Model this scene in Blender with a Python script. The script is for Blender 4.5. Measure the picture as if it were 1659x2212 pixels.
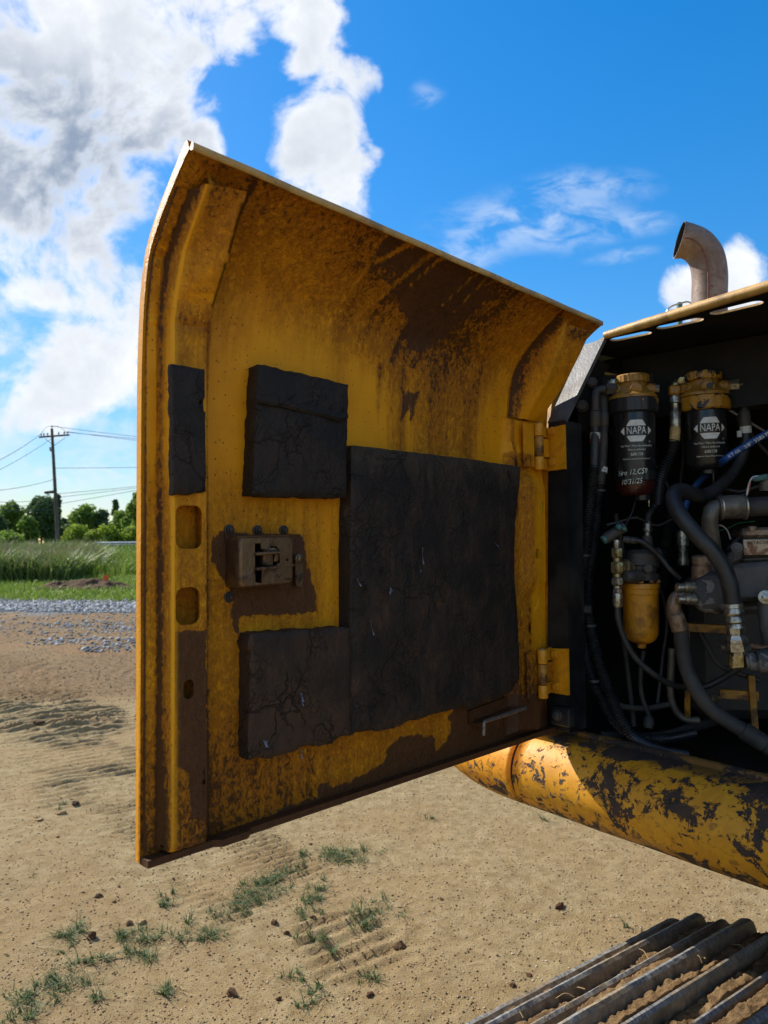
import bpy, bmesh, math, random
import numpy as np
from math import radians, sin, cos, pi, sqrt, atan2
from mathutils import Vector, Matrix, geometry

SC = bpy.context.scene
for _o in list(bpy.data.objects):
    bpy.data.objects.remove(_o)
COL = SC.collection
random.seed(7)
RNG = np.random.default_rng(7)

# ------------------------------------------------------------------ camera
CAM_Z = 1.65
PITCH, ROLL = radians(2.3), radians(0.65)
cam_data = bpy.data.cameras.new('camera')
cam = bpy.data.objects.new('camera', cam_data)
COL.objects.link(cam)
fw = Vector((0, cos(PITCH), sin(PITCH)))
r0 = Vector((1, 0, 0)); u0 = Vector((0, -sin(PITCH), cos(PITCH)))
rt = r0 * cos(ROLL) - u0 * sin(ROLL)
up = u0 * cos(ROLL) + r0 * sin(ROLL)
M = Matrix((rt, up, -fw)).transposed().to_4x4()
M.translation = Vector((0, 0, CAM_Z))
cam.matrix_world = M
cam_data.sensor_fit = 'VERTICAL'
cam_data.sensor_height = 36.0
cam_data.sensor_width = 27.0
cam_data.lens = 36.0 * 1534 / 2212
cam_data.clip_start = 0.05
cam_data.clip_end = 3000
cam_data.dof.use_dof = True
cam_data.dof.focus_distance = 1.45
cam_data.dof.aperture_fstop = 8.0
SC.camera = cam
SC.render.resolution_x = 768
SC.render.resolution_y = 1024

# ------------------------------------------------------------------ light, sky, exposure
SUN_AZ = Vector((-0.80, 0.60)).normalized()   # horizontal direction towards the sun
SUN_EL = radians(37)
sun_data = bpy.data.lights.new('sun', 'SUN')
sun_data.energy = 3.8
sun_data.angle = radians(0.53)
sun_data.color = (1.0, 0.93, 0.82)
sun = bpy.data.objects.new('sun', sun_data)
COL.objects.link(sun)
sdir = Vector((SUN_AZ.x * cos(SUN_EL), SUN_AZ.y * cos(SUN_EL), sin(SUN_EL)))
sun.rotation_euler = sdir.to_track_quat('Z', 'Y').to_euler()
sun.location = (-20, 8, 30)
SC.view_settings.view_transform = 'Standard'
SC.view_settings.look = 'None'
SC.view_settings.exposure = 1.10
SC.view_settings.gamma = 1.0
SC.view_settings.use_curve_mapping = False
SC.cycles.max_bounces = 8
SC.cycles.diffuse_bounces = 5
SC.cycles.use_denoising = True
SC.cycles.caustics_reflective = False
SC.cycles.caustics_refractive = False


# ------------------------------------------------------------------ node helper
class NT:
    def __init__(self, tree):
        self.t = tree

    def new(self, typ, **kw):
        n = self.t.nodes.new(typ)
        for k, v in kw.items():
            setattr(n, k, v)
        return n

    def put(self, sock, v):
        if v is None:
            return
        if hasattr(v, 'is_output') or isinstance(v, bpy.types.NodeSocket):
            self.t.links.new(v, sock)
        else:
            try:
                sock.default_value = v
            except Exception:
                if isinstance(v, (int, float)):
                    sock.default_value = (v, v, v)
                else:
                    sock.default_value = (*v, 1.0)

    def coord(self, which='Object'):
        return self.new('ShaderNodeTexCoord').outputs[which]

    def attr(self, name):
        n = self.new('ShaderNodeAttribute'); n.attribute_name = name
        return n.outputs['Fac']

    def acol(self, name):
        n = self.new('ShaderNodeAttribute'); n.attribute_name = name
        return n.outputs['Color']

    def mapping(self, vec, scale=(1, 1, 1), loc=(0, 0, 0), rot=(0, 0, 0)):
        n = self.new('ShaderNodeMapping')
        self.put(n.inputs['Vector'], vec)
        n.inputs['Scale'].default_value = scale
        n.inputs['Location'].default_value = loc
        n.inputs['Rotation'].default_value = rot
        return n.outputs[0]

    def noise(self, vec, scale, detail=4, rough=0.55, dist=0.0, out='Fac'):
        n = self.new('ShaderNodeTexNoise')
        self.put(n.inputs['Vector'], vec)
        n.inputs['Scale'].default_value = scale
        n.inputs['Detail'].default_value = detail
        n.inputs['Roughness'].default_value = rough
        n.inputs['Distortion'].default_value = dist
        return n.outputs[out]

    def vor(self, vec, scale, feature='F1', out='Distance', rand=1.0):
        n = self.new('ShaderNodeTexVoronoi'); n.feature = feature
        self.put(n.inputs['Vector'], vec)
        n.inputs['Scale'].default_value = scale
        n.inputs['Randomness'].default_value = rand
        return n.outputs[out]

    def math(self, op, a, b=None, clamp=False):
        n = self.new('ShaderNodeMath'); n.operation = op; n.use_clamp = clamp
        self.put(n.inputs[0], a)
        if b is not None:
            self.put(n.inputs[1], b)
        return n.outputs[0]

    def vmath(self, op, a, b=None, out=0):
        n = self.new('ShaderNodeVectorMath'); n.operation = op
        self.put(n.inputs[0], a)
        if b is not None:
            self.put(n.inputs[1], b)
        return n.outputs[out]

    def rng(self, v, a, b, c=0.0, d=1.0, smooth=True):
        n = self.new('ShaderNodeMapRange')
        n.interpolation_type = 'SMOOTHSTEP' if smooth else 'LINEAR'
        self.put(n.inputs['Value'], v)
        for i, x in zip(('From Min', 'From Max', 'To Min', 'To Max'), (a, b, c, d)):
            n.inputs[i].default_value = x
        return n.outputs[0]

    def mix(self, f, a, b, blend='MIX'):
        n = self.new('ShaderNodeMix'); n.data_type = 'RGBA'; n.blend_type = blend
        self.put(n.inputs[0], f)
        for s, v in ((n.inputs[6], a), (n.inputs[7], b)):
            if isinstance(v, tuple) and len(v) == 3:
                v = (*v, 1.0)
            self.put(s, v)
        return n.outputs[2]

    def bump(self, h, strength=0.3, dist=0.01, normal=None):
        n = self.new('ShaderNodeBump')
        self.put(n.inputs['Height'], h)
        n.inputs['Strength'].default_value = strength
        n.inputs['Distance'].default_value = dist
        if normal is not None:
            self.put(n.inputs['Normal'], normal)
        return n.outputs[0]


def mat_new(name):
    m = bpy.data.materials.new(name); m.use_nodes = True
    t = m.node_tree
    t.nodes.clear()
    k = NT(t)
    out = k.new('ShaderNodeOutputMaterial')
    b = k.new('ShaderNodeBsdfPrincipled')
    t.links.new(b.outputs[0], out.inputs[0])
    return m, k, b


# ------------------------------------------------------------------ world: physical sky with cloud cover
W = bpy.data.worlds.new('World'); SC.world = W; W.use_nodes = True
wt = W.node_tree; wt.nodes.clear(); k = NT(wt)
wo = k.new('ShaderNodeOutputWorld'); bg = k.new('ShaderNodeBackground')
wt.links.new(bg.outputs[0], wo.inputs[0])
sky = k.new('ShaderNodeTexSky'); sky.sky_type = 'NISHITA'; sky.sun_disc = False
sky.sun_elevation = SUN_EL
sky.sun_rotation = atan2(SUN_AZ.x, SUN_AZ.y)
sky.altitude = 100; sky.air_density = 1.0; sky.dust_density = 0.25; sky.ozone_density = 2.5
bg.inputs['Strength'].default_value = 0.15
hs = k.new('ShaderNodeHueSaturation'); hs.inputs['Saturation'].default_value = 1.42; hs.inputs['Value'].default_value = 0.76
wt.links.new(sky.outputs[0], hs.inputs['Color'])
# gentle shoulder so the bright band above the horizon keeps its colour
_lum = k.vmath('DOT_PRODUCT', hs.outputs[0], (0.34, 0.40, 0.26), out='Value')
_den = k.math('DIVIDE', 1.12, k.math('ADD', k.math('MULTIPLY', _lum, 0.26), 1.0))
skyb = k.vmath('SCALE', hs.outputs[0])
wt.links.new(_den, skyb.node.inputs['Scale'])
dirv = k.vmath('NORMALIZE', k.coord('Generated'))
sep = k.new('ShaderNodeSeparateXYZ'); wt.links.new(dirv, sep.inputs[0])
dx, dy, dz = sep.outputs
ysafe = k.math('MAXIMUM', dy, 0.12)
comb = k.new('ShaderNodeCombineXYZ')
wt.links.new(k.math('DIVIDE', dx, ysafe), comb.inputs[0]); wt.links.new(k.math('DIVIDE', dz, ysafe), comb.inputs[1])
sp = comb.outputs[0]
warp = k.vmath('SCALE', k.vmath('SUBTRACT', k.noise(sp, 3.2, 3, 0.5, out='Color'), (0.5, 0.5, 0.5)))
warp.node.inputs['Scale'].default_value = 0.10
spw = k.vmath('ADD', sp, warp)
# clouds: (centre, half sizes, weight)
CLOUDS = [
    ((-0.3804, 0.6369), .15, .11, .95), ((-0.4663, 0.5017), .16, .13, .9), ((-0.26, 0.7524), .10, .10, .9), ((-0.3809, 0.7607), .2, .10, .95), ((-0.4854, 0.4075), .14, .06, .75), ((-0.3795, 0.4062), .06, .08, .55), ((-0.4648, 0.3001), .10, .05, .45), ((-0.3985, 0.213), .08, .06, .5), ((-0.1324, 0.7647), .07, .06, .6), ((-0.0529, 0.6468), .05, .08, .6), ((-0.0404, 0.5579), .05, .07, .6),
    ((-0.5083, 0.7484), .30, .11, 1.0), ((-0.3271, 0.7187), .115, .085, .9), ((-0.2534, 0.704), .055, .07, .6), ((-0.4935, 0.5835), .15, .15, 1.0), ((-0.4263, 0.4945), .085, .11, .7),
    ((-0.6464, 0.5513), .16, .25, 1.0), ((-0.2668, 0.5809), .052, .04, .8),
    ((-0.505, 0.3741), .12, .055, .75), ((-0.4123, 0.353), .08, .06, .7), ((-0.4316, 0.2532), .10, .10, .85), ((-0.5038, 0.2341), .08, .06, .7), ((-0.3793, 0.3526), .06, .06, .7), ((-0.5238, 0.2609), .06, .08, .6),
    ((-0.5033, 0.1812), .14, .035, .6), ((-0.3593, 0.2989), .04, .08, .6), ((-0.4445, 0.2135), .10, .05, .6), ((-0.3921, 0.2594), .06, .08, .6),
    ((-0.0856, 0.7434), .075, .07, .9), ((-0.032, 0.7428), .035, .05, .4), ((-0.0929, 0.6678), .065, .065, .8), ((-0.0868, 0.5856), .088, .075, 1.0), ((-0.0808, 0.5108), .075, .075, .9), ((-0.1143, 0.4571), .08, .05, .6),
    ((0.4462, 0.3431), .055, .05, .8), ((0.5133, 0.3758), .05, .055, 1.0), ((0.5386, 0.342), .08, .05, .9),
]
WISPS = [((0.2174, 0.46), .115, .042, .62), ((0.2713, 0.4999), .10, .03, .45), ((0.1572, 0.4337), .075, .03, .5), ((0.3364, 0.4451), .07, .022, .45), ((0.1171, 0.4106), .06, .03, .5),
         ((0.064, 0.642), .022, .02, .35), ((0.3287, 0.3981), .05, .012, .35), ((-0.4176, 0.1078), .25, .05, .7), ((-0.4571, 0.1411), .2, .05, .6), ((-0.5023, 0.0629), .4, .035, .6), ((-0.503, 0.1482), .3, .05, .6), ((-0.4437, 0.0884), .4, .05, .8), ((-0.3852, 0.193), .12, .08, .6), ((-0.5045, 0.3139), .15, .05, .5)]


def blobs(lst):
    acc = None
    for (c, rx, ry, w) in lst:
        d = k.vmath('MULTIPLY', k.vmath('SUBTRACT', spw, (c[0], c[1], 0.0)), (1 / rx, 1 / ry, 0.0))
        l = k.vmath('LENGTH', d, out='Value')
        v = k.rng(l, 0.35, 1.45, w, 0.0)
        acc = v if acc is None else k.math('MAXIMUM', acc, v)
    return acc


fb1 = k.noise(sp, 7.0, 8, 0.60, 0.3)
fb2 = k.noise(k.mapping(sp, (16, 30, 16)), 1.0, 6, 0.6, 0.4)
front = k.rng(dy, 0.12, 0.32)
_bl = blobs(CLOUDS)
cum = k.math('ADD', _bl, k.math('MULTIPLY', k.math('MULTIPLY', k.math('SUBTRACT', fb1, 0.5), 2.9), k.rng(_bl, 0.0, 0.3, 0.25, 1.0)))
cum_d = k.rng(cum, 0.30, 0.84)
wis = k.math('MULTIPLY', blobs(WISPS), k.rng(fb2, 0.36, 0.66, 0.0, 1.25))
# the rest of the sky carries the same broken cover
gen = k.rng(k.noise(dirv, 2.6, 8, 0.6, 0.2), 0.50, 0.62)
gen = k.math('MULTIPLY', gen, k.rng(dz, 0.02, 0.2))
cumf = k.math('ADD', k.math('MULTIPLY', cum_d, front), k.math('MULTIPLY', gen, k.math('SUBTRACT', 1.0, front)), clamp=True)
wisf = k.math('MULTIPLY', wis, front, clamp=True)
# cloud shading: thick cores go grey, thin rims and billows are bright
core = k.rng(cum, 0.50, 1.25)
bil = k.noise(k.mapping(spw, (1, 1, 1), (0.013, -0.02, 0)), 4.2, 8, 0.58, 0.25)
# the great bank at the left is thick enough to show its grey underside; the smaller heaps stay white
gd = k.vmath('MULTIPLY', k.vmath('SUBTRACT', spw, ((-0.4733, 0.5561)[0], (-0.4733, 0.5561)[1], 0.0)), (1 / .24, 1 / .15, 0.0))
gm = k.rng(k.vmath('LENGTH', gd, out='Value'), 0.35, 1.6, 0.82, 0.18)
gm = k.math('MULTIPLY', gm, k.rng(cum, 0.45, 1.15))
bil = k.math('ADD', k.math('MULTIPLY', bil, 0.62), k.math('MULTIPLY', k.noise(spw, 13.0, 6, 0.6, 0.2), 0.38))
lit = k.math('ADD', k.math('SUBTRACT', 0.92, gm), k.math('MULTIPLY', k.math('SUBTRACT', bil, 0.5), 1.55), clamp=True)
ccol = k.mix(lit, (0.95, 1.20, 1.62), (3.15, 3.25, 3.4))
skyc = k.mix(k.math('MULTIPLY', wisf, 0.62), skyb, (2.6, 2.9, 3.3))
skyc = k.mix(cumf, skyc, ccol)
wt.links.new(skyc, bg.inputs['Color'])

# ------------------------------------------------------------------ frames of the place
HG = Vector((0.35504, 1.58104, 0.0))                 # foot of the hinge line
DU = Vector((-0.753754, -0.657156, 0.000000)); DW = Vector((0.657156, -0.753754, 0.000000))              # along the open door, out of its inner face
DM = Vector((0.636078, -0.771625, 0.000000)); DB = Vector((0.771625, 0.636078, 0.000000))              # along the machine's side, into the machine
ZUP = Vector((0, 0, 1))
DOORW = 0.9159


def door3(u, z, w=0.0):
    return HG + DU * u + DW * w + ZUP * z


def mach3(a, b, z):
    return HG + DM * a + DB * b + ZUP * z


# ------------------------------------------------------------------ mesh helpers
class MB:
    def __init__(self):
        self.v = []; self.f = []

    def add(self, vs, fs):
        n = len(self.v)
        self.v += [Vector(p) for p in vs]
        self.f += [tuple(i + n for i in q) for q in fs]
        return self

    def box(self, o, ex, ey, ez, bev=0.0):
        """box from corner o spanned by three edge vectors"""
        o = Vector(o); ex = Vector(ex); ey = Vector(ey); ez = Vector(ez)
        if bev <= 0:
            vs = [o, o + ex, o + ex + ey, o + ey, o + ez, o + ex + ez, o + ex + ey + ez, o + ey + ez]
            fs = [(0, 3, 2, 1), (4, 5, 6, 7), (0, 1, 5, 4), (1, 2, 6, 5), (2, 3, 7, 6), (3, 0, 4, 7)]
            return self.add(vs, fs)
        lx, ly, lz = ex.length, ey.length, ez.length
        bx, by, bz = [min(bev / l, 0.45) for l in (lx, ly, lz)]
        vs = []; idx = {}
        for cx in (0, 1):
            for cy in (0, 1):
                for cz in (0, 1):
                    px = 1 - bx if cx else bx; py = 1 - by if cy else by; pz = 1 - bz if cz else bz
                    idx[(cx, cy, cz, 0)] = len(vs); vs.append(o + ex * cx + ey * py + ez * pz)
                    idx[(cx, cy, cz, 1)] = len(vs); vs.append(o + ex * px + ey * cy + ez * pz)
                    idx[(cx, cy, cz, 2)] = len(vs); vs.append(o + ex * px + ey * py + ez * cz)
        bm = bmesh.new()
        for p in vs:
            bm.verts.new(p)
        bmesh.ops.convex_hull(bm, input=bm.verts)
        bm.verts.index_update()
        self.add([p.co.copy() for p in bm.verts], [[q.index for q in f.verts] for f in bm.faces])
        bm.free()
        return self

    def prism(self, poly, o, ex, ey, ez):
        """2-D polygon in the plane (ex, ey) pushed along ez"""
        o = Vector(o); ex = Vector(ex); ey = Vector(ey); ez = Vector(ez)
        n = len(poly)
        a = [o + ex * p[0] + ey * p[1] for p in poly]
        vs = a + [p + ez for p in a]
        fs = [tuple(range(n - 1, -1, -1)), tuple(range(n, 2 * n))] + [(i, (i + 1) % n, n + (i + 1) % n, n + i) for i in range(n)]
        return self.add(vs, fs)

    def lathe(self, o, axis, prof, seg=20, cap=True, phase=0.0):
        o = Vector(o); ax = Vector(axis).normalized()
        t = Vector((0, 0, 1)) if abs(ax.z) < 0.9 else Vector((1, 0, 0))
        e1 = ax.cross(t).normalized(); e2 = ax.cross(e1)
        vs = []; fs = []
        for (h, r) in prof:
            for s in range(seg):
                an = 2 * pi * s / seg + phase
                vs.append(o + ax * h + (e1 * cos(an) + e2 * sin(an)) * r)
        for i in range(len(prof) - 1):
            for s in range(seg):
                s2 = (s + 1) % seg
                fs.append((i * seg + s, i * seg + s2, (i + 1) * seg + s2, (i + 1) * seg + s))
        if cap:
            fs.append(tuple(range(seg - 1, -1, -1)))
            fs.append(tuple((len(prof) - 1) * seg + s for s in range(seg)))
        return self.add(vs, fs)

    def hexnut(self, o, axis, h, r, phase=0.3):
        return self.lathe(o, axis, [(0, r * .93), (h * .12, r), (h * .88, r), (h, r * .93)], 6, True, phase)

    def tube(self, pts, rad, seg=10, cap=True, sub=6, ring=None):
        """smooth tube through points; rad is a number or one per point; ring=(pitch, depth) makes it corrugated"""
        P = [Vector(p) for p in pts]
        R = [rad] * len(P) if isinstance(rad, (int, float)) else list(rad)
        C = []; CR = []
        n = len(P)
        if n == 2 or sub <= 1:
            C, CR = P, R
        else:
            for i in range(n - 1):
                p0 = P[i - 1] if i else P[0] * 2 - P[1]
                p1, p2 = P[i], P[i + 1]
                p3 = P[i + 2] if i + 2 < n else P[-1] * 2 - P[-2]
                for j in range(sub):
                    t = j / sub
                    C.append(0.5 * ((2 * p1) + (p2 - p0) * t + (2 * p0 - 5 * p1 + 4 * p2 - p3) * t * t + (3 * p1 - p0 - 3 * p2 + p3) * t ** 3))
                    CR.append(R[i] * (1 - t) + R[i + 1] * t)
            C.append(P[-1]); CR.append(R[-1])
        if ring:
            pitch, dep = ring
            L = [0.0]
            for i in range(1, len(C)):
                L.append(L[-1] + (C[i] - C[i - 1]).length)
            m = max(4, int(L[-1] / (pitch / 4)))
            D = []; DR = []; j = 0
            for i in range(m + 1):
                s = L[-1] * i / m
                while j < len(L) - 2 and L[j + 1] < s:
                    j += 1
                t = (s - L[j]) / max(1e-9, L[j + 1] - L[j])
                D.append(C[j].lerp(C[j + 1], t))
                DR.append(CR[j] * (1 - t) + CR[j + 1] * t - (0, dep * .5, dep, dep * .5)[i % 4])
            C, CR = D, DR
        vs = []; fs = []
        T0 = (C[1] - C[0]).normalized()
        nrm = T0.orthogonal().normalized()
        for i, c in enumerate(C):
            T = (C[min(i + 1, len(C) - 1)] - C[max(i - 1, 0)]).normalized()
            nrm = (nrm - T * nrm.dot(T)).normalized()
            bi = T.cross(nrm)
            for s in range(seg):
                an = 2 * pi * s / seg
                vs.append(c + (nrm * cos(an) + bi * sin(an)) * CR[i])
        for i in range(len(C) - 1):
            for s in range(seg):
                s2 = (s + 1) % seg
                fs.append((i * seg + s, i * seg + s2, (i + 1) * seg + s2, (i + 1) * seg + s))
        if cap:
            fs.append(tuple(range(seg - 1, -1, -1)))
            fs.append(tuple((len(C) - 1) * seg + s for s in range(seg)))
        return self.add(vs, fs)

    def sheet(self, outer, holes, to3, thick, extra=()):
        """plate with holes: 2-D outline(s) mapped by to3(x, y, depth); walls reach down by thick"""
        vs = []; es = []
        loops = []
        for lp in [outer] + list(holes):
            s = len(vs); vs += [Vector((p[0], p[1])) for p in lp]
            ids = list(range(s, s + len(lp))); loops.append(ids)
            es += [(ids[i], ids[(i + 1) % len(ids)]) for i in range(len(ids))]
        for ln in extra:
            s = len(vs); vs += [Vector((p[0], p[1])) for p in ln]
            es += [(s + i, s + i + 1) for i in range(len(ln) - 1)]
        res = geometry.delaunay_2d_cdt(vs, es, [], 0, 1e-6)
        V2, _, F2 = res[0], res[1], res[2]

        def inside(p, lp):
            c = False; n = len(lp)
            for i in range(n):
                x1, y1 = lp[i][:2]; x2, y2 = lp[(i + 1) % n][:2]
                if (y1 > p[1]) != (y2 > p[1]) and p[0] < (x2 - x1) * (p[1] - y1) / (y2 - y1) + x1:
                    c = not c
            return c
        keep = []
        for f in F2:
            c = sum((V2[i] for i in f), Vector((0, 0))) / len(f)
            if inside(c, outer) and not any(inside(c, h) for h in holes):
                keep.append(f)
        n = len(self.v)
        self.v += [to3(p.x, p.y, 0.0) for p in V2]
        self.f += [tuple(i + n for i in f) for f in keep]
        for lp in [outer] + list(holes):
            a = [to3(p[0], p[1], 0.0) for p in lp]; b = [to3(p[0], p[1], thick) for p in lp]; m = len(lp)
            self.add(a + b, [(i, (i + 1) % m, m + (i + 1) % m, m + i) for i in range(m)])
        return self


def smooth_by_angle(me, ang):
    bm = bmesh.new(); bm.from_mesh(me)
    bmesh.ops.remove_doubles(bm, verts=bm.verts, dist=1e-6)
    bmesh.ops.recalc_face_normals(bm, faces=bm.faces)
    for f in bm.faces:
        f.smooth = True
    ca = radians(ang)
    for e in bm.edges:
        if len(e.link_faces) == 2:
            e.smooth = e.calc_face_angle(0) < ca
        else:
            e.smooth = False
    bm.to_mesh(me); bm.free()


def link_mesh(name, me, mats, parent=None, origin=None):
    o = bpy.data.objects.new(name, me)
    for m in (mats if isinstance(mats, (list, tuple)) else [mats]):
        me.materials.append(m)
    COL.objects.link(o)
    if origin is not None:
        o.location = origin
    if parent is not None:
        o.parent = parent
        o.matrix_parent_inverse = PMW[parent.name].inverted()
    PMW[o.name] = Matrix.Translation(origin if origin is not None else Vector((0, 0, 0)))
    return o


PMW = {}


def part(name, mb, m, parent=None, ang=35, smooth=True, label=None, attrs=None, base=False):
    """one mesh object whose origin sits at the middle (or the foot) of its shape"""
    A = np.array([tuple(p) for p in mb.v])
    lo, hi = A.min(0), A.max(0)
    org = (lo + hi) / 2
    if base:
        org[2] = lo[2]
    A = A - org
    me = bpy.data.meshes.new(name)
    me.from_pydata(A.tolist(), [], [list(f) for f in mb.f])
    if attrs:
        for an, vals in attrs.items():
            at = me.attributes.new(an, 'FLOAT', 'POINT')
            at.data.foreach_set('value', np.asarray(vals, dtype=np.float32))
    if smooth:
        if attrs:
            me.shade_smooth()
        else:
            smooth_by_angle(me, ang)
    me.update()
    o = link_mesh(name, me, m, parent, Vector(org))
    if label:
        o['label'] = label
    return o


def empty(name, loc, label=None, cat=None, group=None, parent=None):
    o = bpy.data.objects.new(name, None); COL.objects.link(o)
    o.empty_display_size = 0.2
    o.location = loc
    PMW[o.name] = Matrix.Translation(Vector(loc))
    if parent is not None:
        o.parent = parent
        o.matrix_parent_inverse = PMW[parent.name].inverted()
    tag(o, label, cat, group)
    return o


def tag(o, label=None, cat=None, group=None, kind=None):
    for kk, vv in (('label', label), ('category', cat), ('group', group), ('kind', kind)):
        if vv:
            o[kk] = vv
    return o


# numpy noise -------------------------------------------------------
def _hash(ix, iy, seed):
    h = (ix.astype(np.int64) * 374761393 + iy.astype(np.int64) * 668265263 + seed * 974634211) & 0x7fffffff
    h = ((h ^ (h >> 13)) * 1274126177) & 0x7fffffff
    return ((h ^ (h >> 16)) & 0xffff) / 65535.0


def vnoise(x, y, seed=0):
    ix = np.floor(x); iy = np.floor(y); fx = x - ix; fy = y - iy
    fx = fx * fx * (3 - 2 * fx); fy = fy * fy * (3 - 2 * fy)
    a = _hash(ix, iy, seed); b = _hash(ix + 1, iy, seed); c = _hash(ix, iy + 1, seed); d = _hash(ix + 1, iy + 1, seed)
    return (a * (1 - fx) + b * fx) * (1 - fy) + (c * (1 - fx) + d * fx) * fy


def fbm(x, y, seed=0, oct=4, gain=0.5):
    s = 0; am = 1; t = 0
    for i in range(oct):
        s = s + am * vnoise(x * 2 ** i + i * 17.3, y * 2 ** i - i * 9.1, seed + i); t += am; am *= gain
    return s / t


def sstep(a, b, x):
    t = np.clip((x - a) / (b - a), 0, 1)
    return t * t * (3 - 2 * t)


def poly_sd(px, py, poly):
    """signed distance (positive inside) from arrays of points to a polygon"""
    d = np.full(px.shape, 1e9); ins = np.zeros(px.shape, bool)
    n = len(poly)
    for i in range(n):
        x1, y1 = poly[i][:2]; x2, y2 = poly[(i + 1) % n][:2]
        ex, ey = x2 - x1, y2 - y1
        t = np.clip(((px - x1) * ex + (py - y1) * ey) / (ex * ex + ey * ey + 1e-12), 0, 1)
        d = np.minimum(d, np.hypot(px - x1 - t * ex, py - y1 - t * ey))
        c = (y1 > py) != (y2 > py)
        with np.errstate(divide='ignore', invalid='ignore'):
            xi = (x2 - x1) * (py - y1) / (y2 - y1 + 1e-15) + x1
        ins ^= c & (px < xi)
    return np.where(ins, d, -d)

# ------------------------------------------------------------------ materials
def simple(name, col, rough=0.5, metal=0.0, nscale=30, var=0.25, bump=0.15, bscale=120, dirt=None, dirt_amt=0.5, dscale=8, bdist=0.003):
    """paint, rubber or metal with patchy wear, dust and a fine uneven surface"""
    m, k, b = mat_new(name)
    c = k.coord()
    n1 = k.noise(c, nscale, 5, 0.6)
    base = k.mix(k.rng(n1, 0.3, 0.7), tuple(x * (1 - var) for x in col), tuple(min(1, x * (1 + var)) for x in col))
    if dirt is not None:
        n2 = k.noise(c, dscale, 8, 0.65, 0.3)
        base = k.mix(k.math('MULTIPLY', k.rng(n2, 0.46, 0.62), dirt_amt), base, dirt)
    k.put(b.inputs['Base Color'], base)
    k.put(b.inputs['Roughness'], k.rng(n1, 0.2, 0.8, max(0.05, rough - 0.13), min(1, rough + 0.13)))
    b.inputs['Metallic'].default_value = metal
    k.put(b.inputs['Normal'], k.bump(k.noise(c, bscale, 6, 0.6), bump, bdist))
    return m


YEL = (0.50, 0.215, 0.008)


def make_door_paint(name, streak=True):
    """yellow enamel under an oily brown film that runs, wrinkles and flakes"""
    m, k, b = mat_new(name)
    c = k.coord()
    st = k.attr('stain'); gr = k.attr('grime'); rs = k.attr('rub')
    nb = k.noise(c, 9, 6, 0.6)
    nf = k.noise(c, 90, 8, 0.7, 0.6)
    streaks = k.noise(k.mapping(c, (38, 38, 2.2)), 1.0, 7, 0.68, 0.5)
    streaks2 = k.noise(k.mapping(c, (110, 110, 5)), 1.0, 5, 0.6, 0.3)
    yel = k.mix(k.rng(nb, 0.3, 0.7), (0.72, 0.272, 0.003), (0.82, 0.345, 0.005))
    yel = k.mix(k.math('MULTIPLY', k.rng(streaks2, 0.45, 0.75), 0.35), yel, (0.78, 0.35, 0.010))
    # thin film and painted top shade: grime attribute plus streaks
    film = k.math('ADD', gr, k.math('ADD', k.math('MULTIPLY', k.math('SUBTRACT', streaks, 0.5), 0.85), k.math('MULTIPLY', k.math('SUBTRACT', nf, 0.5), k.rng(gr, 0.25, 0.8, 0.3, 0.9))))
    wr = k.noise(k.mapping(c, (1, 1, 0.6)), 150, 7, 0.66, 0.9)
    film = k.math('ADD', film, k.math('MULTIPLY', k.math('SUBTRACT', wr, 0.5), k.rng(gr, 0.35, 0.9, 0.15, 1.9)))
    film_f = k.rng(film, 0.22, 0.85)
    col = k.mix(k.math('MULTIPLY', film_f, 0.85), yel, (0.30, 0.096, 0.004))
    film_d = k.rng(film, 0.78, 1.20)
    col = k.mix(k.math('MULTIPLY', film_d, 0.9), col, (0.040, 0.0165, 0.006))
    # thick baked-on stain with a hard, ragged border
    edge = k.math('ADD', st, k.math('ADD', k.math('MULTIPLY', k.math('SUBTRACT', k.noise(c, 55, 7, 0.7, 0.8), 0.5), 0.55), k.math('MULTIPLY', k.math('SUBTRACT', streaks, 0.5), 0.35)))
    st_f = k.rng(edge, 0.47, 0.53)
    col = k.mix(k.math('MULTIPLY', st_f, 0.93), col, k.mix(k.rng(nf, 0.35, 0.65), (0.060, 0.025, 0.012), (0.095, 0.040, 0.016)))
    # pits and specks
    v = k.vor(c, 95); spk = k.rng(k.math('ADD', v, k.math('MULTIPLY', nb, 0.25)), 0.20, 0.27, 1.0, 0.0)
    col = k.mix(k.math('MULTIPLY', spk, 0.75), col, (0.022, 0.010, 0.006))
    # rubbed-bright patches and painted ridge highlights
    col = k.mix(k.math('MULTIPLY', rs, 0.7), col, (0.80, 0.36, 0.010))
    k.put(b.inputs['Base Color'], col)
    k.put(b.inputs['Roughness'], k.math('ADD', k.math('MULTIPLY', film_f, -0.03), k.rng(nf, 0.3, 0.7, 0.44, 0.60)))
    b.inputs['Specular IOR Level'].default_value = 0.22
    wr_amt = k.math('MULTIPLY', k.rng(film, 0.25, 0.8), 1.0)
    h = k.math('ADD', k.math('MULTIPLY', k.math('MULTIPLY', wr, wr_amt), 1.5), k.math('MULTIPLY', st_f, -0.25))
    h = k.math('ADD', h, k.math('MULTIPLY', nf, 0.35))
    k.put(b.inputs['Normal'], k.bump(h, 0.55, 0.0035))
    return m


MAT = {}
MAT['door'] = make_door_paint('door_paint')


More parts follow.
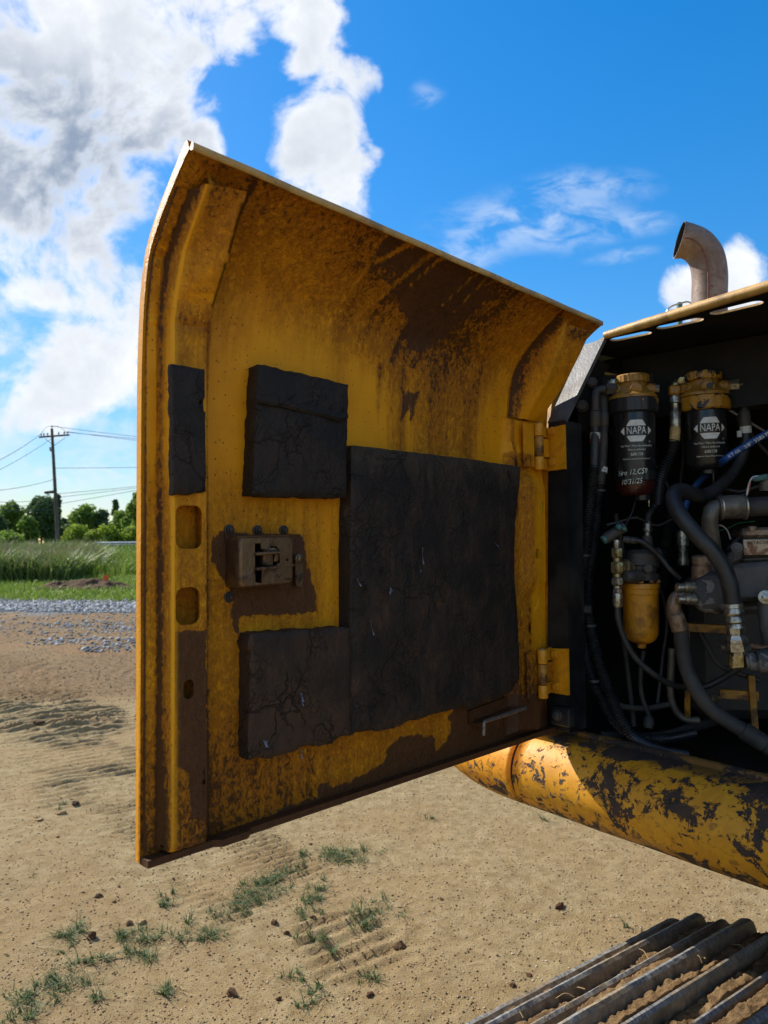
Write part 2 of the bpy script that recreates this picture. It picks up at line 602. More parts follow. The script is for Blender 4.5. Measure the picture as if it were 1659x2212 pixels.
def make_chipped(name):
    m, k, b = mat_new(name)
    c = k.coord()
    big = k.noise(c, 9.5, 10, 0.68, 0.9)
    mid = k.noise(c, 26, 8, 0.7, 0.6)
    fine = k.noise(c, 150, 5, 0.65)
    sc = k.noise(k.mapping(c, (14, 60, 60), rot=(0.5, 0.2, 0.9)), 1.0, 5, 0.55, 0.2)
    low = k.attr('low')
    e = k.math('ADD', k.math('MULTIPLY', big, 1.0), k.math('ADD', k.math('MULTIPLY', k.math('SUBTRACT', mid, 0.5), 0.58), k.math('MULTIPLY', k.math('SUBTRACT', fine, 0.5), 0.16)))
    e = k.math('ADD', e, k.math('MULTIPLY', low, 0.10))
    f = k.rng(e, 0.578, 0.596)
    chips = k.math('ADD', k.math('MULTIPLY', k.noise(c, 44, 8, 0.72, 0.5), 1.0), k.math('MULTIPLY', k.math('SUBTRACT', big, 0.5), 0.55))
    f = k.math('MAXIMUM', f, k.rng(chips, 0.565, 0.585))
    y = k.mix(k.rng(mid, 0.35, 0.65), (0.56, 0.235, 0.006), (0.70, 0.325, 0.010))
    scr = k.rng(sc, 0.56, 0.66)
    y = k.mix(k.math('MULTIPLY', scr, 0.6), y, (0.17, 0.065, 0.012))
    speck = k.rng(k.math('ADD', mid, k.math('MULTIPLY', fine, 0.5)), 0.86, 0.95)
    y = k.mix(k.math('MULTIPLY', speck, 0.8), y, (0.05, 0.02, 0.01))
    y = k.mix(k.math('MULTIPLY', k.rng(k.math('ADD', low, k.math('MULTIPLY', k.math('SUBTRACT', mid, .5), 1.6)), 0.45, 1.1), 0.8), y, (0.12, 0.055, 0.018))
    blk = k.mix(k.rng(mid, 0.38, 0.6), (0.018, 0.014, 0.012), (0.055, 0.030, 0.018))
    k.put(b.inputs['Base Color'], k.mix(f, y, blk))
    k.put(b.inputs['Roughness'], k.math('ADD', k.math('MULTIPLY', f, 0.2), 0.55))
    h = k.math('ADD', k.math('MULTIPLY', f, k.math('ADD', k.math('MULTIPLY', fine, 1.4), 0.3)), k.math('MULTIPLY', fine, 0.15))
    k.put(b.inputs['Normal'], k.bump(h, 0.6, 0.004))
    return m


MAT['chipped'] = make_chipped('chipped_yellow_paint')
MAT['yellow'] = simple('yellow_enamel', (0.56, 0.235, 0.007), 0.45, 0, 25, 0.18, 0.25, 160, (0.13, 0.055, 0.012), 0.75, 14)
MAT['hinge'] = simple('hinge_enamel', (0.66, 0.28, 0.006), 0.45, 0, 25, 0.12, 0.2, 160, (0.25, 0.10, 0.012), 0.35, 40)
MAT['yellow_dirty'] = simple('oily_yellow_enamel', (0.40, 0.17, 0.010), 0.45, 0, 25, 0.3, 0.4, 120, (0.05, 0.022, 0.008), 0.9, 16)
MAT['hood'] = simple('sun_faded_yellow', (0.50, 0.29, 0.075), 0.5, 0, 40, 0.15, 0.2, 200, (0.17, 0.09, 0.03), 0.6, 22)


def make_foam(name, brown=0.3, crack=1.0, band=False, tint=((0.0165, 0.0128, 0.0100), (0.0290, 0.0215, 0.0155))):
    m, k, b = mat_new(name)
    c = k.coord()
    warpn = k.noise(c, 14, 4, 0.6, out='Color')
    wv = k.vmath('ADD', c, k.vmath('SCALE', k.vmath('SUBTRACT', warpn, (0.5, 0.5, 0.5))))
    wv.node.inputs[1].links[0].from_node.inputs['Scale'].default_value = 0.09
    d = k.vor(wv, 17, 'DISTANCE_TO_EDGE')
    d2 = k.vor(wv, 60, 'DISTANCE_TO_EDGE')
    nb = k.noise(c, 6, 6, 0.65, 0.4); nf = k.noise(c, 160, 6, 0.7)
    mask = k.rng(k.noise(c, 9, 4, 0.5), 0.44, 0.56)
    cr = k.math('MULTIPLY', k.rng(d, 0.0, 0.035, 1.0, 0.0), mask)
    cr2 = k.math('MULTIPLY', k.rng(d2, 0.0, 0.07, 1.0, 0.0), k.rng(k.noise(c, 13, 4, 0.5), 0.48, 0.60))
    crk = k.math('MULTIPLY', k.math('MAXIMUM', cr, k.math('MULTIPLY', cr2, 0.6)), crack)
    base = k.mix(k.rng(nb, 0.35, 0.65), tint[0], tint[1])
    stv = k.noise(k.mapping(c, (26, 26, 11)), 1.0, 8, 0.7, 0.9)
    base = k.mix(k.math('MULTIPLY', k.rng(k.math('ADD', stv, k.math('MULTIPLY', nb, 0.6)), 0.70, 0.95), brown), base, (0.070, 0.037, 0.021))
    if band:
        sz_ = k.new('ShaderNodeSeparateXYZ'); k.put(sz_.inputs[0], c)
        up_ = k.math('ADD', sz_.outputs[2], k.math('MULTIPLY', k.math('SUBTRACT', stv, .5), .22))
        base = k.mix(k.math('MULTIPLY', k.rng(up_, .17, .26), .75), base, (0.062, 0.044, 0.026))
        base = k.mix(k.math('MULTIPLY', k.rng(k.math('ADD', stv, nb), 1.10, 1.22), .6), base, (0.085, 0.044, 0.022))
    base = k.mix(crk, base, (0.004, 0.003, 0.003))
    k.put(b.inputs['Base Color'], base)
    b.inputs['Roughness'].default_value = 0.62
    b.inputs['Specular IOR Level'].default_value = 0.28
    h = k.math('ADD', k.math('MULTIPLY', crk, -1.6), k.math('ADD', k.math('MULTIPLY', nf, 0.35), k.math('MULTIPLY', k.noise(c, 45, 6, 0.65, 0.8), 0.8)))
    k.put(b.inputs['Normal'], k.bump(h, 0.9, 0.006))
    return m


MAT['foam'] = make_foam('charcoal_foam', 0.25, .3)
MAT['foam_brown'] = make_foam('browned_foam', 1.0, .55, False, ((0.036, 0.022, 0.014), (0.058, 0.034, 0.021)))
MAT['foam_big'] = make_foam('oily_sound_mat', 0.5, 0.30, True)
MAT['torn'] = simple('torn_foil', (0.20, 0.20, 0.23), 0.35, 0, 40, 0.4, 0.2)
MAT['black'] = simple('black_frame_paint', (0.011, 0.0115, 0.0125), 0.5, 0, 14, 0.35, 0.2, 180, (0.045, 0.038, 0.030), 0.5, 7)
MAT['wall'] = simple('sooty_bay_wall', (0.011, 0.011, 0.011), 0.7, 0, 8, 0.35, 0.2, 120, (0.032, 0.026, 0.018), 0.6, 5)
MAT['black'].node_tree.nodes['Principled BSDF'].inputs['Specular IOR Level'].default_value = 0.25
MAT['wall'].node_tree.nodes['Principled BSDF'].inputs['Specular IOR Level'].default_value = 0.25
MAT['floor_oil'] = simple('oily_bay_floor', (0.018, 0.015, 0.011), 0.5, 0, 10, 0.4, 0.4, 60, (0.05, 0.028, 0.012), 0.6, 9)
MAT['rubber'] = simple('black_rubber', (0.021, 0.022, 0.024), 0.48, 0, 30, 0.3, 0.25, 200, (0.050, 0.045, 0.038), 0.5, 12)
MAT['rubber_dull'] = simple('dusty_rubber', (0.035, 0.033, 0.030), 0.7, 0, 30, 0.3, 0.3, 160, (0.075, 0.062, 0.045), 0.6, 12)
MAT['conduit'] = simple('black_conduit', (0.013, 0.014, 0.016), 0.36, 0, 30, 0.3, 0.1, 200, (0.035, 0.03, 0.025), 0.4, 15)
MAT['zinc'] = simple('zinc_fitting', (0.46, 0.44, 0.37), 0.34, 0.85, 60, 0.3, 0.2, 200, (0.12, 0.085, 0.05), 0.75, 40)
MAT['brass'] = simple('brassy_fitting', (0.46, 0.38, 0.20), 0.36, 0.85, 60, 0.3, 0.2, 200, (0.10, 0.07, 0.035), 0.7, 40)
MAT['rust_steel'] = simple('rusty_steel_fitting', (0.30, 0.22, 0.16), 0.5, 0.5, 40, 0.35, 0.4, 150, (0.12, 0.05, 0.022), 0.8, 26)
MAT['pipe'] = simple('dull_pipe_paint', (0.15, 0.135, 0.11), 0.45, 0.3, 20, 0.3, 0.25, 150, (0.065, 0.048, 0.034), 0.7, 16)
MAT['cast'] = simple('grey_casting', (0.105, 0.10, 0.098), 0.62, 0.1, 15, 0.25, 0.5, 110, (0.05, 0.042, 0.034), 0.7, 10)
MAT['cast_dark'] = simple('dark_casting', (0.045, 0.042, 0.040), 0.6, 0.1, 15, 0.3, 0.5, 110, (0.085, 0.06, 0.035), 0.5, 12)


def make_flaked(name, a, b_, scale=22, lo=.5, hi=.52, rough=0.55):
    m, k, b = mat_new(name)
    c = k.coord()
    n = k.noise(c, scale, 8, 0.62, 0.5); f = k.rng(n, lo, hi)
    fn = k.noise(c, scale * 7, 5, 0.6)
    col = k.mix(f, k.mix(k.rng(fn, .3, .7), tuple(x * .75 for x in a), a), k.mix(k.rng(fn, .3, .7), tuple(x * .7 for x in b_), b_))
    k.put(b.inputs['Base Color'], col)
    b.inputs['Roughness'].default_value = rough
    k.put(b.inputs['Normal'], k.bump(k.math('ADD', f, k.math('MULTIPLY', fn, .5)), 0.5, 0.002))
    return m


MAT['pump_face'] = make_flaked('flaking_pump_paint', (0.045, 0.043, 0.042), (0.19, 0.175, 0.16), 26, .5, .52)
MAT['collar'] = make_flaked('collar_paint_chips', (0.020, 0.021, 0.023), (0.42, 0.20, 0.02), 34, .60, .62, 0.42)
MAT['collar_y'] = make_flaked('collar_yellow_chips', (0.42, 0.20, 0.015), (0.020, 0.021, 0.023), 30, .50, .52, 0.42)
MAT['head'] = make_flaked('oiled_yellow_head', (0.36, 0.175, 0.020), (0.13, 0.060, 0.015), 34, .52, .66, 0.42)
MAT['canister'] = simple('black_canister', (0.014, 0.0145, 0.016), 0.30, 0, 20, 0.2, 0.06, 250, (0.028, 0.026, 0.024), 0.5, 10)
MAT['bowl'] = simple('dark_red_bowl', (0.045, 0.010, 0.008), 0.28, 0, 20, 0.2, 0.05, 250)
MAT['red'] = simple('red_band', (0.34, 0.035, 0.030), 0.5, 0, 30, 0.2, 0.1)
MAT['label'] = simple('white_hose_label', (0.62, 0.60, 0.56), 0.6, 0, 60, 0.15, 0.1, 200, (0.3, 0.27, 0.22), 0.4, 60)
MAT['tanlabel'] = simple('tan_hose_label', (0.42, 0.30, 0.12), 0.6, 0, 60, 0.3, 0.1)
MAT['print'] = simple('white_print', (0.66, 0.66, 0.62), 0.5, 0, 80, 0.15, 0.0)
MAT['chalk'] = simple('paint_marker', (0.62, 0.68, 0.62), 0.6, 0, 80, 0.3, 0.0)
MAT['ink'] = simple('dark_print', (0.03, 0.022, 0.02), 0.6)
MAT['plate'] = make_flaked('stained_name_plate', (0.62, 0.46, 0.30), (0.26, 0.11, 0.045), 30, .5, .62, 0.6)
MAT['blue'] = simple('blue_hose', (0.020, 0.085, 0.33), 0.45, 0, 30, 0.2, 0.1, 200, (0.02, 0.04, 0.09), 0.5, 12)
MAT['teal'] = simple('teal_connector', (0.045, 0.155, 0.145), 0.5, 0, 40, 0.2, 0.1, 200, (0.05, 0.06, 0.05), 0.6, 30)
MAT['wire_white'] = simple('white_wire', (0.60, 0.58, 0.54), 0.5)
MAT['wire_green'] = simple('green_wire', (0.03, 0.20, 0.08), 0.5)
MAT['latch'] = make_flaked('oil_stained_latch_steel', (0.185, 0.110, 0.058), (0.060, 0.030, 0.018), 16, .50, .66, 0.30)
MAT['latch'].node_tree.nodes['Principled BSDF'].inputs['Metallic'].default_value = 0.55
MAT['latch_dark'] = simple('latch_shadow_steel', (0.05, 0.035, 0.028), 0.45, 0.4, 40, 0.3, 0.2)  # darker steel for the latch back and the screws
MAT['rod'] = simple('bare_rod', (0.30, 0.27, 0.24), 0.4, 0.7, 30, 0.4, 0.2, 150, (0.05, 0.022, 0.01), 0.85, 30)
MAT['slant'] = simple('grey_slant_plate', (0.095, 0.096, 0.098), 0.5, 0.1, 20, 0.25, 0.25, 160, (0.06, 0.045, 0.035), 0.6, 14)


def make_stack(name):
    m, k, b = mat_new(name)
    c = k.coord()
    n = k.noise(c, 10, 9, 0.65, 0.4); f = k.noise(c, 60, 7, 0.7, 0.5)
    col = k.mix(k.rng(n, .35, .65), (0.125, 0.083, 0.062), (0.22, 0.168, 0.135))
    col = k.mix(k.math('MULTIPLY', k.rng(f, .56, .64), .9), col, (0.13, 0.045, 0.022))
    col = k.mix(k.math('MULTIPLY', k.rng(k.noise(c, 16, 5, .6), .56, .7), .6), col, (0.16, 0.13, 0.11))
    k.put(b.inputs['Base Color'], col)
    b.inputs['Roughness'].default_value = 0.6; b.inputs['Metallic'].default_value = 0.15
    k.put(b.inputs['Normal'], k.bump(f, 0.3, 0.003))
    return m


MAT['stack'] = make_stack('heat_rusted_exhaust')
MAT['weld'] = simple('rusty_weld', (0.15, 0.05, 0.025), 0.8, 0, 60, 0.4, 0.6, 200)
MAT['soot'] = simple('pipe_soot', (0.02, 0.018, 0.02), 0.9)


def make_track(name):
    m, k, b = mat_new(name)
    c = k.coord()
    n = k.noise(c, 12, 8, 0.62, 0.3); f = k.noise(c, 70, 6, 0.65); s = k.noise(k.mapping(c, (30, 160, 120)), 1, 5, .6)
    top = k.attr('top')
    steel = k.mix(k.rng(s, .35, .65), (0.11, 0.115, 0.12), (0.29, 0.29, 0.28))
    dust = k.mix(k.rng(f, .3, .7), (0.150, 0.110, 0.066), (0.32, 0.24, 0.14))
    worn = k.rng(k.math('ADD', top, k.math('MULTIPLY', k.math('SUBTRACT', n, .5), 1.5)), .34, .64)
    dark = k.mix(k.rng(n, .36, .52), (0.075, 0.056, 0.036), dust)
    k.put(b.inputs['Base Color'], k.mix(worn, dark, k.mix(k.math('MULTIPLY', k.rng(n, .47, .6), .8), steel, dust)))
    k.put(b.inputs['Metallic'], k.math('MULTIPLY', worn, 0.35))
    k.put(b.inputs['Roughness'], k.rng(f, .3, .7, .45, .75))
    k.put(b.inputs['Normal'], k.bump(k.math('ADD', f, k.math('MULTIPLY', s, .6)), 0.45, 0.004))
    return m


MAT['track'] = make_track('worn_track_steel')


def make_soil(name, a, b_, c_, scale=30):
    m, k, b = mat_new(name)
    c = k.coord()
    n = k.noise(c, scale, 8, 0.68, 0.3); f = k.noise(c, scale * 9, 5, 0.7)
    col = k.mix(k.rng(n, .35, .65), a, b_)
    col = k.mix(k.math('MULTIPLY', k.rng(f, .52, .7), .7), col, c_)
    k.put(b.inputs['Base Color'], col); b.inputs['Roughness'].default_value = 0.95
    b.inputs['Specular IOR Level'].default_value = 0.15
    k.put(b.inputs['Normal'], k.bump(k.math('ADD', n, f), 0.8, 0.006))
    return m


MAT['packed'] = make_soil('packed_track_dirt', (0.135, 0.080, 0.036), (0.225, 0.145, 0.070), (0.05, 0.032, 0.017), 30)
MAT['clod'] = make_soil('dark_clod', (0.065, 0.036, 0.018), (0.13, 0.075, 0.038), (0.03, 0.018, 0.01), 30)
MAT['tanstone'] = make_soil('tan_stone', (0.30, 0.20, 0.10), (0.42, 0.30, 0.16), (0.2, 0.13, 0.06), 40)
MAT['mound'] = make_soil('brown_mound', (0.055, 0.030, 0.015), (0.115, 0.066, 0.034), (0.03, 0.018, 0.010), 6)
MAT['straw'] = simple('dry_straw', (0.36, 0.25, 0.11), 0.8)


def make_ground(name):
    m, k, b = mat_new(name)
    c = k.coord()
    wet = k.attr('wet'); gv = k.attr('gravelly'); gs = k.attr('grassy'); orr = k.attr('orange')
    n1 = k.noise(c, 1.1, 7, 0.6, 0.3); n2 = k.noise(c, 14, 7, 0.66, 0.2); n3 = k.noise(c, 120, 5, 0.72); n4 = k.noise(c, 330, 3, 0.6)
    tan = k.mix(k.rng(n2, .32, .68), (0.235, 0.168, 0.076), (0.345, 0.265, 0.140))
    tan = k.mix(k.math('MULTIPLY', k.rng(n1, .42, .62), .5), tan, (0.270, 0.175, 0.078))
    tan = k.mix(k.math('MULTIPLY', k.rng(n4, .56, .66), .45), tan, (0.40, 0.31, 0.19))
    ck = k.vor(k.vmath('ADD', c, k.noise(c, 5, 4, .6, out='Color')), 3.2, 'DISTANCE_TO_EDGE')
    ckm = k.math('MULTIPLY', k.rng(ck, 0.0, 0.012, 1.0, 0.0), k.rng(k.noise(c, 1.7, 3, .5), .52, .60))
    tan = k.mix(k.math('MULTIPLY', ckm, .4), tan, (0.06, 0.038, 0.02))
    tan = k.mix(k.math('MULTIPLY', k.rng(n3, .60, .70), .7), tan, (0.085, 0.052, 0.026))
    w = k.rng(k.math('ADD', wet, k.math('MULTIPLY', k.math('SUBTRACT', n2, .5), 1.2)), .35, .75)
    col = k.mix(k.math('MULTIPLY', w, .85), tan, k.mix(k.rng(n2, .35, .65), (0.105, 0.062, 0.029), (0.215, 0.138, 0.067)))
    o = k.rng(k.math('ADD', orr, k.math('MULTIPLY', k.math('SUBTRACT', n2, .5), 1.0)), .45, .75)
    col = k.mix(k.math('MULTIPLY', o, .5), col, (0.30, 0.155, 0.062))
    vv = k.vor(c, 26, 'F1', 'Color'); sx = k.new('ShaderNodeSeparateColor'); k.put(sx.inputs[0], vv)
    stones = k.mix(sx.outputs[0], (0.075, 0.078, 0.080), (0.24, 0.24, 0.235))
    g = k.rng(k.math('ADD', gv, k.math('MULTIPLY', k.math('SUBTRACT', n2, .5), 1.1)), .42, .6)
    col = k.mix(g, col, stones)
    gg = k.rng(k.math('ADD', gs, k.math('MULTIPLY', k.math('SUBTRACT', n2, .5), .5)), .4, .6)
    grass = k.mix(k.rng(k.noise(c, .8, 5, .6), .35, .65), (0.11, 0.165, 0.025), (0.20, 0.23, 0.05))
    col = k.mix(gg, col, grass)
    k.put(b.inputs['Base Color'], col); b.inputs['Roughness'].default_value = 0.95
    b.inputs['Specular IOR Level'].default_value = 0.12
    h = k.math('ADD', k.math('MULTIPLY', n3, 1.0), k.math('ADD', k.math('MULTIPLY', n2, 1.6), k.math('MULTIPLY', n4, .45)))
    k.put(b.inputs['Normal'], k.bump(h, 0.75, 0.012))
    return m


MAT['ground'] = make_ground('bare_dirt')


def make_leaf(name, a, b_, trans=0.5, var_scale=1.3):
    m, k, b = mat_new(name)
    c = k.coord()
    n = k.noise(c, var_scale, 3, 0.6); rnd = k.attr('rnd')
    col = k.mix(k.math('ADD', k.math('MULTIPLY', rnd, .6), k.math('MULTIPLY', n, .4), True), a, b_)
    k.put(b.inputs['Base Color'], col); b.inputs['Roughness'].default_value = 0.6
    b.inputs['Specular IOR Level'].default_value = 0.25
    tr = k.new('ShaderNodeBsdfTranslucent'); k.put(tr.inputs[0], col)
    mx = k.new('ShaderNodeMixShader'); mx.inputs[0].default_value = trans
    out = [q for q in k.t.nodes if q.type == 'OUTPUT_MATERIAL'][0]
    k.t.links.new(b.outputs[0], mx.inputs[1]); k.t.links.new(tr.outputs[0], mx.inputs[2]); k.t.links.new(mx.outputs[0], out.inputs[0])
    return m


MAT['leaf_mid'] = make_leaf('mid_green_leaves', (0.085, 0.155, 0.024), (0.23, 0.33, 0.055))
MAT['leaf_dark'] = make_leaf('dark_green_leaves', (0.045, 0.092, 0.034), (0.14, 0.215, 0.07))
MAT['leaf_light'] = make_leaf('bright_green_leaves', (0.13, 0.21, 0.018), (0.29, 0.37, 0.045))
MAT['grass'] = make_leaf('green_grass', (0.10, 0.175, 0.020), (0.24, 0.31, 0.05), .3)
MAT['tuftgrass'] = make_leaf('tuft_grass', (0.045, 0.085, 0.022), (0.115, 0.165, 0.055), .3, 8)
MAT['weed'] = make_leaf('tall_weeds', (0.080, 0.140, 0.030), (0.22, 0.27, 0.085), .3)
MAT['seed'] = make_leaf('weed_seed_heads', (0.14, 0.125, 0.06), (0.24, 0.20, 0.11), .3)
MAT['bark'] = simple('bark', (0.075, 0.055, 0.04), 0.9, 0, 12, .4, .6, 30)
MAT['pole'] = simple('weathered_pole', (0.085, 0.066, 0.052), 0.85, 0, 4, .3, .4, 30)
MAT['wirem'] = simple('power_wire', (0.03, 0.03, 0.034), 0.6)
MAT['porcelain'] = simple('grey_insulator', (0.20, 0.21, 0.23), 0.4)
MAT['galv'] = simple('galvanised_rail', (0.42, 0.44, 0.46), 0.45, 0.6, 3, .15, .1, 20)
MAT['road'] = simple('pale_road', (0.24, 0.235, 0.225), 0.9, 0, 2, .15, .2, 20)
MAT['flag'] = simple('orange_marker', (0.75, 0.10, 0.02), 0.6)
MAT['gravel'] = None


def make_vcol(name, rough=0.9):
    m, k, b = mat_new(name)
    c = k.coord()
    rnd = k.attr('rnd')
    cr = k.new('ShaderNodeValToRGB'); k.put(cr.inputs[0], rnd)
    return m, k, b, cr


m, k, b, cr = make_vcol('grey_gravel')
e = cr.color_ramp.elements
e[0].color = (0.10, 0.105, 0.105, 1); e[1].color = (0.50, 0.50, 0.49, 1)
x = e.new(.5); x.color = (0.20, 0.21, 0.215, 1)
k.put(b.inputs['Base Color'], cr.outputs[0]); b.inputs['Roughness'].default_value = .9
MAT['gravel'] = m
m, k, b, cr = make_vcol('yard_grit')
e = cr.color_ramp.elements
e[0].color = (0.055, 0.034, 0.018, 1); e[1].color = (0.50, 0.43, 0.32, 1)
x = e.new(.35); x.color = (0.16, 0.10, 0.05, 1); x = e.new(.8); x.color = (0.33, 0.23, 0.115, 1)
k.put(b.inputs['Base Color'], cr.outputs[0]); b.inputs['Roughness'].default_value = .9
MAT['grit'] = m

# ================================================================== the excavator
exc = empty('excavator', mach3(0.9, 1.0, 0), 'yellow excavator with its engine bay door swung open and rear end facing the yard', 'excavator')

# ------------------------------------------------------------------ door: outer skin
_bl = (0.925, 1.2264, 0.025); _br = (0.0882, 1.2395, 0.025)


def zbot(u):
    t = (u - _br[0]) / (_bl[0] - _br[0])
    return _br[1] + (_bl[1] - _br[1]) * t


PROF = [(0.0, 1.30), (0.0, 1.55), (0.0, 1.78), (.002, 1.86), (.0085, 1.937), (.0185, 1.985), (.031, 2.012), (.056, 2.038), (.0814, 2.0587), (.127, 2.090), (.149, 2.102)]


def ztap(u):
    return 0.040 * (u - .1) / .82


def catmull(P, n):
    out = []
    for i in range(len(P) - 1):
        p0 = P[max(i - 1, 0)]; p1 = P[i]; p2 = P[i + 1]; p3 = P[min(i + 2, len(P) - 1)]
        for j in range(n):
            t = j / n
            out.append(tuple(0.5 * (2 * b + (c - a) * t + (2 * a - 5 * b + 4 * c - d) * t * t + (3 * b - a - 3 * c + d) * t ** 3) for a, b, c, d in zip(p0, p1, p2, p3)))
    out.append(P[-1])
    return out


_pc = np.array(catmull(PROF[2:], 8))
_pc = np.vstack([[0.0, 1.0], _pc])


def skin_w(z, u):
    """how far the door's inner face stands out of its flat plane at height z"""
    return float(np.interp(z - ztap(u), _pc[:, 1], _pc[:, 0]))


# profile as a function of arc parameter for the grid
def door_grid():
    NU = 190
    us = np.linspace(-0.012, DOORW, NU)
    pz = list(np.linspace(0, 1, 110))      # flat part, from the bottom to 1.78
    curve = np.array(catmull(PROF[2:], 12))
    rows = []
    for t in pz[:-1]:
        rows.append(('f', t))
    for q in curve:
        rows.append(('c', q))
    V = []; UU = []; ZZ = []
    for kind, q in rows:
        for u in us:
            if kind == 'f':
                zb = zbot(u) - .011; z1 = 1.78 + ztap(u)
                z = zb + (z1 - zb) * q; w = 0.0
            else:
                w = q[0]; z = q[1] + ztap(u)
            V.append((u, z, w)); UU.append(u); ZZ.append(z)
    return us, rows, V, np.array(UU), np.array(ZZ)


us, rows, GV, UU, ZZ = door_grid()
NU = len(us); NR = len(rows)
# gentle oil-canning so the sheet is not mathematically flat
SSW = np.array([g[2] for g in GV]) + 0.0016 * (fbm(UU * 5, ZZ * 5, 3, 3) - .5) * 2
mb = MB()
mb.v = [door3(g[0], g[1], w) for g, w in zip(GV, SSW)]
mb.f = [(r * NU + i, r * NU + i + 1, (r + 1) * NU + i + 1, (r + 1) * NU + i) for r in range(NR - 1) for i in range(NU - 1)]
n_inner = len(mb.v)


def P2(lst, w=0.0):
    return [(q[0], q[1]) for q in lst]


STAINS = [
    # (outline in door coordinates, softness)
    (P2([(0.6326, 2.1658, 0.1), (0.6029, 2.1554, 0.08), (0.5755, 2.1429, 0.06), (0.5873, 2.1219, 0.05), (0.5798, 2.0972, 0.04), (0.5458, 2.0907, 0.03), (0.5148, 2.0777, 0.02), (0.4621, 2.047, 0.01), (0.4296, 2.0229, 0), (0.4219, 1.9974, 0), (0.3803, 2.0008, 0), (0.3514, 2.0312, 0.01), (0.3188, 2.0755, 0.02), (0.2958, 2.0998, 0.05), (0.3354, 2.1115, 0.12), (0.5167, 2.1211, 0.14)]), .02),
    (P2([(0.4275, 1.8734, 0), (0.4246, 1.9107, 0), (0.4126, 1.9295, 0), (0.3985, 1.9243, 0), (0.3804, 1.9311, 0), (0.3954, 1.8985, 0), (0.4045, 1.8541, 0), (0.4108, 1.8968, 0)]), .01),
    (P2([(0.8111, 1.6547, 0), (0.7945, 1.6677, 0), (0.783, 1.6635, 0), (0.649, 1.661, 0), (0.6456, 1.6444, 0), (0.6386, 1.6043, 0), (0.6214, 1.5657, 0), (0.6207, 1.5346, 0), (0.6957, 1.5351, 0), (0.7725, 1.5375, 0), (0.7724, 1.5722, 0), (0.7901, 1.5925, 0), (0.8045, 1.6163, 0), (0.8112, 1.6213, 0)]), .006),
    (P2([(0.2586, 1.3456, 0), (0.3053, 1.319, 0), (0.3157, 1.3102, 0), (0.3058, 1.2971, 0), (0.3088, 1.2757, 0), (0.3494, 1.254, 0), (0.3502, 1.2799, 0), (0.398, 1.2923, 0), (0.4416, 1.2955, 0), (0.4662, 1.2847, 0), (0.4796, 1.2576, 0), (0.5199, 1.2488, 0), (0.6085, 1.2438, 0), (0.6182, 1.2052, 0), (-0.0263, 1.1807, 0), (-0.0314, 1.3227, 0)]), .01),
    (P2([(0.6177, 1.2571, 0), (0.5971, 1.2524, 0), (0.5897, 1.2295, 0), (0.618, 1.2311, 0), (0.6243, 1.2453, 0)]), .006),
    (P2([(0.8786, 1.2205, 0), (0.7933, 1.2236, 0), (0.6086, 1.2385, 0), (0.6088, 1.214, 0), (0.8985, 1.2027, 0)]), .01),
    (P2([(0.7731, 1.5882, 0), (0.7613, 1.5876, 0), (0.7655, 1.5113, 0), (0.7772, 1.5262, 0)]), .01),
]


def stain_at(U, Z):
    s = np.zeros(U.shape)
    for poly, soft in STAINS:
        sd = poly_sd(U, Z, poly)
        s = np.maximum(s, np.clip(0.5 + sd / (soft * 4 + .012), 0, 1))
    return s


def grime_at(U, Z):
    g = 0.25 + 0.0 * U
    g += 0.42 * sstep(1.48, 1.26, Z)                       # low down everything is oily
    g += 0.34 * sstep(.46, .74, U) * sstep(1.82, 1.60, Z)    # towards the latch side
    g += 0.30 * sstep(1.90, 2.06, Z - ztap(U)) + .20 * sstep(2.04, 2.10, Z - ztap(U)) + .10 * sstep(.40, .62, U) * sstep(1.85, 2.0, Z)  # oily film plus the curved top's shade, put into the colour
    g += 0.22 * sstep(.15, .30, U) * sstep(.52, .36, U) * sstep(1.70, 1.85, Z)   # run-down below the roof stain
    g -= 0.12 * sstep(1.72, 1.80, Z) * sstep(1.98, 1.86, Z) * sstep(.36, .5, U)
    g += .45 * sstep(.066, .088, U) * sstep(.150, .135, U) * (Z < 1.83) * (.5 + .9 * fbm(U * 30, Z * 2.5, 44, 3))
    runs_z = sstep(.17, .26, U) * sstep(.62, .50, U) * sstep(1.72, 1.84, Z)
    g += .75 * runs_z * np.maximum(0, fbm(U * 42 + .35 * (Z - 1.9) * 40 * (Z > 1.97), Z * 1.3, 33, 3) - .48) * 2.2
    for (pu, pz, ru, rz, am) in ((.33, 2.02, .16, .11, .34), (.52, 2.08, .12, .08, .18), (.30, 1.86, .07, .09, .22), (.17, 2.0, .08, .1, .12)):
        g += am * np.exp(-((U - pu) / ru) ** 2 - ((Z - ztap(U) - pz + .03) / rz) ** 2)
    # darker lines along the seams of the stiffeners
    g += .75 * np.exp(-((U - .8195) / .0035) ** 2) + .55 * np.exp(-((U - .829) / .005) ** 2) * (Z < 1.97)
    sz = Z - ztap(U)
    g += .8 * np.exp(-((U - (.1235 - .004 * sstep(1.9, 2.09, sz))) / .0035) ** 2) * (Z > 1.7)
    g += .25 * (fbm(U * 6, Z * 3, 11, 4) - .5)
    g += .25 * (fbm(U * 24, Z * 2.2, 12, 4) - .5)
    return g


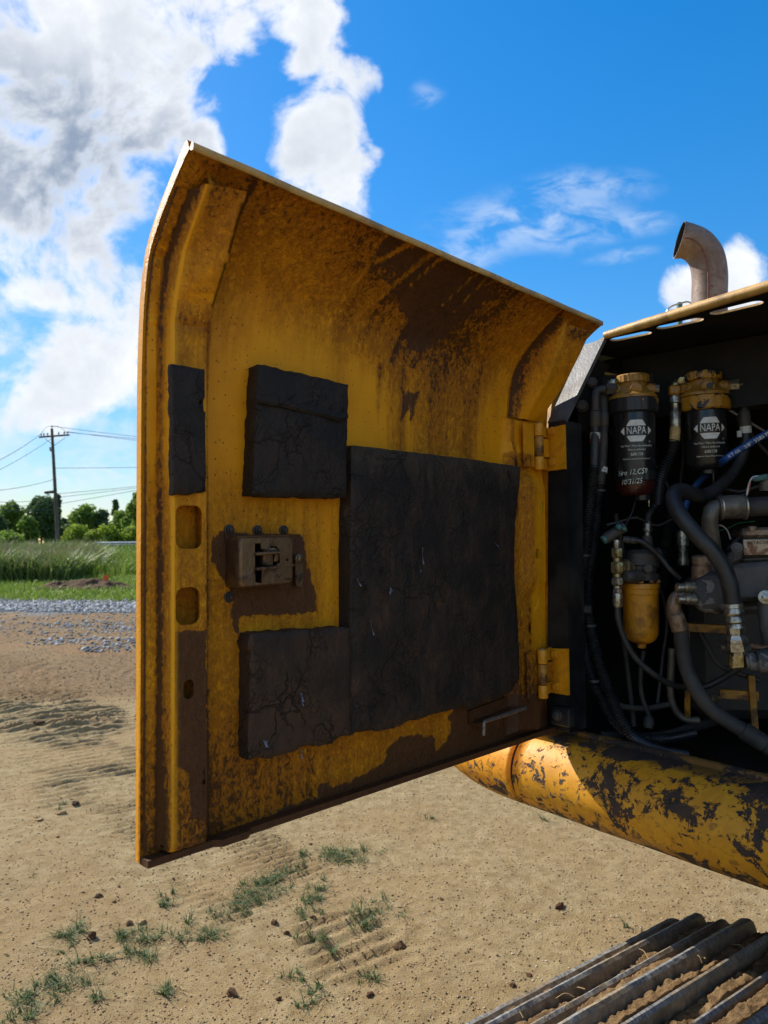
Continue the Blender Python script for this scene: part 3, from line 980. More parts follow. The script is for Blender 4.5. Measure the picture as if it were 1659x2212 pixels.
# pale runs through the roof stain: droplets that washed the film away
RUNS = [((760, 590), (838, 545), 7), ((795, 650), (862, 568), 8), ((835, 640), (905, 558), 4), ((905, 680), (968, 602), 3), ((935, 690), (1005, 600), 3), ((960, 690), (1015, 605), 2.5), ((740, 560), (800, 490), 3)]
RUN3 = [(((0.5718, 2.0991, 0.04)), ((0.508, 2.145, 0.06)), .008), (((0.5235, 2.0635, 0.02)), ((0.4824, 2.1329, 0.06)), .008), (((0.4858, 2.0814, 0.03)), ((0.4534, 2.1423, 0.08)), .004), (((0.397, 2.0687, 0.02)), ((0.3698, 2.1288, 0.07)), .0035), (((0.3606, 2.0672, 0.02)), ((0.3454, 2.1306, 0.09)), .003), (((0.5933, 2.1095, 0.04)), ((0.5723, 2.1607, 0.09)), .003), (((0.6025, 2.0139, 0.01)), ((0.5799, 2.0893, 0.04)), .004)]


def runs_at(U, Z):
    r = np.zeros(U.shape)
    for a, b, wd in RUN3:
        ex, ey = b[0] - a[0], b[1] - a[1]
        t = np.clip(((U - a[0]) * ex + (Z - a[1]) * ey) / (ex * ex + ey * ey), 0, 1)
        d = np.hypot(U - a[0] - t * ex, Z - a[1] - t * ey)
        r = np.maximum(r, .8 * sstep(wd * 1.0, wd * .35, d / (0.35 + .8 * t)))
    return r


def pad_attrs(n_total, st, gr, rb, fill=(0, .3, .4)):
    out = []
    for arr, f in zip((st, gr, rb), fill):
        a = np.full(n_total, f, dtype=np.float32); a[:len(arr)] = arr
        out.append(a)
    return dict(stain=out[0], grime=out[1], rub=out[2])


rn = runs_at(UU, ZZ)
st = stain_at(UU, ZZ) * (1 - rn)
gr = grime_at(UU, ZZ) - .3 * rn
rb = .35 * rn + .5 * sstep(.62, .8, fbm(UU * 4, ZZ * 6, 31, 4)) * (st < .3)

# outer face and edges (18 mm hem)
TH = 0.016


def outer_pt(q, u):
    return q


s = len(mb.v)
oi = [0, NR // 4, NR // 2, 109] + list(range(113, NR - 1, 8)) + [NR - 1]
ou = [0, NU // 3, 2 * NU // 3, NU - 1]
normals = []
for r in range(NR):
    i = NU // 2
    a = Vector((GV[max(r - 1, 0) * NU + i][2], GV[max(r - 1, 0) * NU + i][1])); b = Vector((GV[min(r + 1, NR - 1) * NU + i][2], GV[min(r + 1, NR - 1) * NU + i][1]))
    t = (b - a).normalized(); normals.append((-t.y, t.x))       # (w, z) outward = away from the viewer side
OUTI = {}
for r in range(NR):
    for c, i in enumerate((0, NU - 1)):
        g = GV[r * NU + i]; nw, nz = normals[r]
        OUTI[(r, i)] = len(mb.v); mb.v.append(door3(g[0], g[1] + nz * TH, g[2] + nw * TH))
for r in range(NR - 1):
    mb.f.append((OUTI[(r, 0)], OUTI[(r, NU - 1)], OUTI[(r + 1, NU - 1)], OUTI[(r + 1, 0)]))
    for i in (0, NU - 1):
        mb.f.append((r * NU + i, (r + 1) * NU + i, OUTI[(r + 1, i)], OUTI[(r, i)]))
mb.f.append((0, OUTI[(0, 0)], OUTI[(0, NU - 1)], NU - 1))
n = len(mb.v)
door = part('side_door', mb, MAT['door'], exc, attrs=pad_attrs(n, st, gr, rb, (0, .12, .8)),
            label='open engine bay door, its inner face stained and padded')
for p in door.data.polygons:
    if len(p.vertices) == 4 and p.index >= (NR - 1) * (NU - 1):
        p.use_smooth = False


def dattr(mb, extra_g=0.0, extra_s=0.0, rub=0.0):
    """stain / grime / rub values for any piece of the door, read from the same film that covers the skin"""
    U = np.array([(p - HG).dot(DU) for p in mb.v]); Z = np.array([p.z for p in mb.v])
    return dict(stain=np.clip(stain_at(U, Z) * .85 + extra_s, 0, 1), grime=grime_at(U, Z) + extra_g, rub=np.zeros(len(U)) + rub)


def remesh_fine(mb, L):
    """cut long edges so that wear can vary along a piece"""
    bm = bmesh.new()
    vs = [bm.verts.new(p) for p in mb.v]
    for f in mb.f:
        try:
            bm.faces.new([vs[i] for i in f])
        except ValueError:
            pass
    bmesh.ops.remove_doubles(bm, verts=bm.verts, dist=1e-5)
    bmesh.ops.triangulate(bm, faces=bm.faces)
    for _ in range(7):
        es = [e for e in bm.edges if e.calc_length() > L]
        if not es:
            break
        bmesh.ops.subdivide_edges(bm, edges=es, cuts=1)
        bmesh.ops.triangulate(bm, faces=[f for f in bm.faces if len(f.verts) > 3])
    bmesh.ops.recalc_face_normals(bm, faces=bm.faces)
    out = MB()
    bm.verts.index_update()
    out.v = [v.co.copy() for v in bm.verts]
    out.f = [tuple(v.index for v in f.verts) for f in bm.faces]
    bm.free()
    return out


def doorpart(name, mb, L=.02, label=None, g=0.0, s=0.0, mt='door', ang=30, rub=0.0, parent=None):
    mb = remesh_fine(mb, L)
    o = part(name, mb, MAT[mt], parent or door, attrs=dattr(mb, g, s, rub), label=label)
    me = o.data
    bm = bmesh.new(); bm.from_mesh(me); ca = radians(ang)
    for e in bm.edges:
        if len(e.link_faces) == 2:
            e.smooth = e.calc_face_angle(0) < ca
    bm.to_mesh(me); bm.free()
    return o


# rolled lip along the top edge
mb = MB()
lip = [(.149, 2.102), (.1535, 2.1075), (.1570, 2.1078), (.1590, 2.1060), (.1592, 2.1000), (.1570, 2.0975), (.1530, 2.0985)]
uu = np.linspace(-.002, DOORW, 60)
for u in uu:
    for (w, z) in lip:
        mb.v.append(door3(u, z + ztap(u) - .0005 + .0004 * math.sin(u * 40), w))
L = len(lip)
for i in range(len(uu) - 1):
    for j in range(L):
        mb.f.append((i * L + j, (i + 1) * L + j, (i + 1) * L + (j + 1) % L, i * L + (j + 1) % L))
mb.f.append(tuple(range(L))); mb.f.append(tuple((len(uu) - 1) * L + j for j in range(L - 1, -1, -1)))
part('door_lip', mb, MAT['hood'], door, 60)

# bottom return flange with a drain slot
mb = MB()
zz = lambda u: zbot(u)
slot_u = (0.7899, 1.2221, 0.02)[0]; slot2_u = (0.1232, 1.2469, 0.02)[0]
fo = [(-.008, .0005), (DOORW - .001, .0005), (DOORW - .001, .024)]
for t in np.linspace(0, 1, 14):
    pass
fo += [(slot_u + .03, .025), (slot_u + .02, .034), (slot_u - .02, .034), (slot_u - .03, .025), (.25, .025), (-.008, .025)]
slot = lambda c, a, b_, w0: [(c + a * cos(t), w0 + b_ * sin(t)) for t in np.linspace(0, 2 * pi, 14, endpoint=False)]
mb.sheet(fo, [slot(slot_u, .013, .005, .019), slot(slot2_u, .010, .004, .016)], lambda x, y, d: door3(x, zz(x) - .002 + (.003 if y > .022 else 0) - d, y), .010)
doorpart('bottom_flange', mb, .03, g=.9, s=.6)

# ------------------------------------------------------------------ latch-side stile
UR, UE = .8866, .8352      # ridge and right edge of the stile
sec = [  # z, ridge w, right edge w
    (1.232, .030, .030), (1.24, .035, .035), (1.93, .035, .035), (1.955, .034, .040), (1.985, .042, .058), (2.045, (0.069, 2.0239)[0], .105), (2.112, .137, .150)]
mb = MB()
for (z, wr, we) in sec:
    sk = skin_w(z, .86)
    fl = .004
    mb.v += [door3(.9125, z, skin_w(z, .9125) + .0005), door3(.9115, z, skin_w(z, .91) + fl), door3(.8955, z, skin_w(z, .8955) + fl), door3(.8905, z, skin_w(z, .89) + .35 * (wr - sk) + .002),
             door3(UR + .001, z, wr - .004), door3(UR - .004, z, wr)]
m_ = 6
for i in range(len(sec) - 1):
    for j in range(m_ - 1):
        mb.f.append((i * m_ + j, i * m_ + j + 1, (i + 1) * m_ + j + 1, (i + 1) * m_ + j))
mb = remesh_fine(mb, .006)
A = dattr(mb, .02)
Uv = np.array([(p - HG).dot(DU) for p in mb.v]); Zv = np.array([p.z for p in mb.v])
A['grime'] += .75 * np.exp(-((Uv - .8935) / .0035) ** 2) + .9 * np.exp(-((Uv - .9122) / .0012) ** 2)  # darker along the web foot and the flange seam
A['rub'] = .9 * np.exp(-((Uv - .8845) / .0022) ** 2); A['grime'] -= .5 * A['rub']  # edge highlight of the ridge, painted into the colour
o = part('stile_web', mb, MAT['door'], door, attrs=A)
bm = bmesh.new(); bm.from_mesh(o.data)
for e in bm.edges:
    if len(e.link_faces) == 2:
        e.smooth = e.calc_face_angle(0) < radians(30)
bm.to_mesh(o.data); bm.free()


def stile_w(u, z, d=0.0):
    a = np.interp(z, [q[0] for q in sec], [q[1] for q in sec]); b = np.interp(z, [q[0] for q in sec], [q[2] for q in sec])
    t = (UR - .004 - u) / (UR - .004 - UE)
    return door3(u, z, a + (b - a) * t - d)


def rrect(c, hw, hh, r, n=5):
    out = []
    for (sx, sy, a0) in ((1, 1, 0), (-1, 1, 90), (-1, -1, 180), (1, -1, 270)):
        for i in range(n + 1):
            an = radians(a0 + 90 * i / n)
            out.append((c[0] + sx * (hw - r) + r * cos(an), c[1] + sy * (hh - r) + r * sin(an)))
    return out


h1a, h1b = (0.8814, 1.702, 0.035), (0.8421, 1.6416, 0.035)
h2a, h2b = (0.8813, 1.5884, 0.035), (0.8457, 1.5368, 0.035)
h3a, h3b = (0.8699, 1.4612, 0.035), (0.8549, 1.435, 0.035)


def hole(a, b, r):
    return rrect(((a[0] + b[0]) / 2, (a[1] + b[1]) / 2), abs(a[0] - b[0]) / 2, abs(a[1] - b[1]) / 2, r)


zs = [q[0] for q in sec]
outer = [(UR - .004, z) for z in zs] + [(UE, z) for z in reversed(zs)]
mb = MB()
mb.sheet(outer, [hole(h1a, h1b, .011), hole(h2a, h2b, .012), hole(h3a, h3b, .0068)], lambda x, y, d: stile_w(x, y, d), .003,
         extra=[[(UR - .004, z), (UE, z)] for z in zs[1:-1]])
# right-hand wall of the channel and its foot on the skin
for i in range(len(sec) - 1):
    z0, z1 = zs[i], zs[i + 1]
    p = [stile_w(UE, z0), stile_w(UE, z1), door3(UE - .001, z1, skin_w(z1, UE) + .001), door3(UE - .001, z0, skin_w(z0, UE) + .001)]
    mb.add(p, [(0, 1, 2, 3)])
    q = [door3(UE - .001, z0, skin_w(z0, UE) + .003), door3(UE - .001, z1, skin_w(z1, UE) + .003), door3(UE - .014, z1, skin_w(z1, UE) + .003), door3(UE - .014, z0, skin_w(z0, UE) + .003)]
    mb.add(q, [(0, 1, 2, 3)])
z1 = zs[-1]
mb.add([stile_w(UR - .004, z1), stile_w(UE, z1), door3(UE, z1 + .004, skin_w(z1 + .004, UE)), door3(UR, z1 + .02, skin_w(z1 + .02, UR))], [(0, 1, 2, 3)])
mb = remesh_fine(mb, .012)
A = dattr(mb, .05)
Uv = np.array([(p - HG).dot(DU) for p in mb.v]); Zv = np.array([p.z for p in mb.v])
STILE_STAIN = P2([(0.8853, 1.5289, 0.035), (0.8352, 1.5262, 0.035), (0.8334, 1.2705, 0.035), (0.8597, 1.2698, 0.035), (0.8624, 1.3361, 0.035), (0.8812, 1.347, 0.035), (0.8806, 1.4158, 0.035), (0.8866, 1.4572, 0.035)])
A['stain'] = np.maximum(A['stain'], np.clip(.5 + poly_sd(Uv, Zv, STILE_STAIN) / .03, 0, 1))
A['stain'] = np.maximum(A['stain'], np.clip(.6 - np.abs(Zv - h2a[1] - .002) / .01, 0, 1) * (Uv > h2b[0] - .01))
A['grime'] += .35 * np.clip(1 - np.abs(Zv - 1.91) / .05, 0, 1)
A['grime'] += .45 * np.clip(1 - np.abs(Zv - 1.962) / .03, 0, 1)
A['rub'] = .8 * np.exp(-((Uv - .8815) / .003) ** 2)  # painted highlight along the ridge edge of the stile face
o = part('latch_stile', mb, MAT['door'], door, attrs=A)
bm = bmesh.new(); bm.from_mesh(o.data)
for e in bm.edges:
    if len(e.link_faces) == 2:
        e.smooth = e.calc_face_angle(0) < radians(30)
bm.to_mesh(o.data); bm.free()
# plug welds on the flange
for (x, y) in ((393, 385), (347, 575), (0, 0)):
    pass
for (u, z) in ((.903, 2.055), (.903, 2.02 - .06), (.903, 1.262)):
    mb = MB().lathe(door3(u, z, skin_w(z, u) + .003), DW, [(0, .006), (.0015, .0055), (.003, .003), (.0034, .0005)], 12)
    doorpart('rivet', mb, .02)

# small pad on the stile
def ragged_pad(name, quad, thick, base_w, mt, parent, rag=.004, seed=1, notch=None, bulge=0.0, bot_fray=0.0, label=None, skin=False):
    """foam slab: quad of (u, z) corners tl, tr, br, bl on its front face, with frayed edges and an uneven front"""
    n1, n2 = 40, 40
    tl, tr, br, bl = [np.array(q[:2]) for q in quad]
    S, T = np.meshgrid(np.linspace(0, 1, n1), np.linspace(0, 1, n2))
    U = tl[0] * (1 - S) * (1 - T) + tr[0] * S * (1 - T) + br[0] * S * T + bl[0] * (1 - S) * T
    Z = tl[1] * (1 - S) * (1 - T) + tr[1] * S * (1 - T) + br[1] * S * T + bl[1] * (1 - S) * T
    ew = np.minimum(np.minimum(S, 1 - S), np.minimum(T, 1 - T))
    fr = np.clip(1 - ew / .06, 0, 1)
    U = U + fr * rag * 2 * (fbm(Z * 60, U * 60, seed, 3) - .5)
    Z = Z + fr * rag * 2 * (fbm(U * 60, Z * 60, seed + 5, 3) - .5)
    if bot_fray:
        Z = Z + np.clip((T - .9) / .1, 0, 1) * bot_fray * (fbm(U * 45, U * 0, seed + 9, 4) - .5) * 2
    Wd = base_w + thick + .0025 * (fbm(U * 18, Z * 18, seed + 2, 4) - .5) * 2 - .004 * np.clip(1 - ew / .03, 0, 1) + bulge * (S * (1 - S)) * (T * (1 - T)) * 16
    if notch:
        d = np.hypot((S - notch[0]) / notch[2], (T - notch[1]) / notch[3])
        Wd = np.where(d < 1, base_w + .001, Wd)
    mb = MB()
    mb.v = [door3(u, z, w) for u, z, w in zip(U.ravel(), Z.ravel(), Wd.ravel())]
    mb.f = [(i * n1 + j, (i + 1) * n1 + j, (i + 1) * n1 + j + 1, i * n1 + j + 1) for i in range(n2 - 1) for j in range(n1 - 1)]
    rim = [j for j in range(n1)] + [i * n1 + n1 - 1 for i in range(1, n2)] + [(n2 - 1) * n1 + j for j in range(n1 - 2, -1, -1)] + [i * n1 for i in range(n2 - 2, 0, -1)]
    Uf, Zf = U.ravel(), Z.ravel()
    prev = rim
    for lev, f in ((1, .5), (2, 0.0)):
        cur = []
        for q in rim:
            cur.append(len(mb.v)); jit = .0015 * (random.random() - .5)
            mb.v.append(door3(Uf[q] + jit, Zf[q] + jit, base_w + (Wd.ravel()[q] - base_w) * f + .0002))
        m = len(rim)
        mb.f += [(prev[i], prev[(i + 1) % m], cur[(i + 1) % m], cur[i]) for i in range(m)]
        prev = cur
    return part(name, mb, MAT[mt], parent, 50, label=label)


ragged_pad('foam_pad', [(0.8928, 1.8942, 0.045), (0.8419, 1.8956, 0.045), (0.8393, 1.7221, 0.045), (0.8913, 1.7139, 0.045)], .010, .0352, 'foam', door, .002, 3, notch=(1.0, .30, .22, .045),
           label='narrow charcoal foam strip on the latch stile')
PT = .034
ragged_pad('foam_pad', [(0.7487, 1.9189, 0.034), (0.5733, 1.9119, 0.034), (0.5805, 1.7216, 0.034), (0.7584, 1.7188, 0.034)], PT, .0004, 'foam', door, .0025, 4, bulge=.004,
           label='upper charcoal foam block, creased across')
ragged_pad('foam_pad', [(0.7656, 1.5144, 0.034), (0.5743, 1.5069, 0.034), (0.5745, 1.3273, 0.034), (0.7656, 1.3293, 0.034)], PT, .0004, 'foam_brown', door, .003, 6, bot_fray=.008,
           label='lower foam block, browned and cracked')
# crease across the upper block: a thin curling flap of skin
fa = [(0.7582, 1.8597, 0.036), (0.7291, 1.8575, 0.036), (0.7125, 1.8587, 0.036), (0.6827, 1.8534, 0.036), (0.6381, 1.8517, 0.036), (0.6027, 1.8478, 0.036), (0.5834, 1.8521, 0.036)]
mb = MB()
for i, q in enumerate(fa):
    mb.v += [door3(q[0], q[1] + .012, .0395), door3(q[0], q[1] + .003, .0425 + .001 * (i % 2)), door3(q[0], q[1] - .001 * (i % 3), .0405), door3(q[0], q[1] + .0015, .0360)]
for i in range(len(fa) - 1):
    for j in range(3):
        mb.f.append((i * 4 + j, i * 4 + j + 1, (i + 1) * 4 + j + 1, (i + 1) * 4 + j))
part('crease', mb, MAT['foam'], door, 50)
for pts in ([(642, 886), (660, 872), (672, 862)], [(668, 893), (682, 880), (690, 868), (696, 852)], [(700, 896), (716, 884), (722, 872)], [(610, 866), (628, 858), (640, 850)], [(726, 905), (740, 896), (748, 880)]):
    pass
CR = [[(0.6836, 1.8549, 0.04), (0.6678, 1.867, 0.04), (0.6553, 1.8759, 0.04)], [(0.6608, 1.8523, 0.04), (0.6464, 1.8651, 0.04), (0.6352, 1.8859, 0.04)], [(0.63, 1.8535, 0.04), (0.615, 1.8657, 0.04), (0.6092, 1.877, 0.04)], [(0.7109, 1.8662, 0.04), (0.6956, 1.8738, 0.04), (0.6843, 1.8803, 0.04)], [(0.6076, 1.8491, 0.04), (0.5923, 1.8591, 0.04), (0.5844, 1.8738, 0.04)]]
for c_ in CR:
    mb = MB().tube([door3(q[0], q[1], .0382) for q in c_], [.0012, .0022, .0008], 6)
    part('crease', mb, MAT['foam'], door, 60)

# the big sound mat: an outline that leans and frays
bo = [(0.5666, 1.8105, 0.034), (0.4707, 1.8092, 0.034), (0.3091, 1.8074, 0.032), (0.1114, 1.8016, 0.03), (0.1192, 1.7507, 0.03), (0.1318, 1.6877, 0.03), (0.1367, 1.6255, 0.03), (0.1383, 1.5713, 0.03), (0.1316, 1.492, 0.03), (0.1276, 1.4214, 0.03), (0.1279, 1.3627, 0.03), (0.1542, 1.3374, 0.03),
      (0.2877, 1.3295, 0.032), (0.363, 1.3343, 0.033), (0.4785, 1.3266, 0.034), (0.5745, 1.3318, 0.034), (0.5747, 1.4736, 0.034), (0.5748, 1.6258, 0.034)]
pts = []
for i in range(len(bo)):
    a, b = bo[i], bo[(i + 1) % len(bo)]
    n = max(2, int(math.hypot(a[0] - b[0], a[1] - b[1]) / .008))
    for j in range(n):
        t = j / n; pts.append((a[0] + (b[0] - a[0]) * t, a[1] + (b[1] - a[1]) * t))
pa = np.array(pts)
nz1 = fbm(pa[:, 0] * 70, pa[:, 1] * 70, 41, 3) - .5; nz2 = fbm(pa[:, 0] * 70 + 9, pa[:, 1] * 70, 42, 3) - .5
fray = np.where(pa[:, 1] < 1.36, .010, .0025)
pa[:, 0] += nz1 * fray; pa[:, 1] += nz2 * fray
us_, zs_ = np.meshgrid(np.linspace(.08, .60, 62), np.linspace(1.27, 1.86, 70))
inside = poly_sd(us_.ravel(), zs_.ravel(), [tuple(q) for q in pa]) > .006
gp = np.stack([us_.ravel(), zs_.ravel()], 1)[inside]
V2 = [Vector(q) for q in pa.tolist()] + [Vector(q) for q in gp.tolist()]
ne = len(pa)
rc = geometry.delaunay_2d_cdt(V2, [(i, (i + 1) % ne) for i in range(ne)], [], 1, 1e-6)
mb = MB()
pv = np.array([tuple(p) for p in rc[0]])
lump = fbm(pv[:, 0] * 12, pv[:, 1] * 9, 51, 4) - .5
granular = sstep(1.43, 1.35, pv[:, 1] + .25 * (pv[:, 0] - .5) * 0) * sstep(.28, .5, pv[:, 0])
wv_ = PT + .005 * lump + granular * .012 * (fbm(pv[:, 0] * 75, pv[:, 1] * 75, 53, 3) - .6) + .0015 * (fbm(pv[:, 0] * 60, pv[:, 1] * 20, 54, 3) - .5)
wv_ *= sstep(.12, .30, pv[:, 0]) * .12 + .88       # thins out towards the hinge side
sd_ = poly_sd(pv[:, 0], pv[:, 1], [tuple(q) for q in pa]); wv_ -= .004 * np.clip(1 - sd_ / .006, 0, 1)
mb.v = [door3(p[0], p[1], w) for p, w in zip(pv, wv_)]
mb.f = [tuple(f) for f in rc[2]]
# map boundary points for the side wall
wl = [int(np.argmin((pv[:, 0] - q[0]) ** 2 + (pv[:, 1] - q[1]) ** 2)) for q in pa]
b0 = len(mb.v); mb.v += [door3(q[0], q[1], .0004) for q in pa]
mb.f += [(wl[i], wl[(i + 1) % ne], b0 + (i + 1) % ne, b0 + i) for i in range(ne)]
part('sound_mat', mb, MAT['foam_big'], door, 60, label='large black sound mat, oily and torn')

# foil scraps and tears hanging off the mats
for (q, l, wd, tw, mt) in (((0.415, 1.6364, 0.04), .030, .004, .2, 'torn'), ((0.4225, 1.6043, 0.04), .012, .003, .4, 'torn'), ((0.4908, 1.5666, 0.04), .014, .010, .9, 'torn'), ((0.5466, 1.5773, 0.04), .020, .010, .2, 'foam_big'), ((0.5663, 1.5874, 0.04), .012, .004, -.1, 'torn'),
                           ((0.2023, 1.6434, 0.03), .008, .005, 0, 'torn'), ((0.5383, 1.5166, 0.04), .024, .003, 0, 'torn'), ((0.1573, 1.7922, 0.03), .030, .006, -.25, 'foam'), ((0.5113, 1.6047, 0.04), .022, .007, -.3, 'foam'), ((0.2888, 1.3547, 0.03), .014, .005, -.3, 'foam'), ((0.2044, 1.6685, 0.03), .006, .012, .2, 'foam_big'),
                           ((0.6793, 1.4167, 0.04), .012, .005, .1, 'torn'), ((0.6777, 1.4059, 0.04), .008, .006, .4, 'torn'), ((0.7433, 1.3564, 0.04), .008, .010, .3, 'torn'), ((0.6809, 1.3318, 0.04), .012, .004, .2, 'torn')):
    c, s_ = cos(tw), sin(tw)
    def tp(x, y, w):
        return door3(q[0] + x * c - y * s_, q[1] + x * s_ + y * c, w)
    mb = MB()
    rows_ = 5
    for i in range(rows_):
        t = i / (rows_ - 1); ww = wd * (1 - .75 * t) + .0006
        mb.v += [tp(-ww / 2, -l * t, q[2] - .001 + .010 * t * t), tp(ww / 2, -l * t, q[2] + .001 + .006 * t)]
    m = len(mb.v); mb.v += [p + DW * .0006 for p in mb.v[:m]]
    for i in range(rows_ - 1):
        mb.f += [(2 * i, 2 * i + 1, 2 * i + 3, 2 * i + 2), (m + 2 * i, m + 2 * i + 2, m + 2 * i + 3, m + 2 * i + 1), (2 * i, 2 * i + 2, m + 2 * i + 2, m + 2 * i), (2 * i + 1, m + 2 * i + 1, m + 2 * i + 3, 2 * i + 3)]
    part('torn_scrap', mb, MAT[mt], door, 60)

# ------------------------------------------------------------------ latch
la, lb = (0.8097, 1.6596, 0.042), (0.6914, 1.5788, 0.042)
lu0, lu1 = (0.7871, 1.6303, 0.006)[0], lb[0]; lz1 = (0.8082, 1.6589, 0.042)[1]; lz0 = (0.8062, 1.5821, 0.042)[1]; lz0r = (0.6922, 1.5845, 0.042)[1]; lz1r = (0.6916, 1.6606, 0.042)[1]
mb = MB()
# back plate
mb.prism([(q[0], q[1]) for q in ((0.7893, 1.6614, 0.003), (0.6547, 1.6617, 0.003), (0.6485, 1.6437, 0.003), (0.6518, 1.581, 0.003), (0.6625, 1.5756, 0.003), (0.7787, 1.5755, 0.003))], HG + DW * .0006, DU, ZUP, DW * .003)
doorpart('latch_plate', mb, .02, s=.5, g=.4)


def latch_pt(x, y, w):
    """x 0..1 from the free edge towards the hinge, y 0..1 upwards"""
    u = lu0 + (lu1 - lu0) * x
    z = (lz0 + (lz0r - lz0) * x) * (1 - y) + (lz1 + (lz1r - lz1) * x) * y
    return door3(u, z, w)


# housing: rounded pan with a window cut through its face
LW = .042
outer = []
for (sx, sy, a0) in ((1, 1, 0), (-1, 1, 90), (-1, -1, 180), (1, -1, 270)):
    for i in range(5):
        an = radians(a0 + 90 * i / 4); rx, ry = .07, .10
        outer.append((.5 + sx * (.5 - rx) + rx * cos(an), .5 + sy * (.5 - ry) + ry * sin(an)))
win = [(.27, .85), (.38, .85), (.39, .74), (.50, .73), (.56, .79), (.66, .78), (.72, .70), (.73, .46), (.66, .42), (.66, .33), (.40, .33), (.39, .08), (.28, .10), (.27, .30)]
keyh = [(.86 + .022 * cos(t), .50 + .03 * sin(t)) for t in np.linspace(0, 2 * pi, 10, endpoint=False)]
mb = MB()
n0 = len(mb.v)
mb.sheet([(.5 + (x - .5) * .90, .5 + (y - .5) * .90) for x, y in outer], [win, keyh], lambda x, y, d: latch_pt(x, y, LW - d), .003)
# rounded shoulder and walls
rings = [(.90, LW), (.95, LW - .002), (.985, LW - .007), (1.0, LW - .016), (1.0, .0036)]
m = len(outer); b0 = len(mb.v)
for s_, w in rings:
    mb.v += [latch_pt(.5 + (x - .5) * s_, .5 + (y - .5) * s_, w) for x, y in outer]
for r in range(len(rings) - 1):
    mb.f += [(b0 + r * m + i, b0 + r * m + (i + 1) % m, b0 + (r + 1) * m + (i + 1) % m, b0 + (r + 1) * m + i) for i in range(m)]
part('latch_housing', mb, MAT['latch'], door, 50)
mb = MB().box(latch_pt(.2, .05, .006), latch_pt(.78, .05, .006) - latch_pt(.2, .05, .006), ZUP * (lz1 - lz0) * .85, DW * .002)
part('latch_back', mb, MAT['latch_dark'], door)
# the two-finger latch tongue in the window
mb = MB()
for y in (.62, .33):
    mb.box(latch_pt(.26, y, .016), latch_pt(.68, y + .01, .016) - latch_pt(.26, y, .016), ZUP * .0045, DW * .034, .001)
mb.box(latch_pt(.46, .38, .020), latch_pt(.66, .38, .020) - latch_pt(.46, .38, .020), ZUP * .030, DW * .016, .003)
mb.tube([latch_pt(.46, .70, .034), latch_pt(.58, .71, .038), latch_pt(.67, .69, .038), latch_pt(.70, .60, .036), latch_pt(.695, .48, .034)], .0042, 8)
part('latch_tongue', mb, MAT['latch'], door, 40)
mb = MB().box(latch_pt(.80, .36, LW + .0004), latch_pt(.985, .36, LW) - latch_pt(.80, .36, LW), ZUP * .004, DW * .0015, .0007)
mb.box(latch_pt(.80, .10, LW + .0004), latch_pt(.955, .10, LW) - latch_pt(.80, .10, LW), ZUP * .003, DW * .0012, .0006)
part('latch_ridge', mb, MAT['latch'], door)
# pivot arm at the right of the housing
mb = MB()
p = (0.6667, 1.6168, 0.02)
mb.prism([(p[0] + .007, p[1] + .012), (p[0] - .007, p[1] + .012), (p[0] - .008, p[1] - .032), (p[0] - .004, p[1] - .038), (p[0] + .004, p[1] - .038), (p[0] + .007, p[1] - .032)], HG + DW * .012, DU, ZUP, DW * .006)
mb.lathe(door3(p[0], p[1] + .006, .004), DW, [(0, .008), (.016, .008), (.0165, .006), (.019, .006), (.020, .003)], 14)
part('latch_arm', mb, MAT['latch'], door)
for q in ((0.7813, 1.6683, 0.004), (0.7327, 1.6676, 0.004), (0.6845, 1.6677, 0.004), (0.7816, 1.5681, 0.004)):
    mb = MB().lathe(door3(q[0], q[1], .0006), DW, [(0, .0085), (.0015, .0085), (.002, .0058), (.006, .0055), (.0062, .0035), (.010, .0032), (.0105, .0015)], 14)
    part('screw', mb, MAT['latch_dark'], door)

# ------------------------------------------------------------------ hinge-side stile
def hst(u, z, d=0.0):
    bul = sstep((0.0534, 1.5302, 0.03)[1], (0.0523, 1.5627, 0.03)[1], z) * sstep((0.0447, 1.7916, 0.03)[1], (0.0458, 1.7575, 0.03)[1], z)
    w = .021 + .014 * float(bul) * float(sstep(.112, .085, u)) - .006 * float(sstep(1.835, 1.86, z))
    w -= .017 * float(sstep(.128, .142, u))
    return door3(u, z, w - d)


_hz = (0.0581, 1.2166, 0.021)
xe = [(_hz[0], zbot(_hz[0]) + .006), (0.0488, 1.3027, 0.021), (0.0448, 1.4213, 0.021), (0.0412, 1.532, 0.021), (0.0436, 1.5625, 0.035), (0.0412, 1.7563, 0.035), (0.035, 1.7908, 0.021), (0.0318, 1.9118, 0.021)]
ol = [(q[0], q[1]) for q in xe]
zt = ol[-1][1]
ol += [(.150, zt), (.150, zbot(.150) + .006)]
holes = []
for (c, a, b_) in (((0.0705, 1.6184, 0.03), .0075, .0115), ((0.0807, 1.4991, 0.022), .0045, .0065), ((0.0824, 1.4613, 0.022), .0072, .014), ((0.0812, 1.4339, 0.022), .0045, .006), ((0.07, 1.2236, 0.03), .003, .003)):
    if c[1] > 1.28:
        holes.append([(c[0] + a * cos(t), c[1] + b_ * sin(t)) for t in np.linspace(0, 2 * pi, 14, endpoint=False)])
ext = [[(.1495, z), (.034, z)] for z in ()]
mb = MB()
ex_pts = []
for z in ((0.0534, 1.5302, 0.03)[1], (0.0523, 1.5627, 0.03)[1], (0.0458, 1.7575, 0.03)[1], (0.0447, 1.7916, 0.03)[1]):
    ex_pts.append([(.145, z + .0003), (.128, z + .0003), (.112, z + .0003), (.085, z + .0003), (.045, z + .0003)])
for u in (.142, .128, .112, .085):
    ex_pts.append([(u, z) for z in np.linspace(ol[0][1] + .01, zt - .01, 30)])
mb.sheet(ol, holes, hst, .004, extra=ex_pts)
o = doorpart('hinge_stile', mb, .014, g=.10)
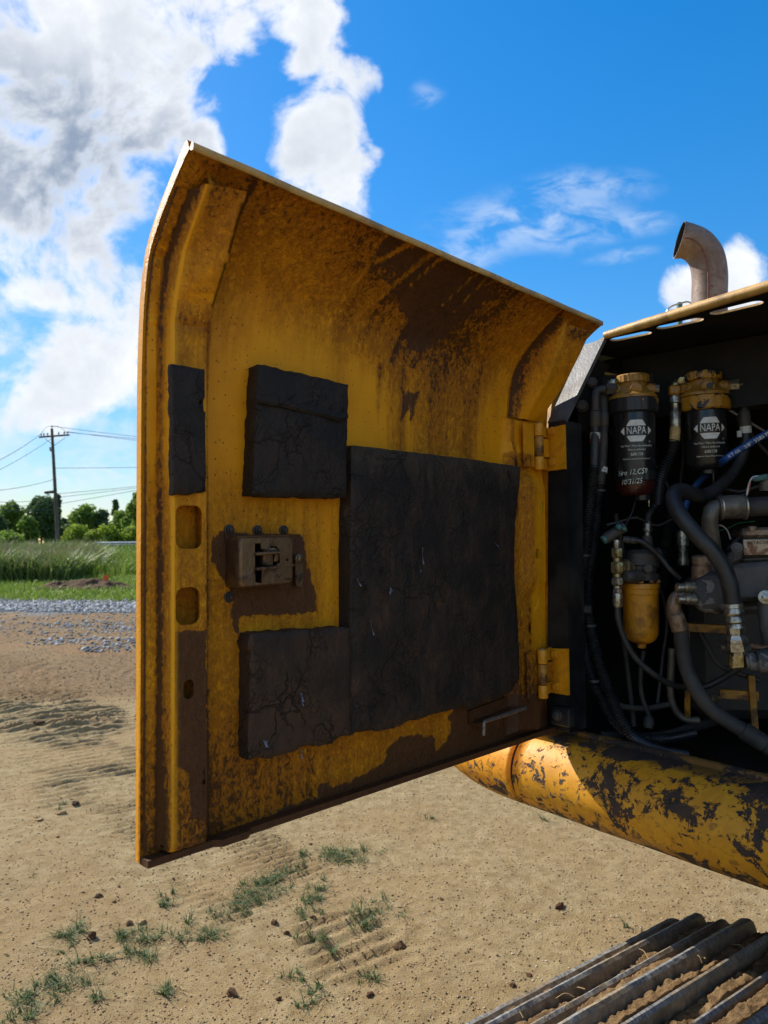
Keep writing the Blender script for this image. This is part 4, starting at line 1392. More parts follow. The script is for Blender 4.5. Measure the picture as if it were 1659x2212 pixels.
# outer hem of the door seen past the stile
mb = MB().box(door3(-.012, zbot(0) + .01, .0005), DU * .012, DW * .014, ZUP * (1.80 - zbot(0)))
doorpart('door_hem', mb, .05, g=.3)

# upper box gusset on the hinge side following the roll of the door
S_u = .119
zr = np.linspace(1.905, 2.088, 14)
mb = MB()
for i, z in enumerate(zr):
    t = i / (len(zr) - 1)
    rw = .024 + (.128 - .024) * t ** 1.02 + .012 * sin(pi * t)
    ez = z - .012 * t; ew = .018 + ((0.1476, 2.0668)[0] - .018) * t + .010 * sin(pi * t)
    sw = skin_w(z + .004, S_u)
    mb.v += [door3(S_u + .004, z + .004, sw + .0005), door3(S_u - .004, z + .003, sw + .007), door3(.104 - .004 * t, z, .5 * (sw + .004 + rw) + .004), door3(.092, z, rw), door3(.088, z - .001, rw + .001), door3(.034 - .004 * t, ez, ew)]
m_ = 6
for i in range(len(zr) - 1):
    for j in range(m_ - 1):
        mb.f.append((i * m_ + j, i * m_ + j + 1, (i + 1) * m_ + j + 1, (i + 1) * m_ + j))
e0 = (len(zr) - 1) * m_
k0 = len(mb.v); mb.v += [door3(.085, 2.094, skin_w(2.094, .085)), door3(.03, 2.085, skin_w(2.085, .03))]
mb.f += [(e0 + 4, e0 + 5, k0 + 1, k0), (e0 + 4, k0, e0 + 3), (e0 + 3, k0, e0 + 1, e0 + 2)]
# right wall of the box
for i in range(len(zr) - 1):
    mb.add([mb.v[i * m_ + 5], mb.v[(i + 1) * m_ + 5], door3(.028, zr[i + 1], skin_w(zr[i + 1], .03)), door3(.028, zr[i], skin_w(zr[i], .03))], [(0, 1, 2, 3)])
mb = remesh_fine(mb, .010)
A = dattr(mb, .08)
Uv = np.array([(p - HG).dot(DU) for p in mb.v]); Zv = np.array([p.z for p in mb.v]); Wv = np.array([(p - HG).dot(DW) for p in mb.v])
A['stain'] = np.maximum(A['stain'], sstep(.100, .104, Uv) * sstep(.118, .113, Uv) * (.02 + .62 * fbm(Zv * 9, Uv * 20, 91, 3)) * .9)
A['grime'] += .5 * sstep(.1, .112, Uv) + .35 * sstep(.02, .0, np.abs(Zv - 2.07)) * sstep(.09, .07, Uv)
A['rub'] = .8 * np.exp(-((Uv - .0895) / .003) ** 2)
o = part('corner_gusset', mb, MAT['door'], door, attrs=A)
bm = bmesh.new(); bm.from_mesh(o.data)
for e in bm.edges:
    if len(e.link_faces) == 2:
        e.smooth = e.calc_face_angle(0) < radians(24)
bm.to_mesh(o.data); bm.free()

# ------------------------------------------------------------------ stay rod bracket at the foot of the door
b0_, b1_, b2_, b3_ = (0.2584, 1.3146, 0.004), (0.122, 1.3258, 0.004), (0.1195, 1.3053, 0.004), (0.2576, 1.2911, 0.004)
mb = MB()
mb.prism([(q[0], q[1]) for q in (b0_, b1_, b2_, b3_)], HG + DW * .0008, DU, ZUP, DW * .004)
mb.box(door3(b3_[0], b3_[1] - .003, .001), door3(b2_[0], b2_[1] - .003, .001) - door3(b3_[0], b3_[1] - .003, .001), DW * .022, ZUP * .003)
doorpart('rod_bracket', mb, .015, g=.35)
r_ = [(0.1068, 1.2989, 0.024), (0.1759, 1.2953, 0.024), (0.2298, 1.2935, 0.024), (0.2381, 1.2896, 0.024), (0.2401, 1.2676, 0.024)]
mb = MB().tube([door3(q[0], q[1], q[2]) for q in r_], .0038, 10)
part('stay_rod', mb, MAT['rod'], door)

# ------------------------------------------------------------------ hinges
def hinge(zt, zb, zc1, zc2, leaf_a, cut, bolts, door_u, label, kn_u):
    h = empty('hinge', mach3(.02, 0, zb), label, None, None, exc)
    # leaf on the machine, notched around the middle knuckle
    poly = [(leaf_a[0], zb - .001), (leaf_a[1], zb), (leaf_a[1], zt), (leaf_a[0], zt - .004), (leaf_a[0], zc1), (cut, zc1), (cut, zc2), (leaf_a[0], zc2)]
    mb = MB().prism(poly, HG - DB * .012, DM, ZUP, DB * .007)
    part('hinge_leaf', mb, MAT['hinge'], h)
    ax = door3(kn_u, 0, .036)
    for (a, b_) in ((zc1 + .002, zt - .001), (zb + .001, zc2 - .002)):
        e_ = mach3(leaf_a[0] + .004, -.009, 0) - ax; e_.z = 0
        s_d = e_.cross(ZUP).normalized() * .005
        part('hinge_strap', MB().box(ax - s_d / 2 + ZUP * a, e_, s_d, ZUP * (b_ - a)), MAT['hinge'], h)
    kn = []
    for (a, b_, mt) in ((zc1 + .0008, zt + .001, 'hinge'), (zc2 + .0005, zc1 - .0005, 'yellow_dirty'), (zb - .002, zc2 - .0008, 'hinge')):
        mb = MB().lathe(ax + ZUP * a, ZUP, [(0, .0098), (.001, .0105), (b_ - a - .001, .0105), (b_ - a, .0098)], 22)
        part('knuckle', mb, MAT[mt], h)
    mb = MB().lathe(ax + ZUP * (zt + .001), ZUP, [(0, .006), (.0025, .0055), (.003, .002)], 14)
    part('hinge_pin', mb, MAT['rust_steel'], h)
    # leaf on the door
    mb = MB().box(door3(door_u[0], zb + .002, .0285), DU * (door_u[1] - door_u[0]), ZUP * (zt - zb - .002), DW * .005, .0015)
    mb.box(door3(-.002, zc2 + .002, .022), DU * (door_u[0] + .004), ZUP * (zc1 - zc2 - .004), DW * .006)
    doorpart('hinge_leaf', mb, .012, g=.2, parent=h)
    for (a, z) in bolts:
        mb = MB().lathe(mach3(a, -.0121, z), -DB, [(0, .0105), (.0016, .0105), (.0017, .0088)], 18)
        mb.hexnut(mach3(a, -.0138, z), -DB, .006, .0088)
        part('bolt', mb, MAT['hinge'], h)
    return h


q1, q2, q3 = (0.0166, -0.012, 1.8991), (0.0682, -0.012, 1.8952), (0.0678, -0.012, 1.7993)
c1, c2 = (0.0234, -0.012, 1.8695), (0.0298, -0.012, 1.8259)
hinge(q2[2], q3[2], c1[2], c2[2], (q1[0], q2[0]), c2[0], ((0.0387, -0.012, 1.8839)[0:1] + (0.0387, -0.012, 1.8839)[2:], (0.0401, -0.012, 1.8168)[0:1] + (0.0401, -0.012, 1.8168)[2:]), ((0.072, 1.8516, 0.03)[0], (0.1069, 1.8488, 0.03)[0]), 'upper yellow door hinge', (0.0601, 1.844, 0.036)[0])
q1, q2, q3 = (0.0143, -0.012, 1.4121), (0.0641, -0.012, 1.4146), (0.0627, -0.012, 1.3166)
c1, c2 = (0.0211, -0.012, 1.3858), (0.0249, -0.012, 1.3424)
hinge(q2[2], q3[2], c1[2], c2[2], (q1[0], q2[0]), c2[0], ((0.0349, -0.012, 1.4004)[0:1] + (0.0349, -0.012, 1.4004)[2:], (0.0374, -0.012, 1.3314)[0:1] + (0.0374, -0.012, 1.3314)[2:]), ((0.0811, 1.3719, 0.03)[0], (0.1091, 1.3755, 0.03)[0]), 'lower yellow door hinge', (0.0628, 1.3722, 0.036)[0])

# ------------------------------------------------------------------ door post and slanted frame plate
def quad_prism(p, d):
    """four points in space given a depth vector"""
    mb = MB(); p = [Vector(q) for q in p]; d = Vector(d)
    mb.add(p + [q + d for q in p], [(3, 2, 1, 0), (4, 5, 6, 7), (0, 1, 5, 4), (1, 2, 6, 5), (2, 3, 7, 6), (3, 0, 4, 7)])
    return mb


IN = DB
mb = quad_prism([mach3(.001, -.002, 1.235), mach3(.059, -.002, 1.235), mach3(.0646, -.002, 1.905), mach3(.020, -.002, 1.905)], IN * .06)
part('door_post', mb, MAT['black'], exc, label='black upright post carrying the door hinges')
mb = quad_prism([mach3(.0185, -.003, 1.907), mach3(.0655, -.003, 1.907), mach3(.100, .100, 2.095), mach3(.045, .100, 2.092)], (IN * .008 - ZUP * .004))
part('slant_plate', mb, MAT['slant'], exc, label='grey frame plate leaning inward above the post')
mb = MB()
ip = [Vector(q) for q in ((0.4563, 1.6585, 1.9708), (0.5114, 1.6742, 2.0764), (0.5453, 1.6848, 2.062), (0.5273, 1.6858, 2.0378), (0.5261, 1.6898, 1.9371), (0.4896, 1.6813, 1.9005), (0.4627, 1.6711, 1.9048))]
mb.add(ip + [q + Vector((.15, .9, 0)) * .006 for q in ip], [tuple(range(7)), tuple(range(13, 6, -1))] + [(i, (i + 1) % 7, 7 + (i + 1) % 7, 7 + i) for i in range(7)])
part('inner_bracket', mb, MAT['wall'], exc)
for (p, r) in (((0.4651, 1.644, 1.958), .0115), ((0.4943, 1.6616, 2.0171), .010)):
    ax = (Vector((0, 0, CAM_Z)) - Vector(p)); ax.z *= .3; ax = ax.normalized()
    mb = MB().lathe(Vector(p), ax, [(-.006, r * 1.25), (0, r * 1.25), (.0005, r), ], 16).hexnut(Vector(p), ax, .010, r)
    part('bolt', mb, MAT['cast_dark'], exc)
# black stop block at the foot of the post
sa, sb_, sc_, sd2 = (0.0235, -0.02, 1.2898), (0.0725, -0.02, 1.2904), (0.0727, -0.02, 1.2508), (0.0237, -0.02, 1.2482)
mb = MB().box(mach3(sa[0], -.022, sc_[2]), DM * (sb_[0] - sa[0]), DB * .022, ZUP * (sb_[2] - sc_[2]), .003)
stop = part('stop_block', mb, MAT['black'], exc)
q = (0.044, -0.022, 1.273)
mb = MB().lathe(mach3(q[0], -.022, q[2]), -DB, [(0, .012), (.002, .012), (.0021, .009), (.008, .0085), (.009, .006)], 16)
part('bolt', mb, MAT['cast_dark'], stop)
# ------------------------------------------------------------------ engine bay shell
A1 = 1.45
mb = MB().box(mach3(-.095, .062, 1.06), DM * .006, DB * .93, ZUP * 1.03)
part('bay_side_wall', mb, MAT['wall'], exc)
mb = MB().box(mach3(-.095, .992, 1.0), DM * (A1 + .1), DB * .008, ZUP * 1.10)
part('bay_back_wall', mb, MAT['wall'], exc)
mb = MB().box(mach3(A1, .05, 1.0), DM * .008, DB * .95, ZUP * 1.10)
part('bay_end_wall', mb, MAT['wall'], exc)
mb = MB().box(mach3(-.095, .11, 1.125), DM * (A1 + .1), DB * .90, ZUP * .010)
part('bay_floor', mb, MAT['floor_oil'], exc)
# inner partition that closes the view under the roof
mb = quad_prism([mach3(.02, .30, 1.94), mach3(1.3, .52, 1.94), mach3(1.3, .52, 2.094), mach3(.02, .30, 2.094)], DB * .006)
part('bay_baffle', mb, MAT['wall'], exc)
# roof with its rolled yellow edge and ventilation slots
ra0, rb0 = .094, .112; ra1, rb1 = .4574, .0747
slope = (rb1 - rb0) / (ra1 - ra0)


def rail(a):
    return rb0 + slope * (a - ra0)


def slotp(p, q, r):
    (a0, b0), (a1, b1) = p, q
    ln = math.hypot(a1 - a0, b1 - b0); ex = ((a1 - a0) / ln, (b1 - b0) / ln); ey = (-ex[1], ex[0])
    out = []
    for i in range(8):
        t = radians(90 + 180 * i / 7); out.append((a0 + ex[0] * r + ex[0] * r * cos(t) + ey[0] * r * sin(t), b0 + ex[1] * r + ex[1] * r * cos(t) + ey[1] * r * sin(t)))
    for i in range(8):
        t = radians(-90 + 180 * i / 7); out.append((a1 - ex[0] * r + ex[0] * r * cos(t) + ey[0] * r * sin(t), b1 - ex[1] * r + ex[1] * r * cos(t) + ey[1] * r * sin(t)))
    return out


s1, s2 = (0.0897, 0.1404, 2.1), (0.1836, 0.1513, 2.1)
s3, s4 = (0.2038, 0.1387, 2.1), (0.3006, 0.1501, 2.1)
s5, s6 = (0.322, 0.1338, 2.1), (0.423, 0.1378, 2.1)
slots = [slotp(s1[:2], s2[:2], .0165), slotp(s3[:2], s4[:2], .0165), slotp(s5[:2], s6[:2], .0165)]
da, db_ = s5[0] - s3[0], s5[1] - s3[1]
for i in (1, 2, 3):
    slots.append(slotp((s5[0] + da * i, s5[1] + db_ * i), (s6[0] + da * i, s6[1] + db_ * i), .0165))
mb = MB()
mb.sheet([(ra0, rail(ra0)), (1.40, rail(1.40)), (1.40, .985), (-.09, .985), (-.09, .17), (.05, .135)], slots, lambda x, y, d: mach3(x, y, 2.1035 - d), .004)
n = len(mb.v)
mb.add([mach3(ra0, rail(ra0), 2.0995), mach3(1.40, rail(1.40), 2.0995)], [])
mb2 = MB()
mb2.sheet([(ra0, rail(ra0)), (1.40, rail(1.40)), (1.40, .985), (-.09, .985), (-.09, .17), (.05, .135)], slots, lambda x, y, d: mach3(x, y, 2.0992 - d), .0005)
part('bay_roof_lining', mb2, MAT['wall'], exc)
mb.v = mb.v[:n]
part('bay_roof', mb, MAT['hood'], exc, label='yellow bay roof with long ventilation slots')
mb = MB()
rp = [mach3(a, rail(a) - .004, 2.1035) for a in np.linspace(ra0 + .004, 1.40, 14)]
mb.tube(rp, [.0085] + [.0105] * 13, 14, True, 3)
part('roof_rail', mb, MAT['hood'], exc)
# rest of the upper body behind: side panel under the closed hood, far bays
pp = [(0.0, 1.235), (0.0, 1.80), (.006, 1.90), (.02, 1.985), (.05, 2.035), (.10, 2.075), (.15, 2.095), (.9, 2.12)]
mb = MB()
for a in (-.46, .008):
    mb.v += [mach3(a, b_ + .012, z) for b_, z in pp]
m = len(pp)
mb.f += [(i, i + 1, m + i + 1, m + i) for i in range(m - 1)]
c0 = len(mb.v); mb.v += [mach3(.008, .05, 1.235), mach3(.008, .05, 1.80), mach3(.008, .09, 2.0)]
mb.f += [(m + 0, m + 1, c0 + 1, c0), (m + 1, m + 2, m + 3, c0 + 2, c0 + 1), (m + 3, m + 4, m + 5, c0 + 2)]
part('side_panel', mb, MAT['hood'], exc)
mb = MB().box(mach3(-.46, .03, 1.26), DM * .008, DB * 2.4, ZUP * .79, .003)
part('rear_panel', mb, MAT['hood'], exc)
mb = MB().box(mach3(-.45, 1.01, 1.0), DM * 2.6, DB * 1.45, ZUP * 1.02, .03)
part('upper_body', mb, MAT['hood'], exc)

# ------------------------------------------------------------------ half-round lower sill
def sill_mb(a0, a1, nose=False):
    mb = MB()
    na = 60 if not nose else 30
    angs = np.radians(np.linspace(82, 262, 26))
    for i in range(na + 1):
        t = i / na; a = a0 + (a1 - a0) * t
        sc = 1.0
        if nose:
            sc = sqrt(max(0.0, 1 - (t * .985) ** 2.2))
        r = .0905 * (.10 + .90 * sc) if nose else .0905
        cb, cz = .070, 1.1165 + (.02 * (1 - sc) if nose else 0)
        ring = []
        if not nose:
            ring.append((.108, 1.2120)); ring.append((.080, 1.2135))
        else:
            ring.append((.108, cz + r + .002)); ring.append((.080, cz + r + .003))
        for an in angs:
            wob = .0012 * (vnoise(np.array([a * 9.0 + 40]), np.array([an * 3]), 5)[0] - .5) * 2
            ring.append((cb + (r + wob) * cos(an), cz + (r + wob) * sin(an)))
        ring.append((.30, cz - r))
        for (b_, z) in ring:
            mb.v.append(mach3(a, b_, z))
        m = len(ring)
        if i:
            for j in range(m - 1):
                mb.f.append(((i - 1) * m + j, i * m + j, i * m + j + 1, (i - 1) * m + j + 1))
    mb.f.append(tuple(range(m - 1, -1, -1)) if a1 > a0 else tuple(range(m)))
    k0 = na * m
    mb.f.append(tuple(k0 + j for j in range(m)))
    return mb


def low_attr(mb):
    Z = np.array([p.z for p in mb.v])
    return dict(low=sstep(1.10, 1.03, Z) + 1.15 * sstep(1.192, 1.206, Z))


mb = sill_mb(-.086, 1.6)
part('sill_beam', mb, MAT['chipped'], exc, attrs=low_attr(mb), label='yellow half-round sill with black chipped patches')
mb = sill_mb(-.098, -.40, True)
part('sill_nose', mb, MAT['chipped'], exc, attrs=low_attr(mb), label='rounded rear end of the yellow sill')
mb = MB()
for a in (-.097, -.087):
    mb.v += [mach3(a, .07 + .084 * cos(t), 1.1165 + .084 * sin(t)) for t in np.radians(np.linspace(80, 265, 20))]
mb.f += [(i, i + 1, 20 + i + 1, 20 + i) for i in range(19)]
part('sill_joint', mb, MAT['black'], exc)
mb = MB().box(mach3(-.33, .30, 1.03), DM * 2.4, DB * 2.1, ZUP * .05, .01)
part('deck_plate', mb, MAT['black'], exc)

# ------------------------------------------------------------------ exhaust stack
D0 = 2.6
def WP(lst):
    return [Vector(q) for q in lst]


cl = WP([(1.1931, 2.5776, 2.2591), (1.1984, 2.5708, 2.4284), (1.2004, 2.5668, 2.53), (1.2021, 2.5638, 2.6045), (1.191, 2.5612, 2.669), (1.1623, 2.5624, 2.7129), (1.129, 2.5666, 2.734), (1.0972, 2.5712, 2.7424)])
mb = MB().tube(cl, [.0615] * 7 + [.0655], 28, False, 8)
ring0 = len(mb.v) - 28
inner = MB().tube([cl[-1] + (cl[-1] - cl[-2]) * .0, cl[-2], cl[-3], cl[-4]], [.0625, .058, .057, .057], 28, False, 6)
mb.f += [(ring0 + s_, ring0 + (s_ + 1) % 28, ring0 + (s_ + 1) % 28, ring0 + s_) for s_ in ()]
stack = part('exhaust_stack', mb, MAT['stack'], exc, 60, label='curved rusty grey exhaust pipe above the hood')
part('pipe_bore', inner, MAT['soot'], stack, 60)
rim = MB(); c_ = cl[-1]; T = (cl[-1] - cl[-2]).normalized(); e1 = T.orthogonal().normalized(); e2 = T.cross(e1)
for s_ in range(28):
    an = 2 * pi * s_ / 28; d_ = e1 * cos(an) + e2 * sin(an)
    rim.v += [c_ + d_ * .0658, c_ + d_ * .0622, c_ + d_ * .0622 - T * .004, c_ + d_ * .0658 - T * .004]
for s_ in range(28):
    t_ = (s_ + 1) % 28
    rim.f += [(4 * s_ + j, 4 * t_ + j, 4 * t_ + (j + 1) % 4, 4 * s_ + (j + 1) % 4) for j in range(4)]
part('pipe_rim', rim, MAT['stack'], stack)
sm = WP([(1.0924, 2.5089, 2.7233), (1.1168, 2.5042, 2.7159), (1.1395, 2.4972, 2.6908), (1.1591, 2.5027, 2.6558), (1.1679, 2.5039, 2.6007), (1.1687, 2.5057, 2.5426), (1.1663, 2.5084, 2.4765)])
part('weld_seam', MB().tube(sm, .0022, 6), MAT['weld'], stack)
mb = MB().lathe(mach3(0, 0, 0) * 0 + cl[0], ZUP, [(-.25, .075), (.0, .075), (.01, .068)], 24)
part('pipe_socket', mb, MAT['black'], stack)
gr_ = WP([(1.2432, 3.0643, 2.6004), (1.2456, 3.0629, 2.6367), (1.264, 3.0621, 2.6567), (1.3006, 3.0616, 2.6684), (1.337, 3.0613, 2.676), (1.3651, 3.062, 2.6596)])
rail_o = part('grab_rail', MB().tube(gr_, .0035, 8), MAT['zinc'], exc)
part('rail_post', MB().tube(WP([(1.3048, 3.0713, 2.6757), (1.3033, 3.0767, 2.542)]), .012, 10), MAT['teal'], rail_o)


# ------------------------------------------------------------------ filters and plumbing; lengths below are given in thousandths at the part's distance
def ax2(p, q):
    return (Vector(q) - Vector(p))


def lat(mb, p, q, prof, s, seg=24, cap=True):
    """turned part: starts at p towards q; profile heights and radii in units of s"""
    return mb.lathe(Vector(p), ax2(p, q), [(h * s, r * s) for h, r in prof], seg, cap)


S162 = 1.62 / 1534
CAMP = Vector((0, 0, CAM_Z))


def text_mesh(body, size, font_shear=0.0, spacing=1.0):
    cu = bpy.data.curves.new('print', 'FONT')
    cu.body = body; cu.size = size; cu.align_x = 'CENTER'; cu.align_y = 'CENTER'; cu.resolution_u = 2
    cu.space_character = spacing; cu.shear = font_shear
    ob = bpy.data.objects.new('print', cu)
    COL.objects.link(ob)
    me = bpy.data.meshes.new_from_object(ob)
    vs = [tuple(v.co) for v in me.vertices]; fs = [tuple(p.vertices) for p in me.polygons]
    bpy.data.objects.remove(ob); bpy.data.meshes.remove(me); bpy.data.curves.remove(cu)
    return vs, fs


def wrap_print(mb, vs, fs, c, axis, r, yaw, y0, x0=0.0, bold=0.0):
    """lay flat print round a canister: c is the axis point level with y = 0, yaw turns the print round the axis"""
    ax = Vector(axis).normalized(); f = (CAMP - c); f = (f - ax * f.dot(ax)).normalized(); rgt = ax.cross(f) * -1
    rgt = f.cross(ax) * -1
    if rgt.x < 0:
        rgt = -rgt
    out = []
    for (x, y, _z) in vs:
        an = (x + x0) / r + yaw
        out.append(c + ax * (y + y0) + (f * cos(an) + rgt * sin(an)) * (r + .0006))
    mb.add(out, fs)


def squash(vs, kx):
    return [(x * kx, y, z) for x, y, z in vs]


LOGO = [[(-.30, .155), (.30, .155), (.195, .34), (-.195, .34)], [(-.30, -.155), (-.195, -.34), (.195, -.34), (.30, -.155)],
        [(-.365, .125), (-.50, 0), (-.365, -.125)], [(.365, .125), (.365, -.125), (.50, 0)]]


def filter_prints(root, c, axis, r, yaw, s, hand=False):
    mb = MB()
    k_ = 0.071 * s / S162 * 1.0
    for poly in LOGO:
        # cut shapes into strips so that they follow the curve
        xs = [p[0] for p in poly]; n = 10
        for i in range(n):
            xa = min(xs) + (max(xs) - min(xs)) * i / n; xb = min(xs) + (max(xs) - min(xs)) * (i + 1) / n

            def yr(x):
                ys = []
                for j in range(len(poly)):
                    (x1, y1), (x2, y2) = poly[j], poly[(j + 1) % len(poly)]
                    if min(x1, x2) - 1e-9 <= x <= max(x1, x2) + 1e-9 and abs(x1 - x2) > 1e-9:
                        ys.append(y1 + (y2 - y1) * (x - x1) / (x2 - x1))
                return (min(ys), max(ys)) if ys else (0, 0)
            a, b_ = yr(xa + 1e-6), yr(xb - 1e-6)
            wrap_print(mb, [(xa * k_, a[0] * k_, 0), (xb * k_, b_[0] * k_, 0), (xb * k_, b_[1] * k_, 0), (xa * k_, a[1] * k_, 0)], [(0, 1, 2, 3)], c, axis, r, yaw, .0)
    vs, fs = text_mesh('NAPA', .0235 * s / S162)
    wrap_print(mb, squash(vs, .70), fs, c, axis, r, yaw, 0)
    part('filter_logo', mb, MAT['print'], root, smooth=False)
    mb = MB()
    for (t, sz, dy_, kx) in (('Fuel Filter / Filtro de combustible', .0064, -.0335, .82), ('Filtre à carburant', .0064, -.042, .86), ('600158', .0098, -.0525, .9), ('Maximum Heavy Duty Protection\"', .0048, -.0625, .9), ('®', .006, -.025, 1)):
        vs, fs = text_mesh(t, sz * s / S162)
        wrap_print(mb, squash(vs, kx), fs, c, axis, r, yaw, dy_ * s / S162, .030 if t == '®' else 0)
    part('filter_print', mb, MAT['print'], root, smooth=False)
    if hand:
        mb = MB()
        for (t, sz, dy_, x0) in (('Hro 12,C59', .0170, -.092, -.012), ('10/31/25', .0165, -.113, -.014)):
            vs, fs = text_mesh(t, sz, .25, 1.02)
            vs = [(x * .78, y + .05 * x + .0006 * sin(x * 900), z) for x, y, z in vs]
            wrap_print(mb, vs, fs, c, axis, r, yaw, dy_, x0)
        part('marker_writing', mb, MAT['chalk'], root, smooth=False)


def head_unit(root, cx, s, cap_p, cap_q, cap_r, body_p, body_q, plug_p, matn='head'):
    mb = MB()
    # ribbed cap
    n = 44; ax = ax2(cap_p, cap_q).normalized(); h = ax2(cap_p, cap_q).length
    t = Vector((1, 0, 0)); e2 = ax.cross(t).normalized(); e1 = e2.cross(ax)
    vs = []; fs = []
    for (hh, rr, rib) in ((0, cap_r * .96, 0), (h * .1, cap_r, 1), (h * .85, cap_r, 1), (h, cap_r * .93, 0), (h * 1.02, cap_r * .8, 0)):
        for i in range(n):
            an = 2 * pi * i / n; r_ = rr + (.0011 * (1 if i % 2 else -.3) * rib)
            vs.append(Vector(cap_p) + ax * hh + (e1 * cos(an) + e2 * sin(an)) * r_)
    for k_ in range(4):
        fs += [(k_ * n + i, k_ * n + (i + 1) % n, (k_ + 1) * n + (i + 1) % n, (k_ + 1) * n + i) for i in range(n)]
    fs.append(tuple(4 * n + i for i in range(n)))
    mb.add(vs, fs)
    part('ribbed_cap', mb, MAT['collar_y'] if matn == 'two' else MAT['head'], root, 25)
    mb = MB()
    lat(mb, body_p, body_q, [(0, 31), (7, 30), (14, 31), (20, 36), (26, 44), (30, 50), (36, 51)], s, 30)
    return mb


def ribbed_ring(mb, p, q, r, h, n=60, amp=.0012):
    ax = ax2(p, q).normalized(); t = Vector((1, 0, 0)); e2 = ax.cross(t).normalized(); e1 = e2.cross(ax)
    vs = []; fs = []
    for (hh, rr, rib) in ((0, r * .96, 0), (h * .08, r, 1), (h * .9, r, 1), (h, r * .95, 0)):
        for i in range(n):
            an = 2 * pi * i / n; r_ = rr + amp * (1 if (i % 4) < 2 else 0) * rib
            vs.append(Vector(p) + ax * hh + (e1 * cos(an) + e2 * sin(an)) * r_)
    for k_ in range(3):
        fs += [(k_ * n + i, k_ * n + (i + 1) % n, (k_ + 1) * n + (i + 1) % n, (k_ + 1) * n + i) for i in range(n)]
    fs.append(tuple(range(n - 1, -1, -1))); fs.append(tuple(3 * n + i for i in range(n)))
    mb.add(vs, fs)
    return mb


# mounting plate behind the filters
mb = MB()
pl = WP([(0.5174, 1.7155, 2.0449), (0.7568, 1.7003, 2.0499), (0.9575, 1.6851, 2.054), (0.9564, 1.689, 1.9577), (0.7523, 1.7043, 1.9516), (0.6625, 1.7095, 1.9457), (0.5332, 1.7197, 1.9422)])
nb_ = Vector((.2, .98, 0))
mb.add(pl + [p_ + nb_ * .006 for p_ in pl], [tuple(range(7)), tuple(range(13, 6, -1))] + [(i, (i + 1) % 7, 7 + (i + 1) % 7, 7 + i) for i in range(7)])
plate = part('filter_bracket', mb, MAT['black'], exc, label='black plate the fuel filters hang from')
for p_ in ((0.8852, 1.6859, 2.0349), (0.8847, 1.6879, 1.9862)):
    ax = Vector((-.2, -.98, .05)).normalized()
    mb = MB().lathe(Vector(p_), ax, [(0, .016), (.003, .016), (.0031, .013)], 18).hexnut(Vector(p_) + ax * .003, ax, .009, .0135)
    part('bolt', mb, MAT['brass'], plate)

# ---- first fuel filter (left)
s = S162
f1 = empty('fuel_filter', Vector((0.5731, 1.6181, 1.7307)), 'left fuel filter, hand-dated, with a dark red bowl', None, None, exc)
mb = head_unit(f1, 1366, s, (0.5699, 1.6072, 2.0009), (0.5695, 1.6065, 2.0199), 34 * s, (0.5699, 1.6071, 2.003), (0.5705, 1.6087, 1.965), None)
for (p_, q_, pr) in (((0.5697, 1.6077, 1.9893), (0.6124, 1.5978, 1.9856), [(0, 13), (46, 13), (47, 9)]), ((0.5697, 1.6078, 1.9871), (0.5333, 1.6127, 1.9886), [(0, 14), (36, 13), (37, 9)]), ((0.571, 1.5878, 1.985), (0.5373, 1.4886, 1.9645), [(0, 13), (22, 12), (23, 10)])):
    lat(mb, p_, q_, pr, s, 16)
part('filter_head', mb, MAT['head'], f1)
mb = MB(); lat(mb, (0.5669, 1.5699, 1.9822), (0.5377, 1.4886, 1.9652), [(0, 10), (4, 10), (5, 8), (5.2, 3)], s, 16)
part('plug', mb, MAT['rubber'], f1)
mb = MB(); lat(mb, (0.6124, 1.5978, 1.9866), (0.6262, 1.5928, 1.9854), [(0, 9), (13, 9), (14, 7)], s, 6)
part('plug', mb, MAT['zinc'], f1)
mb = MB(); ribbed_ring(mb, (0.5716, 1.6086, 1.966), (0.5717, 1.6099, 1.9333), 50 * s, 32 * s)
part('collar', mb, MAT['collar'], f1, 25)
mb = MB(); lat(mb, (0.5718, 1.6098, 1.9365), (0.5739, 1.6153, 1.7993), [(0, 43), (6, 44), (100, 43), (130, 42.5)], s, 40)
part('canister', mb, MAT['canister'], f1)
mb = MB(); ribbed_ring(mb, (0.5739, 1.6152, 1.8014), (0.5742, 1.6162, 1.7782), 43 * s, 22 * s, 64, .001)
part('collar', mb, MAT['canister'], f1, 25)
mb = MB(); lat(mb, (0.5742, 1.6161, 1.7792), (0.5743, 1.6175, 1.7444), [(0, 40), (12, 40), (24, 36), (30, 30), (33, 22)], s, 32)
part('water_bowl', mb, MAT['bowl'], f1)
mb = MB(); ribbed_ring(mb, (0.5855, 1.6074, 1.7478), (0.5859, 1.608, 1.7331), 17 * s, 13 * s, 36, .0008)
part('drain_knob', mb, MAT['canister'], f1, 25)
mb = MB(); lat(mb, (0.5974, 1.5978, 1.7366), (0.5972, 1.5985, 1.7199), [(0, 2.5), (8, 2.5), (9, 2), (16, 1.6)], s, 8)
part('drain_tip', mb, MAT['zinc'], f1)
c_ = Vector((0.5733, 1.6119, 1.8847))
filter_prints(f1, Vector((0.5724, 1.6117, 1.8894)), ax2((0.5739, 1.6153, 1.7993), (0.5718, 1.6098, 1.9365)), 44 * s, .11, s, True)
c_ = Vector((0.5734, 1.617, 1.7571))
mb = MB(); lat(mb, (0.5625, 1.5797, 1.7628), (0.533, 1.4969, 1.7569), [(0, 5), (1.5, 4), (2, 1)], s, 14)
part('red_lens', mb, MAT['red'], f1)
